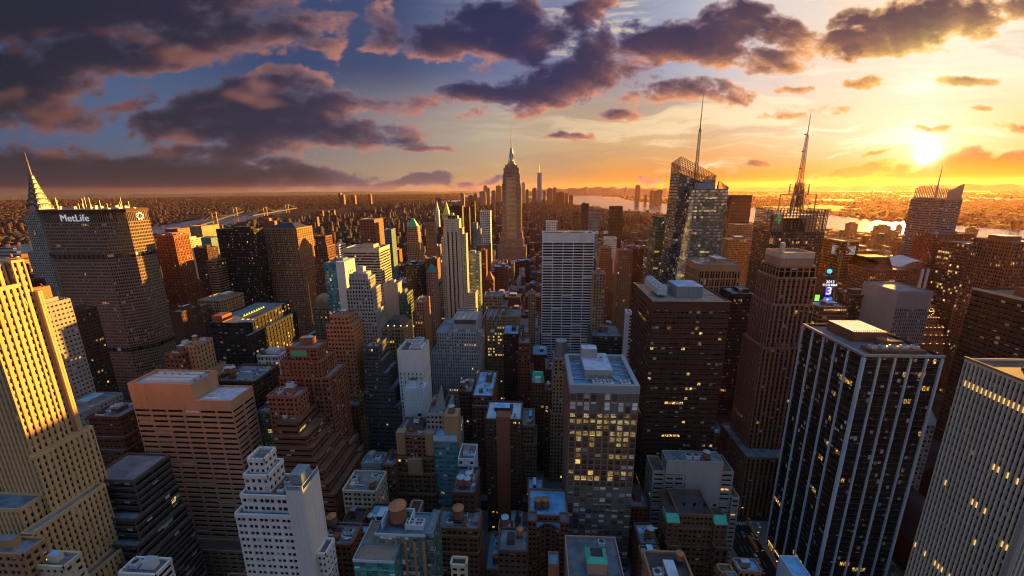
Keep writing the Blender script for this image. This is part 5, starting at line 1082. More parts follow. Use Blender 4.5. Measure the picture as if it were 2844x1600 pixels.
reg(b, x0 - 1, x1 + 4, Y0 - 10, Y0 + D + 1, 325, 660, 950, 1449)

# white stepped tower with a tall blank shaft
b = Bld('white_stepped_tower', 'white stepped building with gothic trim and a tall blank lift shaft, bottom left', 'building', (-115, 150, 0))
Y0 = 140; w_ = St('white', 'g_dark', 2.6, 3.6, .45, .5, .35); xl = at_y(592, 1300, Y0).x; xs0, xs1 = at_y(722, 1230, Y0).x, at_y(764, 1230, Y0).x; zs_ = at_y(740, 1230, Y0).z; py_ = lambda y: at_y(660, y, Y0).z
sh = St('white', 'g_dark', 60, 60, .99, .95, .05); tier(b, xs0, xs1, Y0 - 1, Y0 + 12, 0, zs_, sh, par=0)
A = b.P('water_cistern', 'steel'); A.box(xs0 + 1, xs1 - 1, Y0 + 1, Y0 + 8, zs_ + 1.5, zs_ + 6)
for px in (xs0, xs1 - .4):
    for pyy in (Y0 - 1, Y0 + 11.4): b.P('railing', 'bluewhite').box(px, px + .4, pyy, pyy + .4, zs_, zs_ + 2.2)
b.P('railing', 'bluewhite').box(xs0, xs1, Y0 - .95, Y0 - .7, zs_ + 1.9, zs_ + 2.2); b.P('railing', 'bluewhite').box(xs1 - .3, xs1 - .05, Y0 - .7, Y0 + 12, zs_ + 1.9, zs_ + 2.2)
tier(b, xl, xs0 - .1, Y0, Y0 + 16, 0, py_(1300), w_)
tier(b, xl + 2, xs0 - .1, Y0 + 2.5, Y0 + 16, py_(1300), py_(1262), w_, roof='r_brown'); tier(b, xl + 3, xl + 14, Y0 + 5, Y0 + 16, py_(1262), py_(1222), w_); tier(b, xl + 4.5, xl + 12, Y0 + 7, Y0 + 15, py_(1222), py_(1188), w_)
for i in range(5):
    for j in range(3): b.P('finial', 'pink').cone(xl + 4.5 + 7.5 * i / 4, Y0 + 7 + 8 * j / 2, py_(1188), py_(1188) + 2.6, .45, .08, 6)
for i in range(2): put_unit(b, xs0 - 7, Y0 + 6 + i * 5, py_(1262), .9)
tier(b, xs1 + .1, xs1 + 4, Y0 + 2, Y0 + 10, 0, py_(1400), w_)
reg(b, xl - 1, xs1 + 5, Y0 - 2, Y0 + 17, 588, 805, 1170, 1449)

# green glass building with a large water tank
b = Bld('glass_building', 'green glass building with a large orange water tank and twin fans, bottom edge', 'building', (-38, 158, 0))
Y0 = 152; x0, x1 = at_y(944, 1347, Y0).x, at_y(1069, 1347, Y0).x; zt = at_y(1000, 1347, Y0).z; y1 = at_z(1000, 1290, zt).y
gs2 = St('teal', 'g_mirror', 2.0, 3.4, .05, .10, .08, roof='r_grey', par=.9); gs2.glass = 'g_stripes'; glass('g_stripes', (.10, .13, .10), .0, .02, .15, .6, .45, .3)
tier(b, x0, x1, Y0, y1, 0, zt, gs2); tier(b, x1 + .1, x1 + 3.4, Y0 + 1, y1 + 2, 0, zt + .4, gs2, par=.5)
for i in range(6): xx = x0 + 1 + (x1 - x0 - 2) * i / 5; b.P('stone_stripe', 'tan').box(xx - .7, xx + .7, Y0 - .12, Y0 - .02, 0, zt - 3)
xt = x0 - 7; zt2 = at_y(960, 1413, Y0 - 9).z; tg = St('teal', 'g_teal', 2.6, 3.2, .05, .10, .08, roof='r_tan', par=.6)
tier(b, xt, x1 - 12, Y0 - 9, Y0 - .1, 0, zt2, tg); tier(b, xt, x0 - .1, Y0, y1, 0, zt2, tg, par=.4)
b.P('edge_frame', 'bluewhite').box(x0 - .25, x1 + .25, Y0 - .25, Y0, zt - .2, zt + 1.0); b.P('edge_frame', 'bluewhite').box(xt - .2, x1 - 11.8, Y0 - 9.25, Y0 - 9, zt2 - .6, zt2 + .7); b.P('edge_frame', 'bluewhite').box(xt - .25, xt, Y0 - 9, y1, zt2 - .6, zt2 + .7); b.P('edge_frame', 'copper_light').box(xt - .1, x1 - 11.9, Y0 - 9.15, Y0 - 9.02, zt2 - 5.2, zt2 - 4.2)
b.P('tank_enclosure', 'bluewhite').box(x0 + 2, x0 + 2.5, Y0 + 3, y1 - 1, zt, zt + 4); b.P('tank_enclosure', 'bluewhite').box(x0 + 15, x0 + 15.5, Y0 + 3, y1 - 1, zt, zt + 4); b.P('tank_enclosure', 'bluewhite').box(x0 + 2.5, x0 + 15, y1 - 1.5, y1 - 1, zt, zt + 4)
put_tank(b, x0 + 8.6, Y0 + 8, zt - 2.6, 2.15, 0)
for i in range(2): put_unit(b, x1 - 8.2 + i * 4.4, Y0 + 5, zt, 1.45)
reg(b, xt - 1, x1 + 5, Y0 - 10, y1 + 3, 905, 1095, 1290, 1449)
h('brick_building', 'brown building with an orange tank, at the bottom edge beside the white blank shaft', 800, 884, 1372, 1449, 162, back=1318, st='brick', tanks=((838, 1325, 1.3, 0),))
h('brick_building', 'brown building with a blue roof and a green awning left of the green glass building', 888, 936, 1345, 1449, 176, back=1322, st='dbrick', roof='r_blue')
h('brick_building', 'black tarred roof between the beige building and the bottom blue roofs', 862, 908, 1318, 1345, 182, back=1282, st='dbrick', roof='r_dark', lvl=1)
h('brick_building', 'group of blue roof strips around a dark courtyard behind the large orange tank', 912, 985, 1330, 1350, 186, back=1270, st='dbrick', roof='r_blue', lvl=2)
h('brick_building', 'tan brick stair block with a dark roof behind the twin fans', 1024, 1050, 1300, 1330, 190, back=1262, st='tan', roof='r_dark', lvl=1, pf=.7)
b = h('brick_building', 'brown brick building with white ledges and an orange tank on a dark frame', 1097, 1203, 1332, 1449, 184, back=1284, st='red', wall='brown', steps=((4, .2, .2, 1.2, 0), (14, .4, .4, 2.4, 0)), tanks=((1154, 1312, 1.7, 0),), lvl=2)
h('stone_building', 'small building with white curved parapets at the bottom edge', 1134, 1172, 1425, 1449, 150, back=1405, st='brick', wall='cream', roof='r_dark', lvl=1)

# grey stepped block
b = h('stepped_block', 'pinkish grey stepped block with a blank upper wall and fans in its open roof', 1677, 1820, 1164, 1270, 236, back=1138, st=St('concrete', 'g_busy', 6, 3.6, .26, .52, .5), lvl=0, cat='building', fin=False, steps=())
X0, X1, Y0, Y1, Z = b.dim; xm = X0 + (X1 - X0) * .66
b.P('blank_wall', 'concrete').box(X0 + (X1 - X0) * .36, X0 + (X1 - X0) * .98, Y0 - .5, Y0 - .1, Z - 36, Z + 1.3); b.P('blank_wall', 'concrete').box(X0 - .1, X1 + .1, Y0 - .45, Y0 - .12, Z - 9, Z + 1.25)
tier(b, X0 - 8, X0 - .1, Y0 + 1, Y1 + 6, 0, Z - 9, b.st, roof='r_brown'); tier(b, X1 + .1, X1 + 8, Y0 + 1, Y1 + 8, 0, Z - 8, b.st, roof='r_brown'); tier(b, X1 + 8.1, X1 + 13, Y0 - 1, Y1 + 6, 0, Z - 26, b.st, roof='r_brown')
put_tank(b, xm + 3, Y0 + 4, Z - 1, 1.2, 1)
for i in range(2): put_unit(b, X0 + 15 + i * 5, Y0 + 4, Z, 1.3)
for p, q in (((X0 + 4, Y0 + 1), (X0 + 12, Y1 - 1)), ((X0 + 12, Y0 + 1), (X0 + 4, Y1 - 1)), ((X0 + 22, Y1 - 1), (xm, Y0 + 1))): b.P('roof_beam', 'steel_dull').bar((*p, Z + 1), (*q, Z + 1), .3)
foot(X0 - 9, X1 + 14, Y0 - 2, Y1 + 8); b.done()

# building with two green turrets and faded wall lettering
b = Bld('turret_building', 'brown brick building with two bright green copper turret roofs and faded wall lettering', 'building', (112, 212, 0))
Y0 = 203; x0, x1 = at_y(1677, 1330, Y0).x, at_y(1829, 1330, Y0).x; tb = St('brick', 'g_dark', 2.5, 3.6, .45, .5); tb = S['brick'].but(bay=2.6)
zq = lambda y: at_y(1750, y, Y0).z; tw = 7.2; z1, z2 = zq(1318), zq(1308)
tier(b, x0 + tw, x1 - tw, Y0 + 3, Y0 + 24, 0, z2, tb, roof='r_dark'); zw = at_y(1745, 1281, Y0 + 10).z
b.P('rear_wall', 'rust').box(x0 + 1, x1 - 10, Y0 + 10, Y0 + 24, z2, zw); b.P('rear_roof', 'r_dark', 'rear_wall').quad((x0 + 1, Y0 + 10, zw + .02), (x1 - 10, Y0 + 10, zw + .02), (x1 - 10, Y0 + 24, zw + .02), (x0 + 1, Y0 + 24, zw + .02))
plain('faded_paint', (.42, .30, .24), .9)
text(b, 'FLINT & HORNER', ((x0 + x1) / 2 - 3, Y0 + 9.9, zw - 1.6), 2.5, 'faded_paint', ext=.02)
for i in range(4): b.each('window', 'g_dark').box(x0 + 12 + i * 6, x0 + 13.6 + i * 6, Y0 + 9.88, Y0 + 9.97, z2 + .8, z2 + 3)
for xa in (x0, x1 - tw):
    tier(b, xa, xa + tw, Y0, Y0 + 9, 0, z1, St('brown', 'g_dark', 3.0, 3.6, .6, .5), par=.2, roof='r_dark')
    A = b.each('turret_roof', 'copper_light'); A.quad((xa - .2, Y0 - .3, z1), (xa + tw + .2, Y0 - .3, z1), (xa + tw + .2, Y0 + 3.4, z1 + 3.6), (xa - .2, Y0 + 3.4, z1 + 3.6)); A.quad((xa - .2, Y0 + 3.4, z1 + 3.6), (xa + tw + .2, Y0 + 3.4, z1 + 3.6), (xa + tw + .2, Y0 + 9, z1 + 3.6), (xa - .2, Y0 + 9, z1 + 3.6)); A.poly([(xa - .2, Y0 - .3, z1), (xa - .2, Y0 + 3.4, z1 + 3.6), (xa - .2, Y0 + 9, z1 + 3.6), (xa - .2, Y0 + 9, z1)])
    b.P('turret_roof_deck', 'r_dark').box(xa + .2, xa + tw - .2, Y0 + 3.8, Y0 + 9, z1 + 3.3, z1 + 3.7)
    tier(b, xa - .2, xa + tw + .2, Y0 - 4, Y0 - .2, 0, at_y(1689, 1355, Y0 - 4).z - 6, St('brown', 'g_dark', 3.2, 6, .5, .3), roof='r_dark')
    A = b.each('tall_window', 'bluewhite'); A.box(xa + 2, xa + 5.2, Y0 - 4.2, Y0 - 4.02, z1 - 32, z1 - 24)
for i, (f, dz) in enumerate(((1.2, 8), (2.0, 20), (3.0, 31))): tier(b, x0 + tw + .3, x1 - tw - .3, Y0 + 3 - f * 1.2, Y0 + 2.9, 0, z2 - dz, tb, roof='r_dark', par=.7)
reg(b, x0 - 1, x1 + 1, Y0 - 5, Y0 + 25, 1650, 1832, 1260, 1449)

# right side -------------------------------------------------------------
b = Bld('corner_tower', 'dark red corner tower bearing two white square spiral logos', 'office tower', (at_y(2120, 700, 560).x, 580, 0))
x0, x1 = at_y(2122, 612, 560).x, at_y(2162, 612, 560).x; zt = at_y(2122, 609, 560).z; cs = St('rust', 'g_bronze', 2.6, 3.9, .12, .35, .25); tier(b, x0, x1, 560, 606, 0, zt, cs)
b.P('gold_strip', 'g_gold').box(x0 - .5, x0 + 1.5, 559.4, 559.9, 0, zt - 14)  # golden lit corner edge, its light put into the glass colour
def spiral(o, ux, sz, nm):
    A = b.each('logo', 'sign_white'); o = Vector(o); ux = Vector(ux); uz = Vector((0, 0, 1))
    for k in range(4):
        f = 1 - k * .26; q = [(-f, f), (f, f), (f, -f), (-f + .25, -f)] if nm else [(f, f), (-f, f), (-f, -f), (f - .25, -f)]
        for a_, c_ in zip(q, q[1:]): A.bar(o + ux * a_[0] * sz + uz * a_[1] * sz, o + ux * c_[0] * sz + uz * c_[1] * sz, .17)
spiral((x0 + 10, 559.4, zt - 11), (1, 0, 0), 5.6, 1); spiral((x0 - .5, 572, zt - 12), (0, -1, 0), 5.6, 0)
reg(b, x0, x1, 560, 607, 2067, 2162, 606, 760)
h('banded_office', 'dark block with bright gold horizontal bands right of the spiral logo tower', 2163, 2172, 632, 720, 580, 40, St('tan', 'g_bronze', 3, 3.9, .05, .5, .3, pier=False), cat='office building')
b = h('dark_tower', 'dark red tower with small green sign lights, right of the gold banded block', 2178, 2222, 632, 690, 640, 40, 'rust', cat='office tower', fin=False); X0, X1, Y0, Y1, Z = b.dim
for i in range(5): b.each('sign_light', 'sign_green').box(X0 + 8 + i * 7, X0 + 12 + i * 7, Y0 - .3, Y0 - .1, Z - 9, Z - 6)
b.done()
b = h('gabled_office', 'dark office block with a sloping black glass roof behind the grey finned slab', 2192, 2290, 680, 725, 520, 40, 'dark', cat='office building', wall='rust', lvl=0, fin=False); X0, X1, Y0, Y1, Z = b.dim; b.P('sloping_roof', 'black').hip(X0, X1 - 20, Y0, Y1, Z, Z + 15, 26, 10); b.done()
b = h('curved_roof_building', 'block with a lit red and white grid front and a white curved roof', 2268, 2344, 676, 722, 600, 36, St('rust', 'g_gold', 4, 4, .4, .4, .4), cat='building', lvl=0, fin=False); X0, X1, Y0, Y1, Z = b.dim
A = b.P('curved_roof', 'white')
for i in range(8): u0, u1 = i / 8, (i + 1) / 8; A.quad((X0 + (X1 - X0) * u0, Y0 + 4, Z + 10 * math.sin(u0 * 2.6)), (X0 + (X1 - X0) * u1, Y0 + 4, Z + 10 * math.sin(u1 * 2.6)), (X0 + (X1 - X0) * u1, Y1, Z + 14 * math.sin(u1 * 2.6)), (X0 + (X1 - X0) * u0, Y1, Z + 14 * math.sin(u0 * 2.6)))
for i in range(2): b.each('white_pylon', 'white_paint').box(X1 - 14 + i * 7, X1 - 11 + i * 7, Y0 - 2, Y0 - .2, 0, Z)
b.done()
# screened tower with rods
b = Bld('rod_screened_tower', 'hazy grey tower with rod screens above its roof and a thin mast', 'skyscraper', (at_y(2340, 550, 690).x, 715, 0))
Y0 = 690; x0, x1 = at_y(2362, 520, Y0).x, at_y(2421, 520, Y0).x; ye = min(Y0 + 110, at_x(2286, 512, x0).y); zt = at_y(2362, 503, Y0).z; z2 = at_y(2362, 468, Y0).z
b.loc = ((x0 + x1) / 2, (Y0 + ye) / 2, 0); b.o.location = b.loc
ns_ = St('grey', 'g_dim', 3.2, 3.9, .10, .50, .3); tier(b, x0 + 1, x1 - 1, Y0 + 1, ye - 1, 0, zt, St('grey', 'g_dim', 8, 3.9, .05, .55, .2, pier=False))
tier(b, x0, x0 + .9, Y0 + 8, ye - 8, 0, zt + 3, ns_, par=0); tier(b, x0 + 8, x1 - 6, Y0, Y0 + .9, 0, zt + 2, ns_, par=0)
A = b.P('rod_screen', 'steel_dull')
for i in range(14):
    y = Y0 + 8 + (ye - Y0 - 16) * i / 13; A.bar((x0 - .4, y, zt), (x0 - .4, y, z2 - 3 + 5 * rg.random()), .5); A.bar((x1, y, zt), (x1, y, z2 - 4), .5)
for i in range(14): x = x0 + 8 + (x1 - x0 - 14) * i / 13; A.bar((x, Y0 - .4, zt), (x, Y0 - .4, z2 - 8 + i * .9), .5)
for z in (zt + 5, zt + 10): A.bar((x0 - .4, Y0 + 8, z), (x0 - .4, ye - 8, z), .14); A.bar((x0 + 8, Y0 - .4, z), (x1 - 6, Y0 - .4, z), .14)
mt = at_y(2376, 412, Y0 + 20); M = b.P('mast', 'steel_dull'); M.cone(mt.x - 2, Y0 + 20, zt, zt + 30, 1.3, .9, 8, False); M.cone(mt.x - 2, Y0 + 20, zt + 30, mt.z, .9, .15, 8)
reg(b, x0, x1, Y0, ye, 2262, 2425, 412, 650)
h('dark_tower', 'dark glass tower directly right of the rod screened tower', 2350, 2453, 590, 650, 630, 30, 'rust', cat='office tower', glass='g_bronze')
h('lit_office_tower', 'slanted top office tower with rows of bright yellow windows at the right', 2440, 2520, 616, 735, 560, 40, St('rust', 'g_full', 3.2, 4, .2, .3, .3), cat='office tower')
h('dark_tower', 'dark tower with gold ribs cut by the right edge above the clock tower', 2556, 2660, 612, 735, 430, 40, 'rust', cat='office tower')
b = h('screen_tower', 'narrow tower stacked with glowing blue advertising screens', 2077, 2104, 697, 757, 480, 14, 'dbrick', lvl=0, fin=False, cat='sign tower', pf=.9); X0, X1, Y0, Y1, Z = b.dim; mx_ = (X0 + X1) / 2; q_ = lambda y: at_y(2090, y, 480).z
b.each('screen', 'screen_blue').box(X0 + 3, X1 - 3, Y0 - .9, Y0 - .1, q_(742), q_(722)); b.each('screen', 'screen_blue').box(X0 + 2, X1 - 1, Y0 - .9, Y0 - .1, q_(758), q_(748)); text(b, '3', (mx_, Y0 - 1.1, q_(732)), 13, 'screen_white'); b.each('screen', 'screen_white').box(X0 + 7, X1 - 7, Y0 - 1.2, Y0 - .95, q_(755), q_(751))
b.each('screen', 'screen_green').box(X0 - 8, X0 - 3.4, Y0 - .9, Y0 - .1, q_(757), q_(742)); b.P('screen_frame', 'iron').box(X0 - 8.4, X0 - .1, Y0 - .1, Y0 + 1, 0, q_(741))
text(b, 'TOSHIBA', (mx_, Y0 - .5, q_(717)), 4.0, 'screen_white'); text(b, '2013', (mx_, Y0 - .5, q_(709)), 4.4, 'screen_white'); A = b.each('countdown_ball', 'screen_cyan')
for i in range(6): t0, t1 = -math.pi / 2 + i * math.pi / 6, -math.pi / 2 + (i + 1) * math.pi / 6; A.cone(mx_, Y0 + 4, Z + 6 + 2.6 * math.sin(t0), Z + 6 + 2.6 * math.sin(t1), 2.6 * math.cos(t0) + .01, 2.6 * math.cos(t1) + .01, 12, False)
b.P('ball_pole', 'iron').bar((mx_, Y0 + 4, Z), (mx_, Y0 + 4, Z + 16), .3); b.done()
h('banded_office', 'low brown block with white window bands and a pale roof below the advertising screens', 2062, 2131, 775, 825, 430, back=760, st=St('rust', 'g_busy', 5, 4.2, .1, .45, .3, pier=False, roof='r_pale'), cat='office building')
h('dark_tower', 'dark block with an open rimmed roof between the screens and the grey finned slab', 2138, 2216, 744, 830, 445, back=732, st='dark', cat='office tower', wall='darkbrown', roof='r_dark')
b = h('grey_slab', 'grey slab with fine vertical ribs and a blank lilac side wall', 2262, 2348, 736, 865, 405, 44, St('grey', 'g_dark', 2.0, 3.7, .4, .35, .35, band=16), cat='office tower', lvl=0, fin=False); X0, X1, Y0, Y1, Z = b.dim; b.P('blank_side_wall', 'concrete').box(X0 - .5, X0 - .05, Y0 + .2, Y1, 0, Z + 1.4); b.done()
# clock tower with floodlit setbacks
b = Bld('clock_building', 'stepped stone building glowing orange with floodlights, clock and globe on top', 'building', (at_y(2362, 800, 470).x, 485, 0))
cx, Y0 = b.loc[0], 470; qz = lambda y: at_y(2362, y, Y0).z; w1 = at_y(2410, 850, Y0).x - cx; cl = St('orange', 'g_dark', 3.0, 3.6, .5, .45, .3)  # glow of the floodlights is put into the orange wall colour
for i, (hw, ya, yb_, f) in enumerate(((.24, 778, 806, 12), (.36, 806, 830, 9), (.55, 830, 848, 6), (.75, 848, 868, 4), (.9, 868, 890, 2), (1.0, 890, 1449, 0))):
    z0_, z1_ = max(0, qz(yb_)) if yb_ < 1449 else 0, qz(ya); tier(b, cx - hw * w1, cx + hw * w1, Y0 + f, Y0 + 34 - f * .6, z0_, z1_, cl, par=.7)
    if i > 0:
        for j in range(7): x = cx - hw * w1 * .95 + hw * w1 * 1.9 * j / 6; b.P('floodlight', 'lamp_warm').box(x - .8, x + .8, Y0 + f + .15, Y0 + f + .6, z1_ + .2, z1_ + 1.0)
zc = qz(778); b.P('cupola', 'orange').cone(cx, Y0 + 20, zc, zc + 9, 5, 3.5, 8); A = b.each('globe', 'lamp_warm')
for i in range(6): t0, t1 = -math.pi / 2 + i * math.pi / 6, -math.pi / 2 + (i + 1) * math.pi / 6; A.cone(cx, Y0 + 20, zc + 12 + 3 * math.sin(t0), zc + 12 + 3 * math.sin(t1), 3 * math.cos(t0) + .01, 3 * math.cos(t1) + .01, 12, False)
A = b.each('clock_face', 'black'); zk = qz(792)
A.poly([(cx + 5 * math.cos(-t * math.pi / 8), Y0 + 11.8, zk + 5 * math.sin(-t * math.pi / 8)) for t in range(16)][::-1])
for t in range(12): b.P('clock_mark', 'lamp_warm', 'clock_face').box(cx + 4.2 * math.cos(t * math.pi / 6) - .4, cx + 4.2 * math.cos(t * math.pi / 6) + .4, Y0 + 11.6, Y0 + 11.75, zk + 4.2 * math.sin(t * math.pi / 6) - .4, zk + 4.2 * math.sin(t * math.pi / 6) + .4)
b.P('clock_hand', 'lamp_warm', 'clock_face').bar((cx, Y0 + 11.6, zk), (cx - 1.5, Y0 + 11.6, zk + 2.6), .2); b.P('clock_hand', 'lamp_warm', 'clock_face').bar((cx, Y0 + 11.6, zk), (cx + 3, Y0 + 11.6, zk + 1), .2)
reg(b, cx - w1, cx + w1, Y0, Y0 + 36, 2312, 2412, 745, 1000)
# dark brown tower, right edge, and its teal lit wing
b = Bld('dark_tower', 'dark brown tower with a few pale green lit windows at the right edge', 'office tower', (290, 290, 0)); c = at_y(2447, 728, 335); x0, zt = c.x, c.z
tier(b, x0, x0 + 50, 235, 335, 0, zt, St('darkbrown', 'g_pale', 3.4, 3.9, .2, .45, .35, roof='r_brown', band=2), sides='NE'); glass('g_pale', (.015, .012, .012), .006, .012, litcol=(.55, 1, .8), power=.5)
b.P('roof_edge', 'cream').box(x0 - .5, x0 + .5, 235, 335.4, zt + .2, zt + 1.8); b.P('penthouse', 'rust').box(x0 + 14, x0 + 40, 260, 320, zt, zt + 6); reg(b, x0 - 1, x0 + 52, 234, 336, 2370, 2700, 725, 905)
b = Bld('low_wing', 'low dark wing with two pale green window bands in front of the dark brown tower', 'building', (280, 210, 0)); c = at_y(2447, 880, 262); x0, zt = c.x, c.z
tier(b, x0, x0 + 60, 180, 233, 0, zt, St('darkbrown', 'g_teal', 3, 4, .1, .5, .3, roof='r_brown'), sides='NE'); reg(b, x0, x0 + 61, 179, 234, 2445, 2700, 872, 910)
b = Bld('octagonal_building', 'tower with an octagonal grey hipped crown between the finned and pinstriped towers', 'building', (at_y(2356, 1040, 268).x, 280, 0)); cx = b.loc[0]; cy = 282; z_ = at_y(2356, 1075, 268).z
o8 = lambda r: [(cx + r * math.cos(math.pi / 8 + i * math.pi / 4), cy + r * math.sin(math.pi / 8 + i * math.pi / 4)) for i in range(8)]
P8 = o8(12)
for i in range(8): edge(b, P8[i], P8[(i + 1) % 8], 0, z_, S['conc'])
A = b.P('hipped_roof', 'ledge'); I8 = o8(7)
for i in range(8): j = (i + 1) % 8; A.quad((*P8[i], z_), (*P8[j], z_), (*I8[j], z_ + 9), (*I8[i], z_ + 9))
b.P('roof_well', 'iron').poly([(*p, z_ + 8.6) for p in I8]); b.P('roof_well', 'iron').prism(I8, z_ + 8.7, z_ + 9.6, False); reg(b, cx - 13, cx + 13, cy - 13, cy + 13, 2322, 2388, 1005, 1220)

# ---------------------------------------------------------------- ground, water, streets
def sheet(name, polys, z, mat, kind='structure'):
    a = Acc()
    for p in polys: a.poly([(q[0], q[1], z) for q in p])
    o = link(name, a.mesh(name, mat)); o['kind'] = kind; return o
def G(px): return [tuple(at_z(x, y)[:2]) for x, y in px]
m, k, b_ = newmat('asphalt'); b_.inputs['Specular IOR Level'].default_value = .05; gp_ = k.n.new('ShaderNodeNewGeometry').outputs['Position']
k.put(b_.inputs['Base Color'], k.mix(k.lr(k.noise(gp_, .002, 6), .35, .65), (.028, .022, .02, 1), (.04, .028, .02, 1))); b_.inputs['Roughness'].default_value = .9
m, k, b_ = newmat('water_surface'); gp_ = k.n.new('ShaderNodeNewGeometry').outputs['Position']
b_.inputs['Base Color'].default_value = (.08, .16, .22, 1); b_.inputs['Roughness'].default_value = .16; b_.inputs['Specular IOR Level'].default_value = .6
bp = k.n.new('ShaderNodeBump'); bp.inputs['Strength'].default_value = .6; bp.inputs['Distance'].default_value = 3.0
k.put(bp.inputs['Height'], k.m('ADD', k.noise(gp_, .02, 5, .6), k.noise(k.v('MULTIPLY', gp_, (1, .35, 1)), .12, 3))); k.put(b_.inputs['Normal'], bp.outputs[0])
plain('pavement_stone', (.16, .15, .14), .9); plain('hill_green', (.05, .055, .04), .95); plain('lawn', (.035, .05, .02), .95); plain('road_paint', (.5, .5, .48), .8)
sheet('ground', [[(-32000, -6500), (32000, -6500), (32000, 33500), (-32000, 33500)]], 0, 'asphalt')
E1 = G([(0, 622), (87, 610), (200, 596), (385, 570), (475, 556), (562, 543), (644, 537), (724, 531)]); E2 = G([(724, 534), (674, 543), (644, 551), (560, 572), (470, 584), (385, 592), (250, 640), (97, 690), (0, 712)])
EAST = [(E1[0][0] - 300, -4000), (E1[0][0] - 100, E1[0][1] - 300)] + E1 + E2 + [(E2[-1][0] + 150, E2[-1][1] - 500), (E2[-1][0] + 100, -4000)]
EAST = [(E1[0][0] - 400, -4000)] + E1 + E2 + [(E2[-1][0], -4000)]
N1 = [(1330, 497), (1400, 506), (1443, 514), (1490, 519), (1538, 527), (1600, 531), (1658, 537), (1760, 548), (1840, 556), (1932, 562), (2072, 574), (2182, 584), (2280, 590), (2407, 600), (2576, 640), (2760, 700)]
N2 = [(2760, 590), (2576, 579), (2470, 572), (2407, 566), (2280, 557), (2182, 552), (2077, 538), (1932, 527), (1888, 522), (1780, 517), (1698, 513), (1645, 511), (1596, 506), (1560, 499), (1500, 493), (1600, 487), (1560, 484), (1400, 483.4), (1330, 482.6), (1200, 486), (1150, 494), (1200, 496)]
HUD = G(N1 + N2)
BAY2 = G([(1072, 510), (1110, 507), (1158, 502), (1160, 508), (1110, 512)]); MEAD = [G([(1838, 476.4), (2000, 477.8), (2245, 481.5), (2245, 484.5), (2000, 482), (1838, 479.6)]), G([(1970 + 430, 497), (2480, 498), (2576, 501), (2576, 504), (2480, 501.5)])]
WATER = [EAST, HUD, BAY2] + MEAD
sheet('river_water', WATER, .6, 'water_surface')
ISL = [G([(1462, 491), (1485, 489.6), (1518, 492.4), (1490, 494)]), G([(1500, 496), (1540, 494.6), (1575, 497), (1530, 499)])]
sheet('island', ISL, 1.2, 'hill_green')
def inpoly(x, y, poly):
    c = False; n = len(poly); j = n - 1
    for i in range(n):
        xi, yi = poly[i]; xj, yj = poly[j]
        if (yi > y) != (yj > y) and x < (xj - xi) * (y - yi) / (yj - yi) + xi: c = not c
        j = i
    return c
def inpoly_np(X, Y, poly):
    c = np.zeros(X.shape, bool); n = len(poly); j = n - 1
    for i in range(n):
        xi, yi = poly[i]; xj, yj = poly[j]
        if yi != yj: c ^= ((yi > Y) != (yj > Y)) & (X < (xj - xi) * (Y - yi) / (yj - yi) + xi)
        j = i
    return c
# far hills on the horizon
A = Acc(); rh = random.Random(3)
def ridge(x0, x1, dist, hts, n=60):
    pr = None
    for i in range(n + 1):
        t = i / n; px = x0 + (x1 - x0) * t; d = ray(px, 480); d.z = 0; d.normalize(); hh = np.interp(t, [q[0] for q in hts], [q[1] for q in hts]) * (1 + .10 * math.sin(i * 1.3) + .06 * rh.uniform(-1, 1))
        f0, f1, f2 = d * (dist * .9), d * dist, d * (dist * 1.12); cur = ((f0.x, f0.y, .4), (f1.x, f1.y, hh), (f2.x, f2.y, .4))
        if pr: A.quad(pr[0], cur[0], cur[1], pr[1]); A.quad(pr[1], cur[1], cur[2], pr[2])
        pr = cur
ridge(1290, 1720, 15500, ((0, 30), (.15, 170), (.45, 260), (.7, 230), (1, 160))); ridge(1700, 2800, 26000, ((0, 150), (.3, 190), (.6, 240), (1, 240))); ridge(-300, 1320, 25000, ((0, 190), (.4, 130), (.7, 150), (1, 60)))
o = link('hills', A.mesh('hills', 'hill_green')); o['kind'] = 'structure'
AVE = [(-176, 15), (157, 15), (-312, 11), (-445, 20), (-575, 11), (-700, 14), (-890, 14), (-1080, 14), (452, 14), (740, 14), (1010, 14), (1270, 14), (1530, 14)]
STR = [45 + 80 * i for i in range(90)]
def street_free(y0, y1): return True
A = Acc(); xs = sorted(a[0] for a in AVE)
hw = dict(AVE)
for xa, xb in zip(xs, xs[1:]):
    for ya, yb in zip(STR[:18], STR[1:19]): A.box(xa + hw[xa] - 4, xb - hw[xb] + 4, ya + 5.5, yb - 5.5, 0, .15)
o = link('pavement', A.mesh('pavement', 'pavement_stone')); o['kind'] = 'structure'
A = Acc()
for ax in (-176, 157):
    for i in range(60):
        for dx in (-5.2, -1.7, 1.7, 5.2): A.box(ax + dx - .1, ax + dx + .1, 130 + i * 12, 135 + i * 12, .004, .02)
    for y in STR[1:14]:
        for i in range(12): A.box(ax - 9.6 + i * 1.7, ax - 8.8 + i * 1.7, y - 10, y - 7, .004, .02); A.box(ax - 9.6 + i * 1.7, ax - 8.8 + i * 1.7, y + 7, y + 10, .004, .02)
o = link('road_markings', A.mesh('road_markings', 'road_paint')); o['kind'] = 'structure'

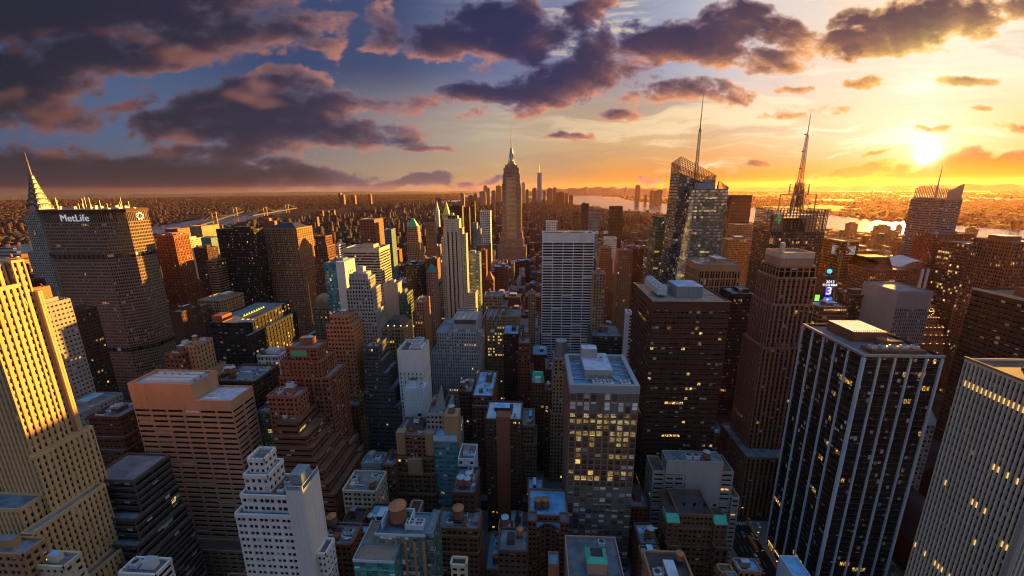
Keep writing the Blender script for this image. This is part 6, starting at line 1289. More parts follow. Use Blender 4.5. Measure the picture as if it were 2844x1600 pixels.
# ---------------------------------------------------------------- small park with its trees
pk = [at_z(1490, 815), at_z(1552, 812), at_z(1552, 776), at_z(1490, 776)]; pkx0, pkx1, pky0, pky1 = pk[0].x, pk[1].x + 10, pk[0].y, pk[2].y
sheet('park_lawn', [[(pkx0, pky0), (pkx1, pky0), (pkx1, pky1), (pkx0, pky1)]], .2, 'lawn'); foot(pkx0, pkx1, pky0, pky1, 10); vis(1488, 1552, 813, pky0)
def tree_meshes(seed):
    r = random.Random(seed); T = Acc(); T.cone(0, 0, 0, 5, .45, .25, 7, False); L = Acc()
    for i in range(5):
        t = r.uniform(0, 6.28); T.bar((0, 0, 3.4 + i * .5), (2.4 * math.cos(t), 2.4 * math.sin(t), 6.5 + r.random() * 2), .13)
    for c in range(16):
        t, q = r.uniform(0, 6.28), r.uniform(.4, 3.6); cx, cy, cz = q * math.cos(t), q * math.sin(t), r.uniform(5, 11) - q * .5
        for i in range(26):
            v = Vector((r.gauss(0, 1), r.gauss(0, 1), r.gauss(0, .7))); p = Vector((cx, cy, cz)) + v * .8; a = Vector((r.uniform(-1, 1), r.uniform(-1, 1), r.uniform(-1, 1))).normalized() * .36; e = a.orthogonal() * .8
            L.quad(tuple(p - a - e), tuple(p + a - e), tuple(p + a + e), tuple(p - a + e))
    return T.mesh('trunk', 'bark'), L.mesh('crown', 'leaf')
m, k, b_ = newmat('leaf'); k.put(b_.inputs['Base Color'], k.mix(k.noise(k.n.new('ShaderNodeNewGeometry').outputs['Position'], .6, 3), (.045, .06, .02, 1), (.10, .085, .03, 1))); b_.inputs['Roughness'].default_value = .7
TM = [tree_meshes(s) for s in (1, 2, 3)]; rt = random.Random(8)
for i in range(46):
    x, y = rt.uniform(pkx0 + 4, pkx1 - 4), rt.uniform(pky0 + 4, pky1 - 6); o = bpy.data.objects.new('park_tree', None); C.objects.link(o); o.location = (x, y, .2); o.rotation_euler = (0, 0, rt.uniform(0, 6)); s = rt.uniform(.9, 1.35); o.scale = (s, s, s)
    tag(o, 'dark leafy tree crowded in the small park right of the white slab', 'tree', 'park trees'); a, c = TM[i % 3]; link('trunk', a, o); link('crown', c, o)

# ---------------------------------------------------------------- far landmarks
def far(name, label, xl, xr, yt, Y, wall_='grey', top=0, cat='tower', D=40):
    p, q = at_y(xl, yt, Y), at_y(xr, yt, Y); b = Bld(name, label, cat, ((p.x + q.x) / 2, Y + D / 2, 0)); st = St(wall_, far=True, bay=5, fl=5)
    z = (p.z + q.z) / 2; tier(b, p.x, q.x, Y, Y + D, 0, z, st, sides='NWE', par=0)
    if top: b.P('penthouse', 'far_' + wall_).box(p.x + (q.x - p.x) * .25, q.x - (q.x - p.x) * .25, Y + D * .2, Y + D * .8, z, z + top)
    foot(p.x, q.x, Y, Y + D); b.done(); return b, p.x, q.x, z
b, x0, x1, z = far('tapering_tower', 'tallest tower of the far downtown cluster with tapering glass sides', 1349, 1365, 436, 5850, 'steel', cat='skyscraper', D=64) if False else (None, 0, 0, 0)
b = Bld('tapering_tower', 'tallest tapering glass tower of the far downtown cluster, with a thin mast', 'skyscraper', (at_y(1357, 470, 5850).x, 5880, 0)); cx = b.loc[0]; zt = at_y(1357, 434, 5850).z; A = b.P('glazing', 'g_blue'); hw_, ht_ = 34, 22
bq = [(cx - hw_, 5846), (cx + hw_, 5846), (cx + hw_, 5914), (cx - hw_, 5914)]; tq = [(cx, 5880 - 31), (cx + 31, 5880), (cx, 5880 + 31), (cx - 31, 5880)]
for i in range(4): A.poly([(*bq[i], 0), (*bq[(i + 1) % 4], 0), (*tq[i], zt)]); A.poly([(*bq[(i + 1) % 4], 0), (*tq[(i + 1) % 4], zt), (*tq[i], zt)])
A.poly([(*p, zt) for p in tq]); b.P('mast', 'steel_dull').cone(cx, 5880, zt, zt + 120, 4, 1, 8); foot(cx - 40, cx + 40, 5840, 5920); b.done()
FT = [(1224, 1232, 474, 5300, 'tan'), (1206, 1222, 482, 5500, 'pink'), (1216, 1226, 468, 5900, 'orange'), (1236, 1246, 480, 5200, 'pink'), (1247, 1262, 468, 6000, 'tan'), (1191, 1199, 487, 5000, 'orange'), (1178, 1190, 492, 5100, 'brown'), (1158, 1167, 487, 4700, 'tan'),
      (1312, 1321, 460, 5900, 'cream'), (1322, 1330, 478, 5600, 'brown'), (1339, 1350, 474, 5500, 'brown'), (1366, 1372, 482, 5600, 'darkbrown'), (1376, 1390, 474, 5750, 'tan'), (1391, 1400, 472, 5900, 'brown'), (1400, 1420, 484, 5650, 'darkbrown'), (1421, 1430, 487, 5700, 'rust'), (1432, 1442, 492, 5400, 'darkbrown')]
for i, (xl, xr, yt, Y, w) in enumerate(FT):
    nm = ['pale', 'pinkish', 'orange', 'slender pink', 'broad tan', 'small orange', 'stubby brown', 'tan'][i] if i < 8 else ['sunlit cream', 'thin brown', 'brown', 'low dark', 'tan', 'tall brown', 'broad dark', 'small rust', 'end dark'][i - 8]
    far('downtown_tower', '%s tower in the far downtown cluster %s the tallest stepped skyscraper' % (nm, 'left of' if i < 8 else 'right of'), xl, xr, yt, Y, w, top=10)
for i, (xl, xr, yt, Y, lb) in enumerate([(1600, 1611, 466, 6300, 'tallest lone dark tower on the far shore across the bay'), (1622, 1628, 491, 6200, 'lowest far shore tower right of the lone dark tower'), (1637, 1643, 480, 6100, 'left one of the twin dark towers on the far shore'), (1645, 1651, 480.5, 6100, 'right one of the twin dark towers on the far shore'), (1653, 1667, 478, 6000, 'broad round topped dark block on the far shore'), (1690, 1702, 482, 5400, 'dark far shore block touching the tall faceted glass tower')]):
    far('shore_tower', lb, xl, xr, yt, Y, 'darkgrey', top=8)
for i, (xl, xr, yt, Y, lb) in enumerate([(2265, 2273, 566, 2500, 'narrow apartment slab on the near river bank left of the hazy rod tower'), (2140, 2160, 562, 1900, 'grey apartment block by the river right of the mast tower'), (2212, 2244, 568, 1800, 'brown stepped apartment block on the near river bank'), (2245, 2262, 582, 1700, 'small brown block beside the stepped riverside block'), (2452, 2449 + 14, 575, 1500, 'pale tower by the river right of the hazy rod tower')]):
    far('riverside_tower', lb, xl, xr, yt, Y, 'tan', top=6, D=30)
for i, (xl, xr, yt, lb) in enumerate([(850, 856, 486, 'thin far tower on the horizon above the ribbed red tower, left one'), (858, 864, 490, 'thin far tower on the horizon above the ribbed red tower, middle one'), (882, 892, 491, 'broad far tower on the horizon above the ribbed red tower'), (926, 932, 489, 'thin far tower right of the broad far tower on the horizon'), (1094, 1108, 497, 'dark far block left of the small strip of bay water')]):
    far('horizon_tower', lb, xl, xr, yt, 7000 if i < 4 else 4600, 'brown', D=60)
for i, (xl, xr, yt, Y, lb) in enumerate([(797, 811, 530, 3300, 'second orange apartment slab from the left beyond the mansard tower'), (780, 794, 532, 3300, 'leftmost orange apartment slab beyond the mansard tower'), (815, 826, 530, 3350, 'orange apartment slab second from the right beyond the mansard tower'), (826, 840, 528, 3400, 'rightmost orange apartment slab beyond the mansard tower'), (660, 676, 549, 2300, 'sunlit apartment block above the mansard tower, tall one'), (676, 690, 556, 2250, 'sunlit apartment block above the mansard tower, low one'), (785, 797, 546, 2500, 'orange apartment block beside the gothic brown tower roof')]):
    far('apartment_tower', lb, xl, xr, yt, Y, 'rust', D=24)
def bridge(name, label, pa, pb, zd, th, n=2):
    a, c = at_z(*pa), at_z(*pb); b = Bld(name, label, 'bridge', tuple((a + c) / 2)); d = (c - a); L = d.length; d.normalize(); s = Vector((-d.y, d.x, 0)) * 14; up = lambda v, z: (v.x, v.y, z)
    A = b.P('deck', 'iron'); A.quad(up(a - s, zd), up(c - s, zd), up(c + s, zd), up(a + s, zd)); A.quad(up(a - s, zd - 9), up(c - s, zd - 9), up(c - s, zd), up(a - s, zd)); A.quad(up(c + s, zd - 9), up(a + s, zd - 9), up(a + s, zd), up(c + s, zd))
    tws = [a + d * L * .25, a + d * L * .75]
    for t in tws:
        T = b.each('bridge_tower', 'tan')
        for q in (-1, 1): T.bar(up(t + s * q, 0), up(t + s * q, th), 4)
        T.bar(up(t - s, th - 6), up(t + s, th - 6), 4); T.bar(up(t - s, zd + 12), up(t + s, zd + 12), 3)
    for q in (-1, 1):
        K = b.each('cable', 'iron'); pts = []
        for i in range(41):
            t = i / 40; z = th - (th - zd - 6) * ((t / .25 if t < .25 else (1 - t) / .25 if t > .75 else 0) and (1 - (t / .25 if t < .25 else (1 - t) / .25))) if (t < .25 or t > .75) else zd + 6 + (th - zd - 6) * ((t - .5) / .25) ** 2
            pts.append(up(a + d * L * t + s * q, z))
        for u_, v_ in zip(pts, pts[1:]): K.bar(u_, v_, 1.1)
    b.done()
bridge('suspension_bridge', 'suspension bridge crossing the eastern river right of the octagonal slab', (505, 580), (612, 541), 42, 102)
bridge('suspension_bridge', 'farther small suspension bridge where the eastern river narrows', (634, 553), (745, 531), 42, 100)
for i in range(3):
    p = at_z(8 + i * 8, 626 + i * 9); o = Acc(); o.box(p.x - 60, p.x + 60, p.y - 7, p.y + 7, .6, 5); tag(link('barge', o.mesh('barge', 'iron')), 'dark flat barge lying on the river at the left edge, %s of three' % ('farthest', 'middle', 'nearest')[i], 'barge')

# ---------------------------------------------------------------- the rest of the city: lots along the street grid
rc = random.Random(21)
FA = np.array(FOOT); VA = sorted(VIS, key=lambda v: -v[3])
def overlaps(x0, x1, y0, y1, g=1.5):
    return bool(np.any((FA[:, 0] < x1 + g) & (FA[:, 1] > x0 - g) & (FA[:, 2] < y1 + g) & (FA[:, 3] > y0 - g)))
def cap_height(x0, x1, y0, hgt):
    def topy(z): a, c = proj((x0, y0, z)), proj((x1, y0, z)); return a, c
    a, c = topy(hgt)
    if a is None or c is None: return hgt
    xl, xr = min(a[0], c[0]), max(a[0], c[0]); lim = -1e9
    for (vl, vr, yb, Y) in VIS:
        if Y > y0 + 8 and vr > xl + 1 and vl < xr - 1: lim = max(lim, yb + 6)
    if y0 < 1300: lim = max(lim, 560 + max(0, (420 - y0)) * .9)
    while hgt > 5:
        a, c = topy(hgt)
        if a and c and min(a[1], c[1]) >= lim: return hgt
        hgt *= .88
    return hgt
def hidden(p):
    p = np.array(p, float); o = np.array([0, 0, H]); d = p - o
    with np.errstate(divide='ignore', invalid='ignore'):
        tx0, tx1 = (FA[:, 0] - o[0]) / d[0], (FA[:, 1] - o[0]) / d[0]; ty0, ty1 = (FA[:, 2] - o[1]) / d[1], (FA[:, 3] - o[1]) / d[1]; tz0, tz1 = (0 - o[2]) / d[2], (FA[:, 4] - o[2]) / d[2]
    lo = np.maximum(np.maximum(np.minimum(tx0, tx1), np.minimum(ty0, ty1)), np.minimum(tz0, tz1)); hi = np.minimum(np.minimum(np.maximum(tx0, tx1), np.maximum(ty0, ty1)), np.maximum(tz0, tz1))
    return bool(np.any((lo < hi) & (lo < .985) & (hi > 0)))
LOTS = []
for xa, xb in zip(xs, xs[1:]):
    for bi in range(1, 17):
        ya, yb = STR[bi - 1] + 9, STR[bi] - 9
        if yb < 110: continue
        for (y0, y1) in ((ya, (ya + yb) / 2 - .2), ((ya + yb) / 2 + .2, yb)):
            x = xa + hw[xa] + .5
            while x < xb - hw[xb] - 8:
                w = rc.choice((8, 10, 12, 14, 17, 20, 26) if yb < 480 else (9, 12, 15, 18, 22, 28, 34)) * rc.uniform(.9, 1.1); w = min(w, xb - hw[xb] - x)
                x0, x1 = x, x + w - .3; x += w
                Yd = y0 if y0 < 1200 else 1200; hgt = rc.choice((14, 18, 20, 24, 30, 38, 46, 60)) * rc.uniform(.85, 1.15) if rc.random() < .9 else rc.uniform(60, 100)
                dep = y1 - y0 - (rc.uniform(0, 6) if rc.random() < .5 else 0); yy0 = y0 if rc.random() < .8 else y0 + 1.5
                if overlaps(x0, x1, yy0, yy0 + dep, .6):
                    sh = [(x0 + w * .35, x1), (x0, x1 - w * .35)]; ok = False
                    for q0, q1 in sh:
                        if q1 - q0 > 7 and not overlaps(q0, q1, yy0, yy0 + dep, .6): x0, x1, ok = q0, q1, True; break
                    if not ok: continue
                if any(inpoly((x0 + x1) / 2, y0, w_) for w_ in (EAST, HUD)): continue
                hgt = cap_height(x0, x1, yy0, hgt)
                LOTS.append((x0, x1, yy0, yy0 + dep, hgt))
def score(l):
    x0, x1, y0, y1, z = l; P = [proj((x, y, z)) for x in (x0, x1) for y in (y0, y1)] + [proj((x, y0, z * .55)) for x in (x0, x1)]
    if any(p is None for p in P): return 0
    xl, xr = min(p[0] for p in P), max(p[0] for p in P); yt, yb = min(p[1] for p in P), max(p[1] for p in P)
    if xr < 0 or xl > 2576 or yt > 1449 or yb < 480: return 0
    pts = [((x0 + x1) / 2, (y0 + y1) / 2, z + .3), (x0 + .5, y0 - .2, z), (x1 - .5, y0 - .2, z), ((x0 + x1) / 2, y0 - .3, z * .75), ((x0 + x1) / 2, y1 - 1, z + .3)]
    v = sum(not hidden(p) for p in pts)
    return v * (min(xr, 2576) - max(xl, 0)) * (min(yb, 1449) - yt)
order = sorted(((score(l), i) for i, l in enumerate(LOTS)), reverse=True)
NIND = 205
chosen = [i for s_, i in order[:NIND] if s_ > 0]; rest = [LOTS[i] for s_, i in order[NIND:]]
CUT = [' with ', ' standing', ' between', ',', ' right of', ' left of', ' behind', ' beyond', ' above', ' below', ' in ', ' under', ' facing', ' beside', ' at ', ' glowing', ' stepping', ' whose', ' by ', ' tucked', ' crowned', ' rising', ' carrying', ' near', ' cut', ' bearing', ' directly', ' close', ' beside', ' from', ' showing', ' catch', ' where', ' against', ' among', ' stacked', ' far ', ' right ', ' next', ' facing', ' on ', ' over', ' all']
REFS = []
for (o, x, yt, Y) in DONE:
    l = o['label']; e = len(l)
    for c in CUT:
        j = l.find(c)
        if j > 8: e = min(e, j)
    REFS.append((l[:e].strip(), x, yt, Y))
cnt = {}
for r_ in REFS: cnt[r_[0]] = cnt.get(r_[0], 0) + 1
REFS = [r_ for r_ in REFS if cnt[r_[0]] == 1 and 2 <= len(r_[0].split()) <= 6]
USED = set()
KIND = {'brown': ('brown brick', 'brick_building'), 'redbrick': ('red brick', 'brick_building'), 'darkbrown': ('dark brown', 'brick_building'), 'tan': ('tan stone', 'stone_building'), 'grey': ('grey', 'office_building'), 'concrete': ('pale grey', 'office_building'), 'rust': ('rust coloured', 'brick_building'), 'white': ('white', 'white_building'), 'darkgrey': ('charcoal', 'office_building')}
def filler(l, i):
    x0, x1, y0, y1, z = l; wl = rc.choice(['brown'] * 4 + ['redbrick'] * 3 + ['darkbrown'] * 3 + ['tan'] * 3 + ['grey', 'concrete', 'rust', 'white', 'darkgrey'])
    rf = rc.choice(['r_grey', 'r_grey', 'r_dark', 'r_brown', 'r_pale', 'r_blue', 'r_blue']); st = St(wl, rc.choice(['g_dark', 'g_dark', 'g_busy', 'g_dim']), rc.uniform(2.4, 3.4), rc.uniform(3.3, 3.9), rc.uniform(.42, .58), rc.uniform(.45, .58), .3, roof=rf, par=rc.choice((.8, 1.2, 1.6)))
    if y0 > 640: st.far = True
    col, nm = KIND[wl]; tank = y0 < 600 and rc.random() < .42; rn = {'r_grey': 'a grey roof', 'r_dark': 'a black roof', 'r_brown': 'a brown roof', 'r_pale': 'a pale roof', 'r_blue': 'a blue roof'}[rf] if not tank else 'a water tank'
    size = 'low' if z < 26 else 'mid-height' if z < 55 else 'tall'
    p = proj(((x0 + x1) / 2, y0, z)); near = sorted(REFS, key=lambda q: abs(q[1] - p[0]) + 1.2 * abs(q[2] - p[1]) )[:7]; lab = None
    for q in near:
        dx, dy = p[0] - q[1], p[1] - q[2]
        rel = ('right of' if dx > 0 else 'left of') if abs(dx) > abs(dy) * .8 else ('below' if dy > 0 else 'above')
        for adj in ('', 'narrow ' if x1 - x0 < 14 else 'wide ' if x1 - x0 > 24 else 'square '):
            t = '%s %s%s building with %s, %s the %s' % (size, adj, col, rn, rel, q[0])
            if t not in USED and len(t.split()) <= 16: lab = t; break
        if lab: break
    lab = lab or '%s %s building with %s, %s roof along the street' % (size, col, rn, i)
    USED.add(lab); b = Bld(nm, lab, 'building', ((x0 + x1) / 2, (y0 + y1) / 2, 0), 'buildings filling the blocks')
    sd = 'NW' if x0 + x1 < 0 else 'NE'; zs = z
    if z > 30 and rc.random() < .45 and y0 < 640:
        q = rc.uniform(1.5, 3.5); zz = z * rc.uniform(.6, .82); tier(b, x0, x1, y0, y1, 0, zz, st, sides=sd); tier(b, x0 + (q if rc.random() < .7 else 0), x1 - q, y0 + q, y1 - 1, zz, z, st, sides=sd); clutter(b, x0 + q + .6, x1 - q - .6, y0 + q + .6, y1 - 1.6, z, st, rc, 2 if y0 < 450 else 1, tank)
    else: tier(b, x0, x1, y0, y1, 0, z, st, sides=sd); clutter(b, x0 + .8, x1 - .8, y0 + .8, y1 - .8, z, st, rc, 2 if y0 < 450 else 1, tank)
    b.done()
for n_, i in enumerate(chosen): filler(LOTS[i], n_)

# ---------------------------------------------------------------- uncountable rest: one object of many boxes
m, k, b_ = newmat('city_mass'); b_.inputs['Specular IOR Level'].default_value = .05; gp_ = k.n.new('ShaderNodeNewGeometry'); px_, py_z, pz_ = k.xyz(gp_.outputs['Position']); nz_ = k.xyz(gp_.outputs['Normal'])[2]
at = k.n.new('ShaderNodeAttribute'); at.attribute_name = 'tint'
uu = k.m('MULTIPLY', k.m('ADD', px_, py_z), .30); vv = k.m('MULTIPLY', pz_, .27); side = k.m('LESS_THAN', nz_, .5)
win = k.m('MULTIPLY', k.m('MULTIPLY', k.m('GREATER_THAN', k.m('FRACT', uu), .48), k.m('GREATER_THAN', k.m('FRACT', vv), .5)), side)
litw = k.m('MULTIPLY', win, k.m('GREATER_THAN', k.white(k.cmb(k.m('FLOOR', uu), k.m('FLOOR', vv), 1.0)), .975))
rfc = k.mix(k.noise(gp_.outputs['Position'], .03, 3), (.02, .016, .014, 1), (.085, .07, .065, 1)); bc = k.mix(side, rfc, at.outputs['Color'])
k.put(b_.inputs['Base Color'], k.mix(k.m('MULTIPLY', win, .85), bc, (.02, .018, .018, 1))); k.put(b_.inputs['Roughness'], k.lr(win, 0, 1, .85, .3)); k.put(b_.inputs['Emission Color'], (1, .58, .2, 1)); k.put(b_.inputs['Emission Strength'], k.m('MULTIPLY', litw, .6 * LAMP))
rs = np.random.RandomState(4)
BX = [(l[0], l[1], l[2], l[3], l[4], 0.0) for l in rest]
# lower island, on the street grid
for xa in np.arange(-1400, 1500, 1):
    pass
yy = 1330.0
while yy < 6500:
    for r0 in (9, 41):
        x = -1900.0
        while x < 1500:
            w = rs.choice([8, 10, 14, 18, 25, 34]) * rs.uniform(.9, 1.2); hh = rs.choice([14, 17, 20, 24, 28, 36, 46, 60], p=[.2, .18, .16, .14, .12, .10, .06, .04]) * rs.uniform(.85, 1.15)
            if rs.rand() < .02: hh = rs.uniform(55, 95)
            if rs.rand() < .9: BX.append((x, x + w - .5, yy + r0, yy + r0 + rs.uniform(20, 30), hh, 0.0))
            x += w + (18 if rs.rand() < .05 else 0)
    yy += 80
BX = [q for q in BX if not overlaps(q[0], q[1], q[2], q[3], 0)]
# land across both rivers: scattered by where it can be seen
n = 120000; px = rs.uniform(-60, 2640, n); py = 482.5 + 200 * rs.rand(n) ** 2.3
def patch(x, y): return math.sin(x * .0011 + 1.3) * math.cos(y * .0013 - .4) + .6 * math.sin(x * .0031 - y * .0023) + .35 * math.sin(x * .0073 + y * .0061)
for x, y in zip(px, py):
    if 700 < x < 1900 and y > 530: continue
    p = at_z(x, y); d = math.hypot(p.x, p.y)
    if d < 1500 or d > 26000: continue
    if -1500 < p.x < 1600 and p.y < 6600 and -1400 < p.x: continue
    q = patch(p.x, p.y)
    if q < -.75 or (d > 9000 and rs.rand() < .5): continue
    th = .5 if x < 1250 else .3; u_, v_ = p.x * math.cos(th) + p.y * math.sin(th), -p.x * math.sin(th) + p.y * math.cos(th)
    if (u_ % 190) < 26 or (v_ % 85) < 16: continue
    s_ = 1 + d / 8000; w = rs.uniform(7, 20) * s_; hh = rs.choice([7, 8, 10, 12, 15]) * rs.uniform(.8, 1.3)
    if q > .7 and rs.rand() < .06: hh = rs.uniform(30, 60); w = rs.uniform(16, 34)
    elif rs.rand() < .006: hh = rs.uniform(28, 50); w = rs.uniform(16, 34)
    BX.append((p.x - w / 2, p.x + w / 2, p.y - rs.uniform(4, 11) * s_, p.y + rs.uniform(4, 11) * s_, hh, th))
B = np.array(BX); cxs, cys = (B[:, 0] + B[:, 1]) / 2, (B[:, 2] + B[:, 3]) / 2
keep = np.ones(len(B), bool)
for w_ in WATER: keep &= ~inpoly_np(cxs, cys, w_)
wv = [E1 + E2, None]; WPX = [[(0, 622), (87, 610), (385, 570), (475, 556), (562, 543), (644, 537), (724, 531), (674, 541), (644, 548), (560, 568), (470, 580), (385, 588), (97, 684), (0, 705)], N1 + N2]
pv_ = np.stack([cxs, cys, B[:, 4] - H], 1); w_ = pv_ @ np.array(FW); sxp = (512 + F * (pv_ @ np.array(RT)) / w_) / KX; syp = (288 - F * (pv_ @ np.array(UP)) / w_) / KX
for q_ in WPX: keep &= ~(inpoly_np(sxp, syp, q_) & (rs.rand(len(B)) < .97))
# leave out what lies wholly outside the view
fwd = cxs * FW.x + cys * FW.y - 200 * FW.z * 0; lat = np.abs(cxs * RT.x + cys * RT.y); keep &= (lat < fwd * 1.55 + 60); keep &= (fwd > 60)
B = B[keep]; n = len(B); hx, hy = (B[:, 1] - B[:, 0]) / 2, (B[:, 3] - B[:, 2]) / 2; cxs, cys = (B[:, 0] + B[:, 1]) / 2, (B[:, 2] + B[:, 3]) / 2; ca, sa = np.cos(B[:, 5]), np.sin(B[:, 5])
V = np.zeros((n, 8, 3))
for i, (sx_, sy_) in enumerate(((-1, -1), (1, -1), (1, 1), (-1, 1))):
    for j in (0, 4): V[:, i + j, 0] = cxs + sx_ * hx * ca - sy_ * hy * sa; V[:, i + j, 1] = cys + sx_ * hx * sa + sy_ * hy * ca; V[:, i + j, 2] = B[:, 4] if j else 0
FQ = np.array([[0, 1, 5, 4], [1, 2, 6, 5], [2, 3, 7, 6], [3, 0, 4, 7], [4, 5, 6, 7]]); FI = (np.arange(n)[:, None, None] * 8 + FQ[None]).reshape(-1, 4)
me = bpy.data.meshes.new('distant_buildings'); me.vertices.add(n * 8); me.vertices.foreach_set('co', V.ravel()); me.loops.add(n * 20); me.loops.foreach_set('vertex_index', FI.ravel().astype(np.int32)); me.polygons.add(n * 5); me.polygons.foreach_set('loop_start', np.arange(0, n * 20, 4, dtype=np.int32)); me.update(calc_edges=True)
pal = np.array([(.17, .062, .033), (.20, .075, .04), (.27, .15, .08), (.36, .26, .17), (.22, .19, .17), (.11, .05, .033), (.5, .43, .34), (.19, .10, .06)]); tc = (pal * (1.1, .74, .74))[rs.choice(8, n, p=[.22, .16, .18, .1, .1, .12, .04, .08])] * rs.uniform(.18, .55, (n, 1))
ca_ = me.color_attributes.new('tint', 'FLOAT_COLOR', 'POINT'); ca_.data.foreach_set('color', np.repeat(np.c_[tc, np.ones(n)], 8, 0).astype(np.float32).ravel()); me.materials.append(MATS['city_mass'])
o = link('distant_buildings', me); o['kind'] = 'stuff'; o['label'] = 'mass of small buildings spreading to the horizon on all sides'
# ---------------------------------------------------------------- traffic on the two avenues in view
def car_parts(kind):
    Bd = Acc(); W2, L2 = .92, 2.3 if kind != 'bus' else 6.0
    if kind == 'bus': Bd.box(-1.25, 1.25, -6, 6, .35, 3.0, True); Wn = Acc(); Wn.box(-1.28, 1.28, -5.8, 5.9, 1.6, 2.5, True)
    else:
        Bd.box(-W2, W2, -L2, L2, .3, .82, True); Bd.hip(-W2, W2, -L2, L2, .82, .95, .08, .1); Wn = Acc(); Wn.hip(-.85, .85, -1.5, 1.25, .93, 1.42, .16, .5); Bd.hip(-.70, .70, -1.02, .77, 1.42, 1.48, .05, .08)
    Wh = Acc(); n = 12; 
    for i in range(n):
        a, c = 2 * math.pi * i / n, 2 * math.pi * (i + 1) / n; Wh.quad((-.11, .33 * math.cos(a), .33 * math.sin(a)), (.11, .33 * math.cos(a), .33 * math.sin(a)), (.11, .33 * math.cos(c), .33 * math.sin(c)), (-.11, .33 * math.cos(c), .33 * math.sin(c)))
    Wh.poly([(-.11, .33 * math.cos(2 * math.pi * i / n), .33 * math.sin(2 * math.pi * i / n)) for i in range(n)]); Wh.poly([(.11, .33 * math.cos(-2 * math.pi * i / n), .33 * math.sin(-2 * math.pi * i / n)) for i in range(n)])
    Lt = Acc(); Lt.box(-.14, .14, -.04, .04, -.09, .09, True)
    return Bd, Wn, Wh.mesh('wheel', 'iron'), Lt, L2
for nm_, cc in (('car_yellow', (.75, .42, .02)), ('car_black', (.02, .02, .022)), ('car_white', (.7, .7, .7)), ('car_blue', (.10, .22, .45)), ('car_silver', (.4, .42, .44)), ('bus_orange', (.5, .12, .02))): plain(nm_, cc, .3)
CARP = {}
def car(kind, color, x, y, up, label, cat='car'):
    if kind not in CARP:
        Bd, Wn, Wh, Lt, L2 = car_parts(kind); CARP[kind] = (Bd, Wn.mesh('windows', 'g_dim'), Wh, Lt.mesh('headlight', 'lamp_warm'), Lt.mesh('taillight', 'lamp_red'), L2, {})
    Bd, Wn, Wh, H_, T_, L2, cache = CARP[kind]
    if color not in cache: cache[color] = Bd.mesh('body', color)
    o = bpy.data.objects.new({'bus': 'bus'}.get(kind, 'parked_car' if 'parked' in label else 'car'), None); C.objects.link(o); o.location = (x, y, .02); o.rotation_euler = (0, 0, 0 if up else math.pi); tag(o, label, cat, 'traffic on the avenues')
    link('body', cache[color], o); link('windows', Wn, o); wx = .9 if kind != 'bus' else 1.2
    for sx in (-wx, wx):
        for sy in (-L2 * .62, L2 * .62): link('wheel', Wh, o, (sx, sy, .33))
    for sx in (-.62, .62): link('headlight', H_, o, (sx, L2 + .03, .68)); link('taillight', T_, o, (sx, -L2 - .03, .68))
def at_px(x, y): p = at_z(x, y); return p.x, p.y
TR = [('bus', 'bus_orange', (1893, 1372), 1, 'long orange bus beside the foot of the finned tower'), ('car', 'car_blue', (1869, 1345), 1, 'blue car ahead of the long orange bus'), ('car', 'car_white', (1902, 1402), 1, 'white van like car behind the long orange bus'), ('car', 'car_silver', (1906, 1411), 1, 'silver car close behind the white car on the avenue'), ('car', 'car_white', (1908, 1322), 0, 'white car crossing below the finned tower base'),
      ('car', 'car_black', (1899, 1352), 0, 'black car nearest the lamp row of the finned tower'), ('car', 'car_silver', (1894, 1349), 0, 'silver car beside the black car under the lamp row'), ('car', 'car_yellow', (1898, 1342), 0, 'yellow taxi under the lamp row of the finned tower'), ('car', 'car_black', (1915, 1380), 0, 'black car parked right of the orange bus'), ('car', 'car_yellow', (1885, 1310), 1, 'yellow taxi waiting at the crossing by the stepped block'), ('car', 'car_blue', (1917, 1437), 1, 'pale blue car at the bottom end of the right avenue'),
      ('car', 'car_yellow', (846, 1240), 1, 'yellow taxi on the left avenue beside the stepped brown block'), ('car', 'car_black', (866, 1203), 1, 'black car on the left avenue farther up from the taxi'), ('car', 'car_white', (880, 1186), 1, 'white car on the left avenue above the beige building'), ('car', 'car_yellow', (893, 1160), 0, 'yellow taxi farther up the left avenue by the painted wall'), ('car', 'car_black', (905, 1148), 1, 'black car just behind the farther taxi on the left avenue'), ('car', 'car_silver', (920, 1122), 1, 'silver car far up the left avenue by the rounded corner'), ('bus', 'car_white', (940, 1096), 1, 'white bus far up the left avenue with red tail lights')]
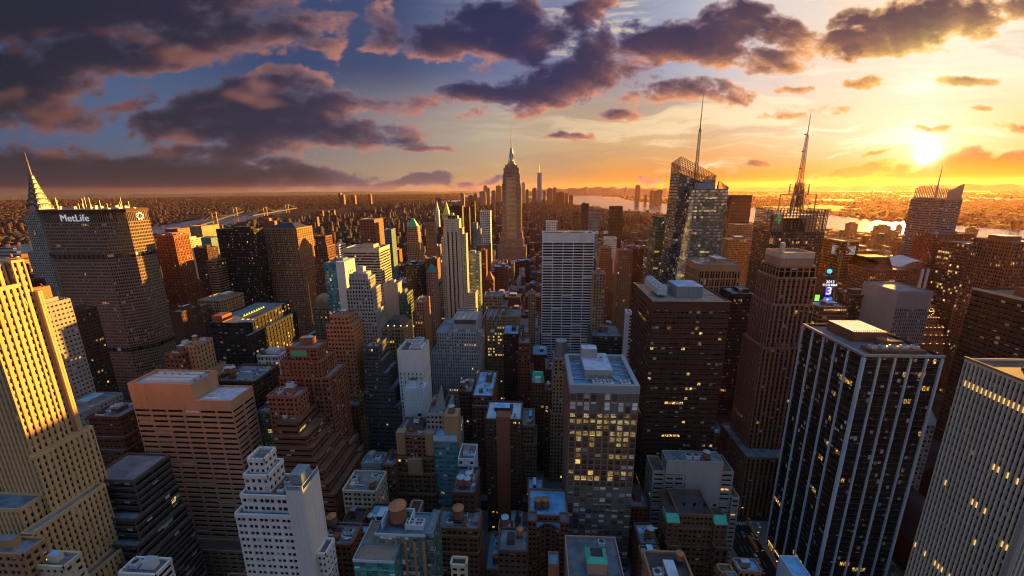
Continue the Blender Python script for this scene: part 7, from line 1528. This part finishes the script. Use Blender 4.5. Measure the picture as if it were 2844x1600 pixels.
for kind, col, (px, py), up, lb in TR:
    x, y = at_px(px, py); car(kind, col, x, y, up, lb, 'bus' if kind == 'bus' else 'car')
LP_ = Acc(); LP_.bar((0, 0, 0), (0, 0, 8.5), .09); LP_.bar((0, 0, 8.5), (1.6, 0, 8.9), .07); LPM = LP_.mesh('pole', 'iron'); LH_ = Acc(); LH_.box(1.2, 2.2, -.22, .22, 8.6, 8.85, True); LHM = LH_.mesh('lamp_head', 'lamp_warm')
for nm_, ax, y0_, y1_ in (('left', -176, 285, 700), ('right', 157, 235, 420)):
    for i in range(int((y1_ - y0_) / 24)):
        for sd_ in (-1, 1):
            o = bpy.data.objects.new('street_lamp', None); C.objects.link(o); o.location = (ax + sd_ * 10.8, y0_ + i * 24, .15); o.rotation_euler = (0, 0, 0 if sd_ < 0 else math.pi)
            tag(o, 'thin street lamp with a warm lit head in the row along the %s avenue' % nm_, 'street lamp', 'street lamps of the %s avenue' % nm_); link('pole', LPM, o); link('lamp_head', LHM, o)
# ---------------------------------------------------------------- air
HZ_DENS, HZ_G = 0.65e-5, .62
m = bpy.data.materials.new('haze_air'); m.use_nodes = True; m.node_tree.nodes.clear(); o_ = m.node_tree.nodes.new('ShaderNodeOutputMaterial'); pv = m.node_tree.nodes.new('ShaderNodeVolumePrincipled')
pv.inputs['Color'].default_value = (1, .50, .33, 1); pv.inputs['Density'].default_value = HZ_DENS; pv.inputs['Anisotropy'].default_value = HZ_G; m.node_tree.links.new(pv.outputs[0], o_.inputs['Volume']); MATS['haze_air'] = m
A = Acc(); A.box(-32500, 32500, -7000, 34000, -1, 480, True); o = link('haze', A.mesh('haze', 'haze_air')); o['kind'] = 'stuff'; o.display_type = 'WIRE'
dup_ = [(l, v) for l, v in LABELS.items() if len(v) > 1 and 'park' not in l and 'lamp' not in l]
print('DUP', dup_[:20]); print('counts', len(LABELS), 'lots', len(LOTS), 'rest', n)

print('LONG', [(l, v) for l, v in LABELS.items() if not 4 <= len(l.split()) <= 16])
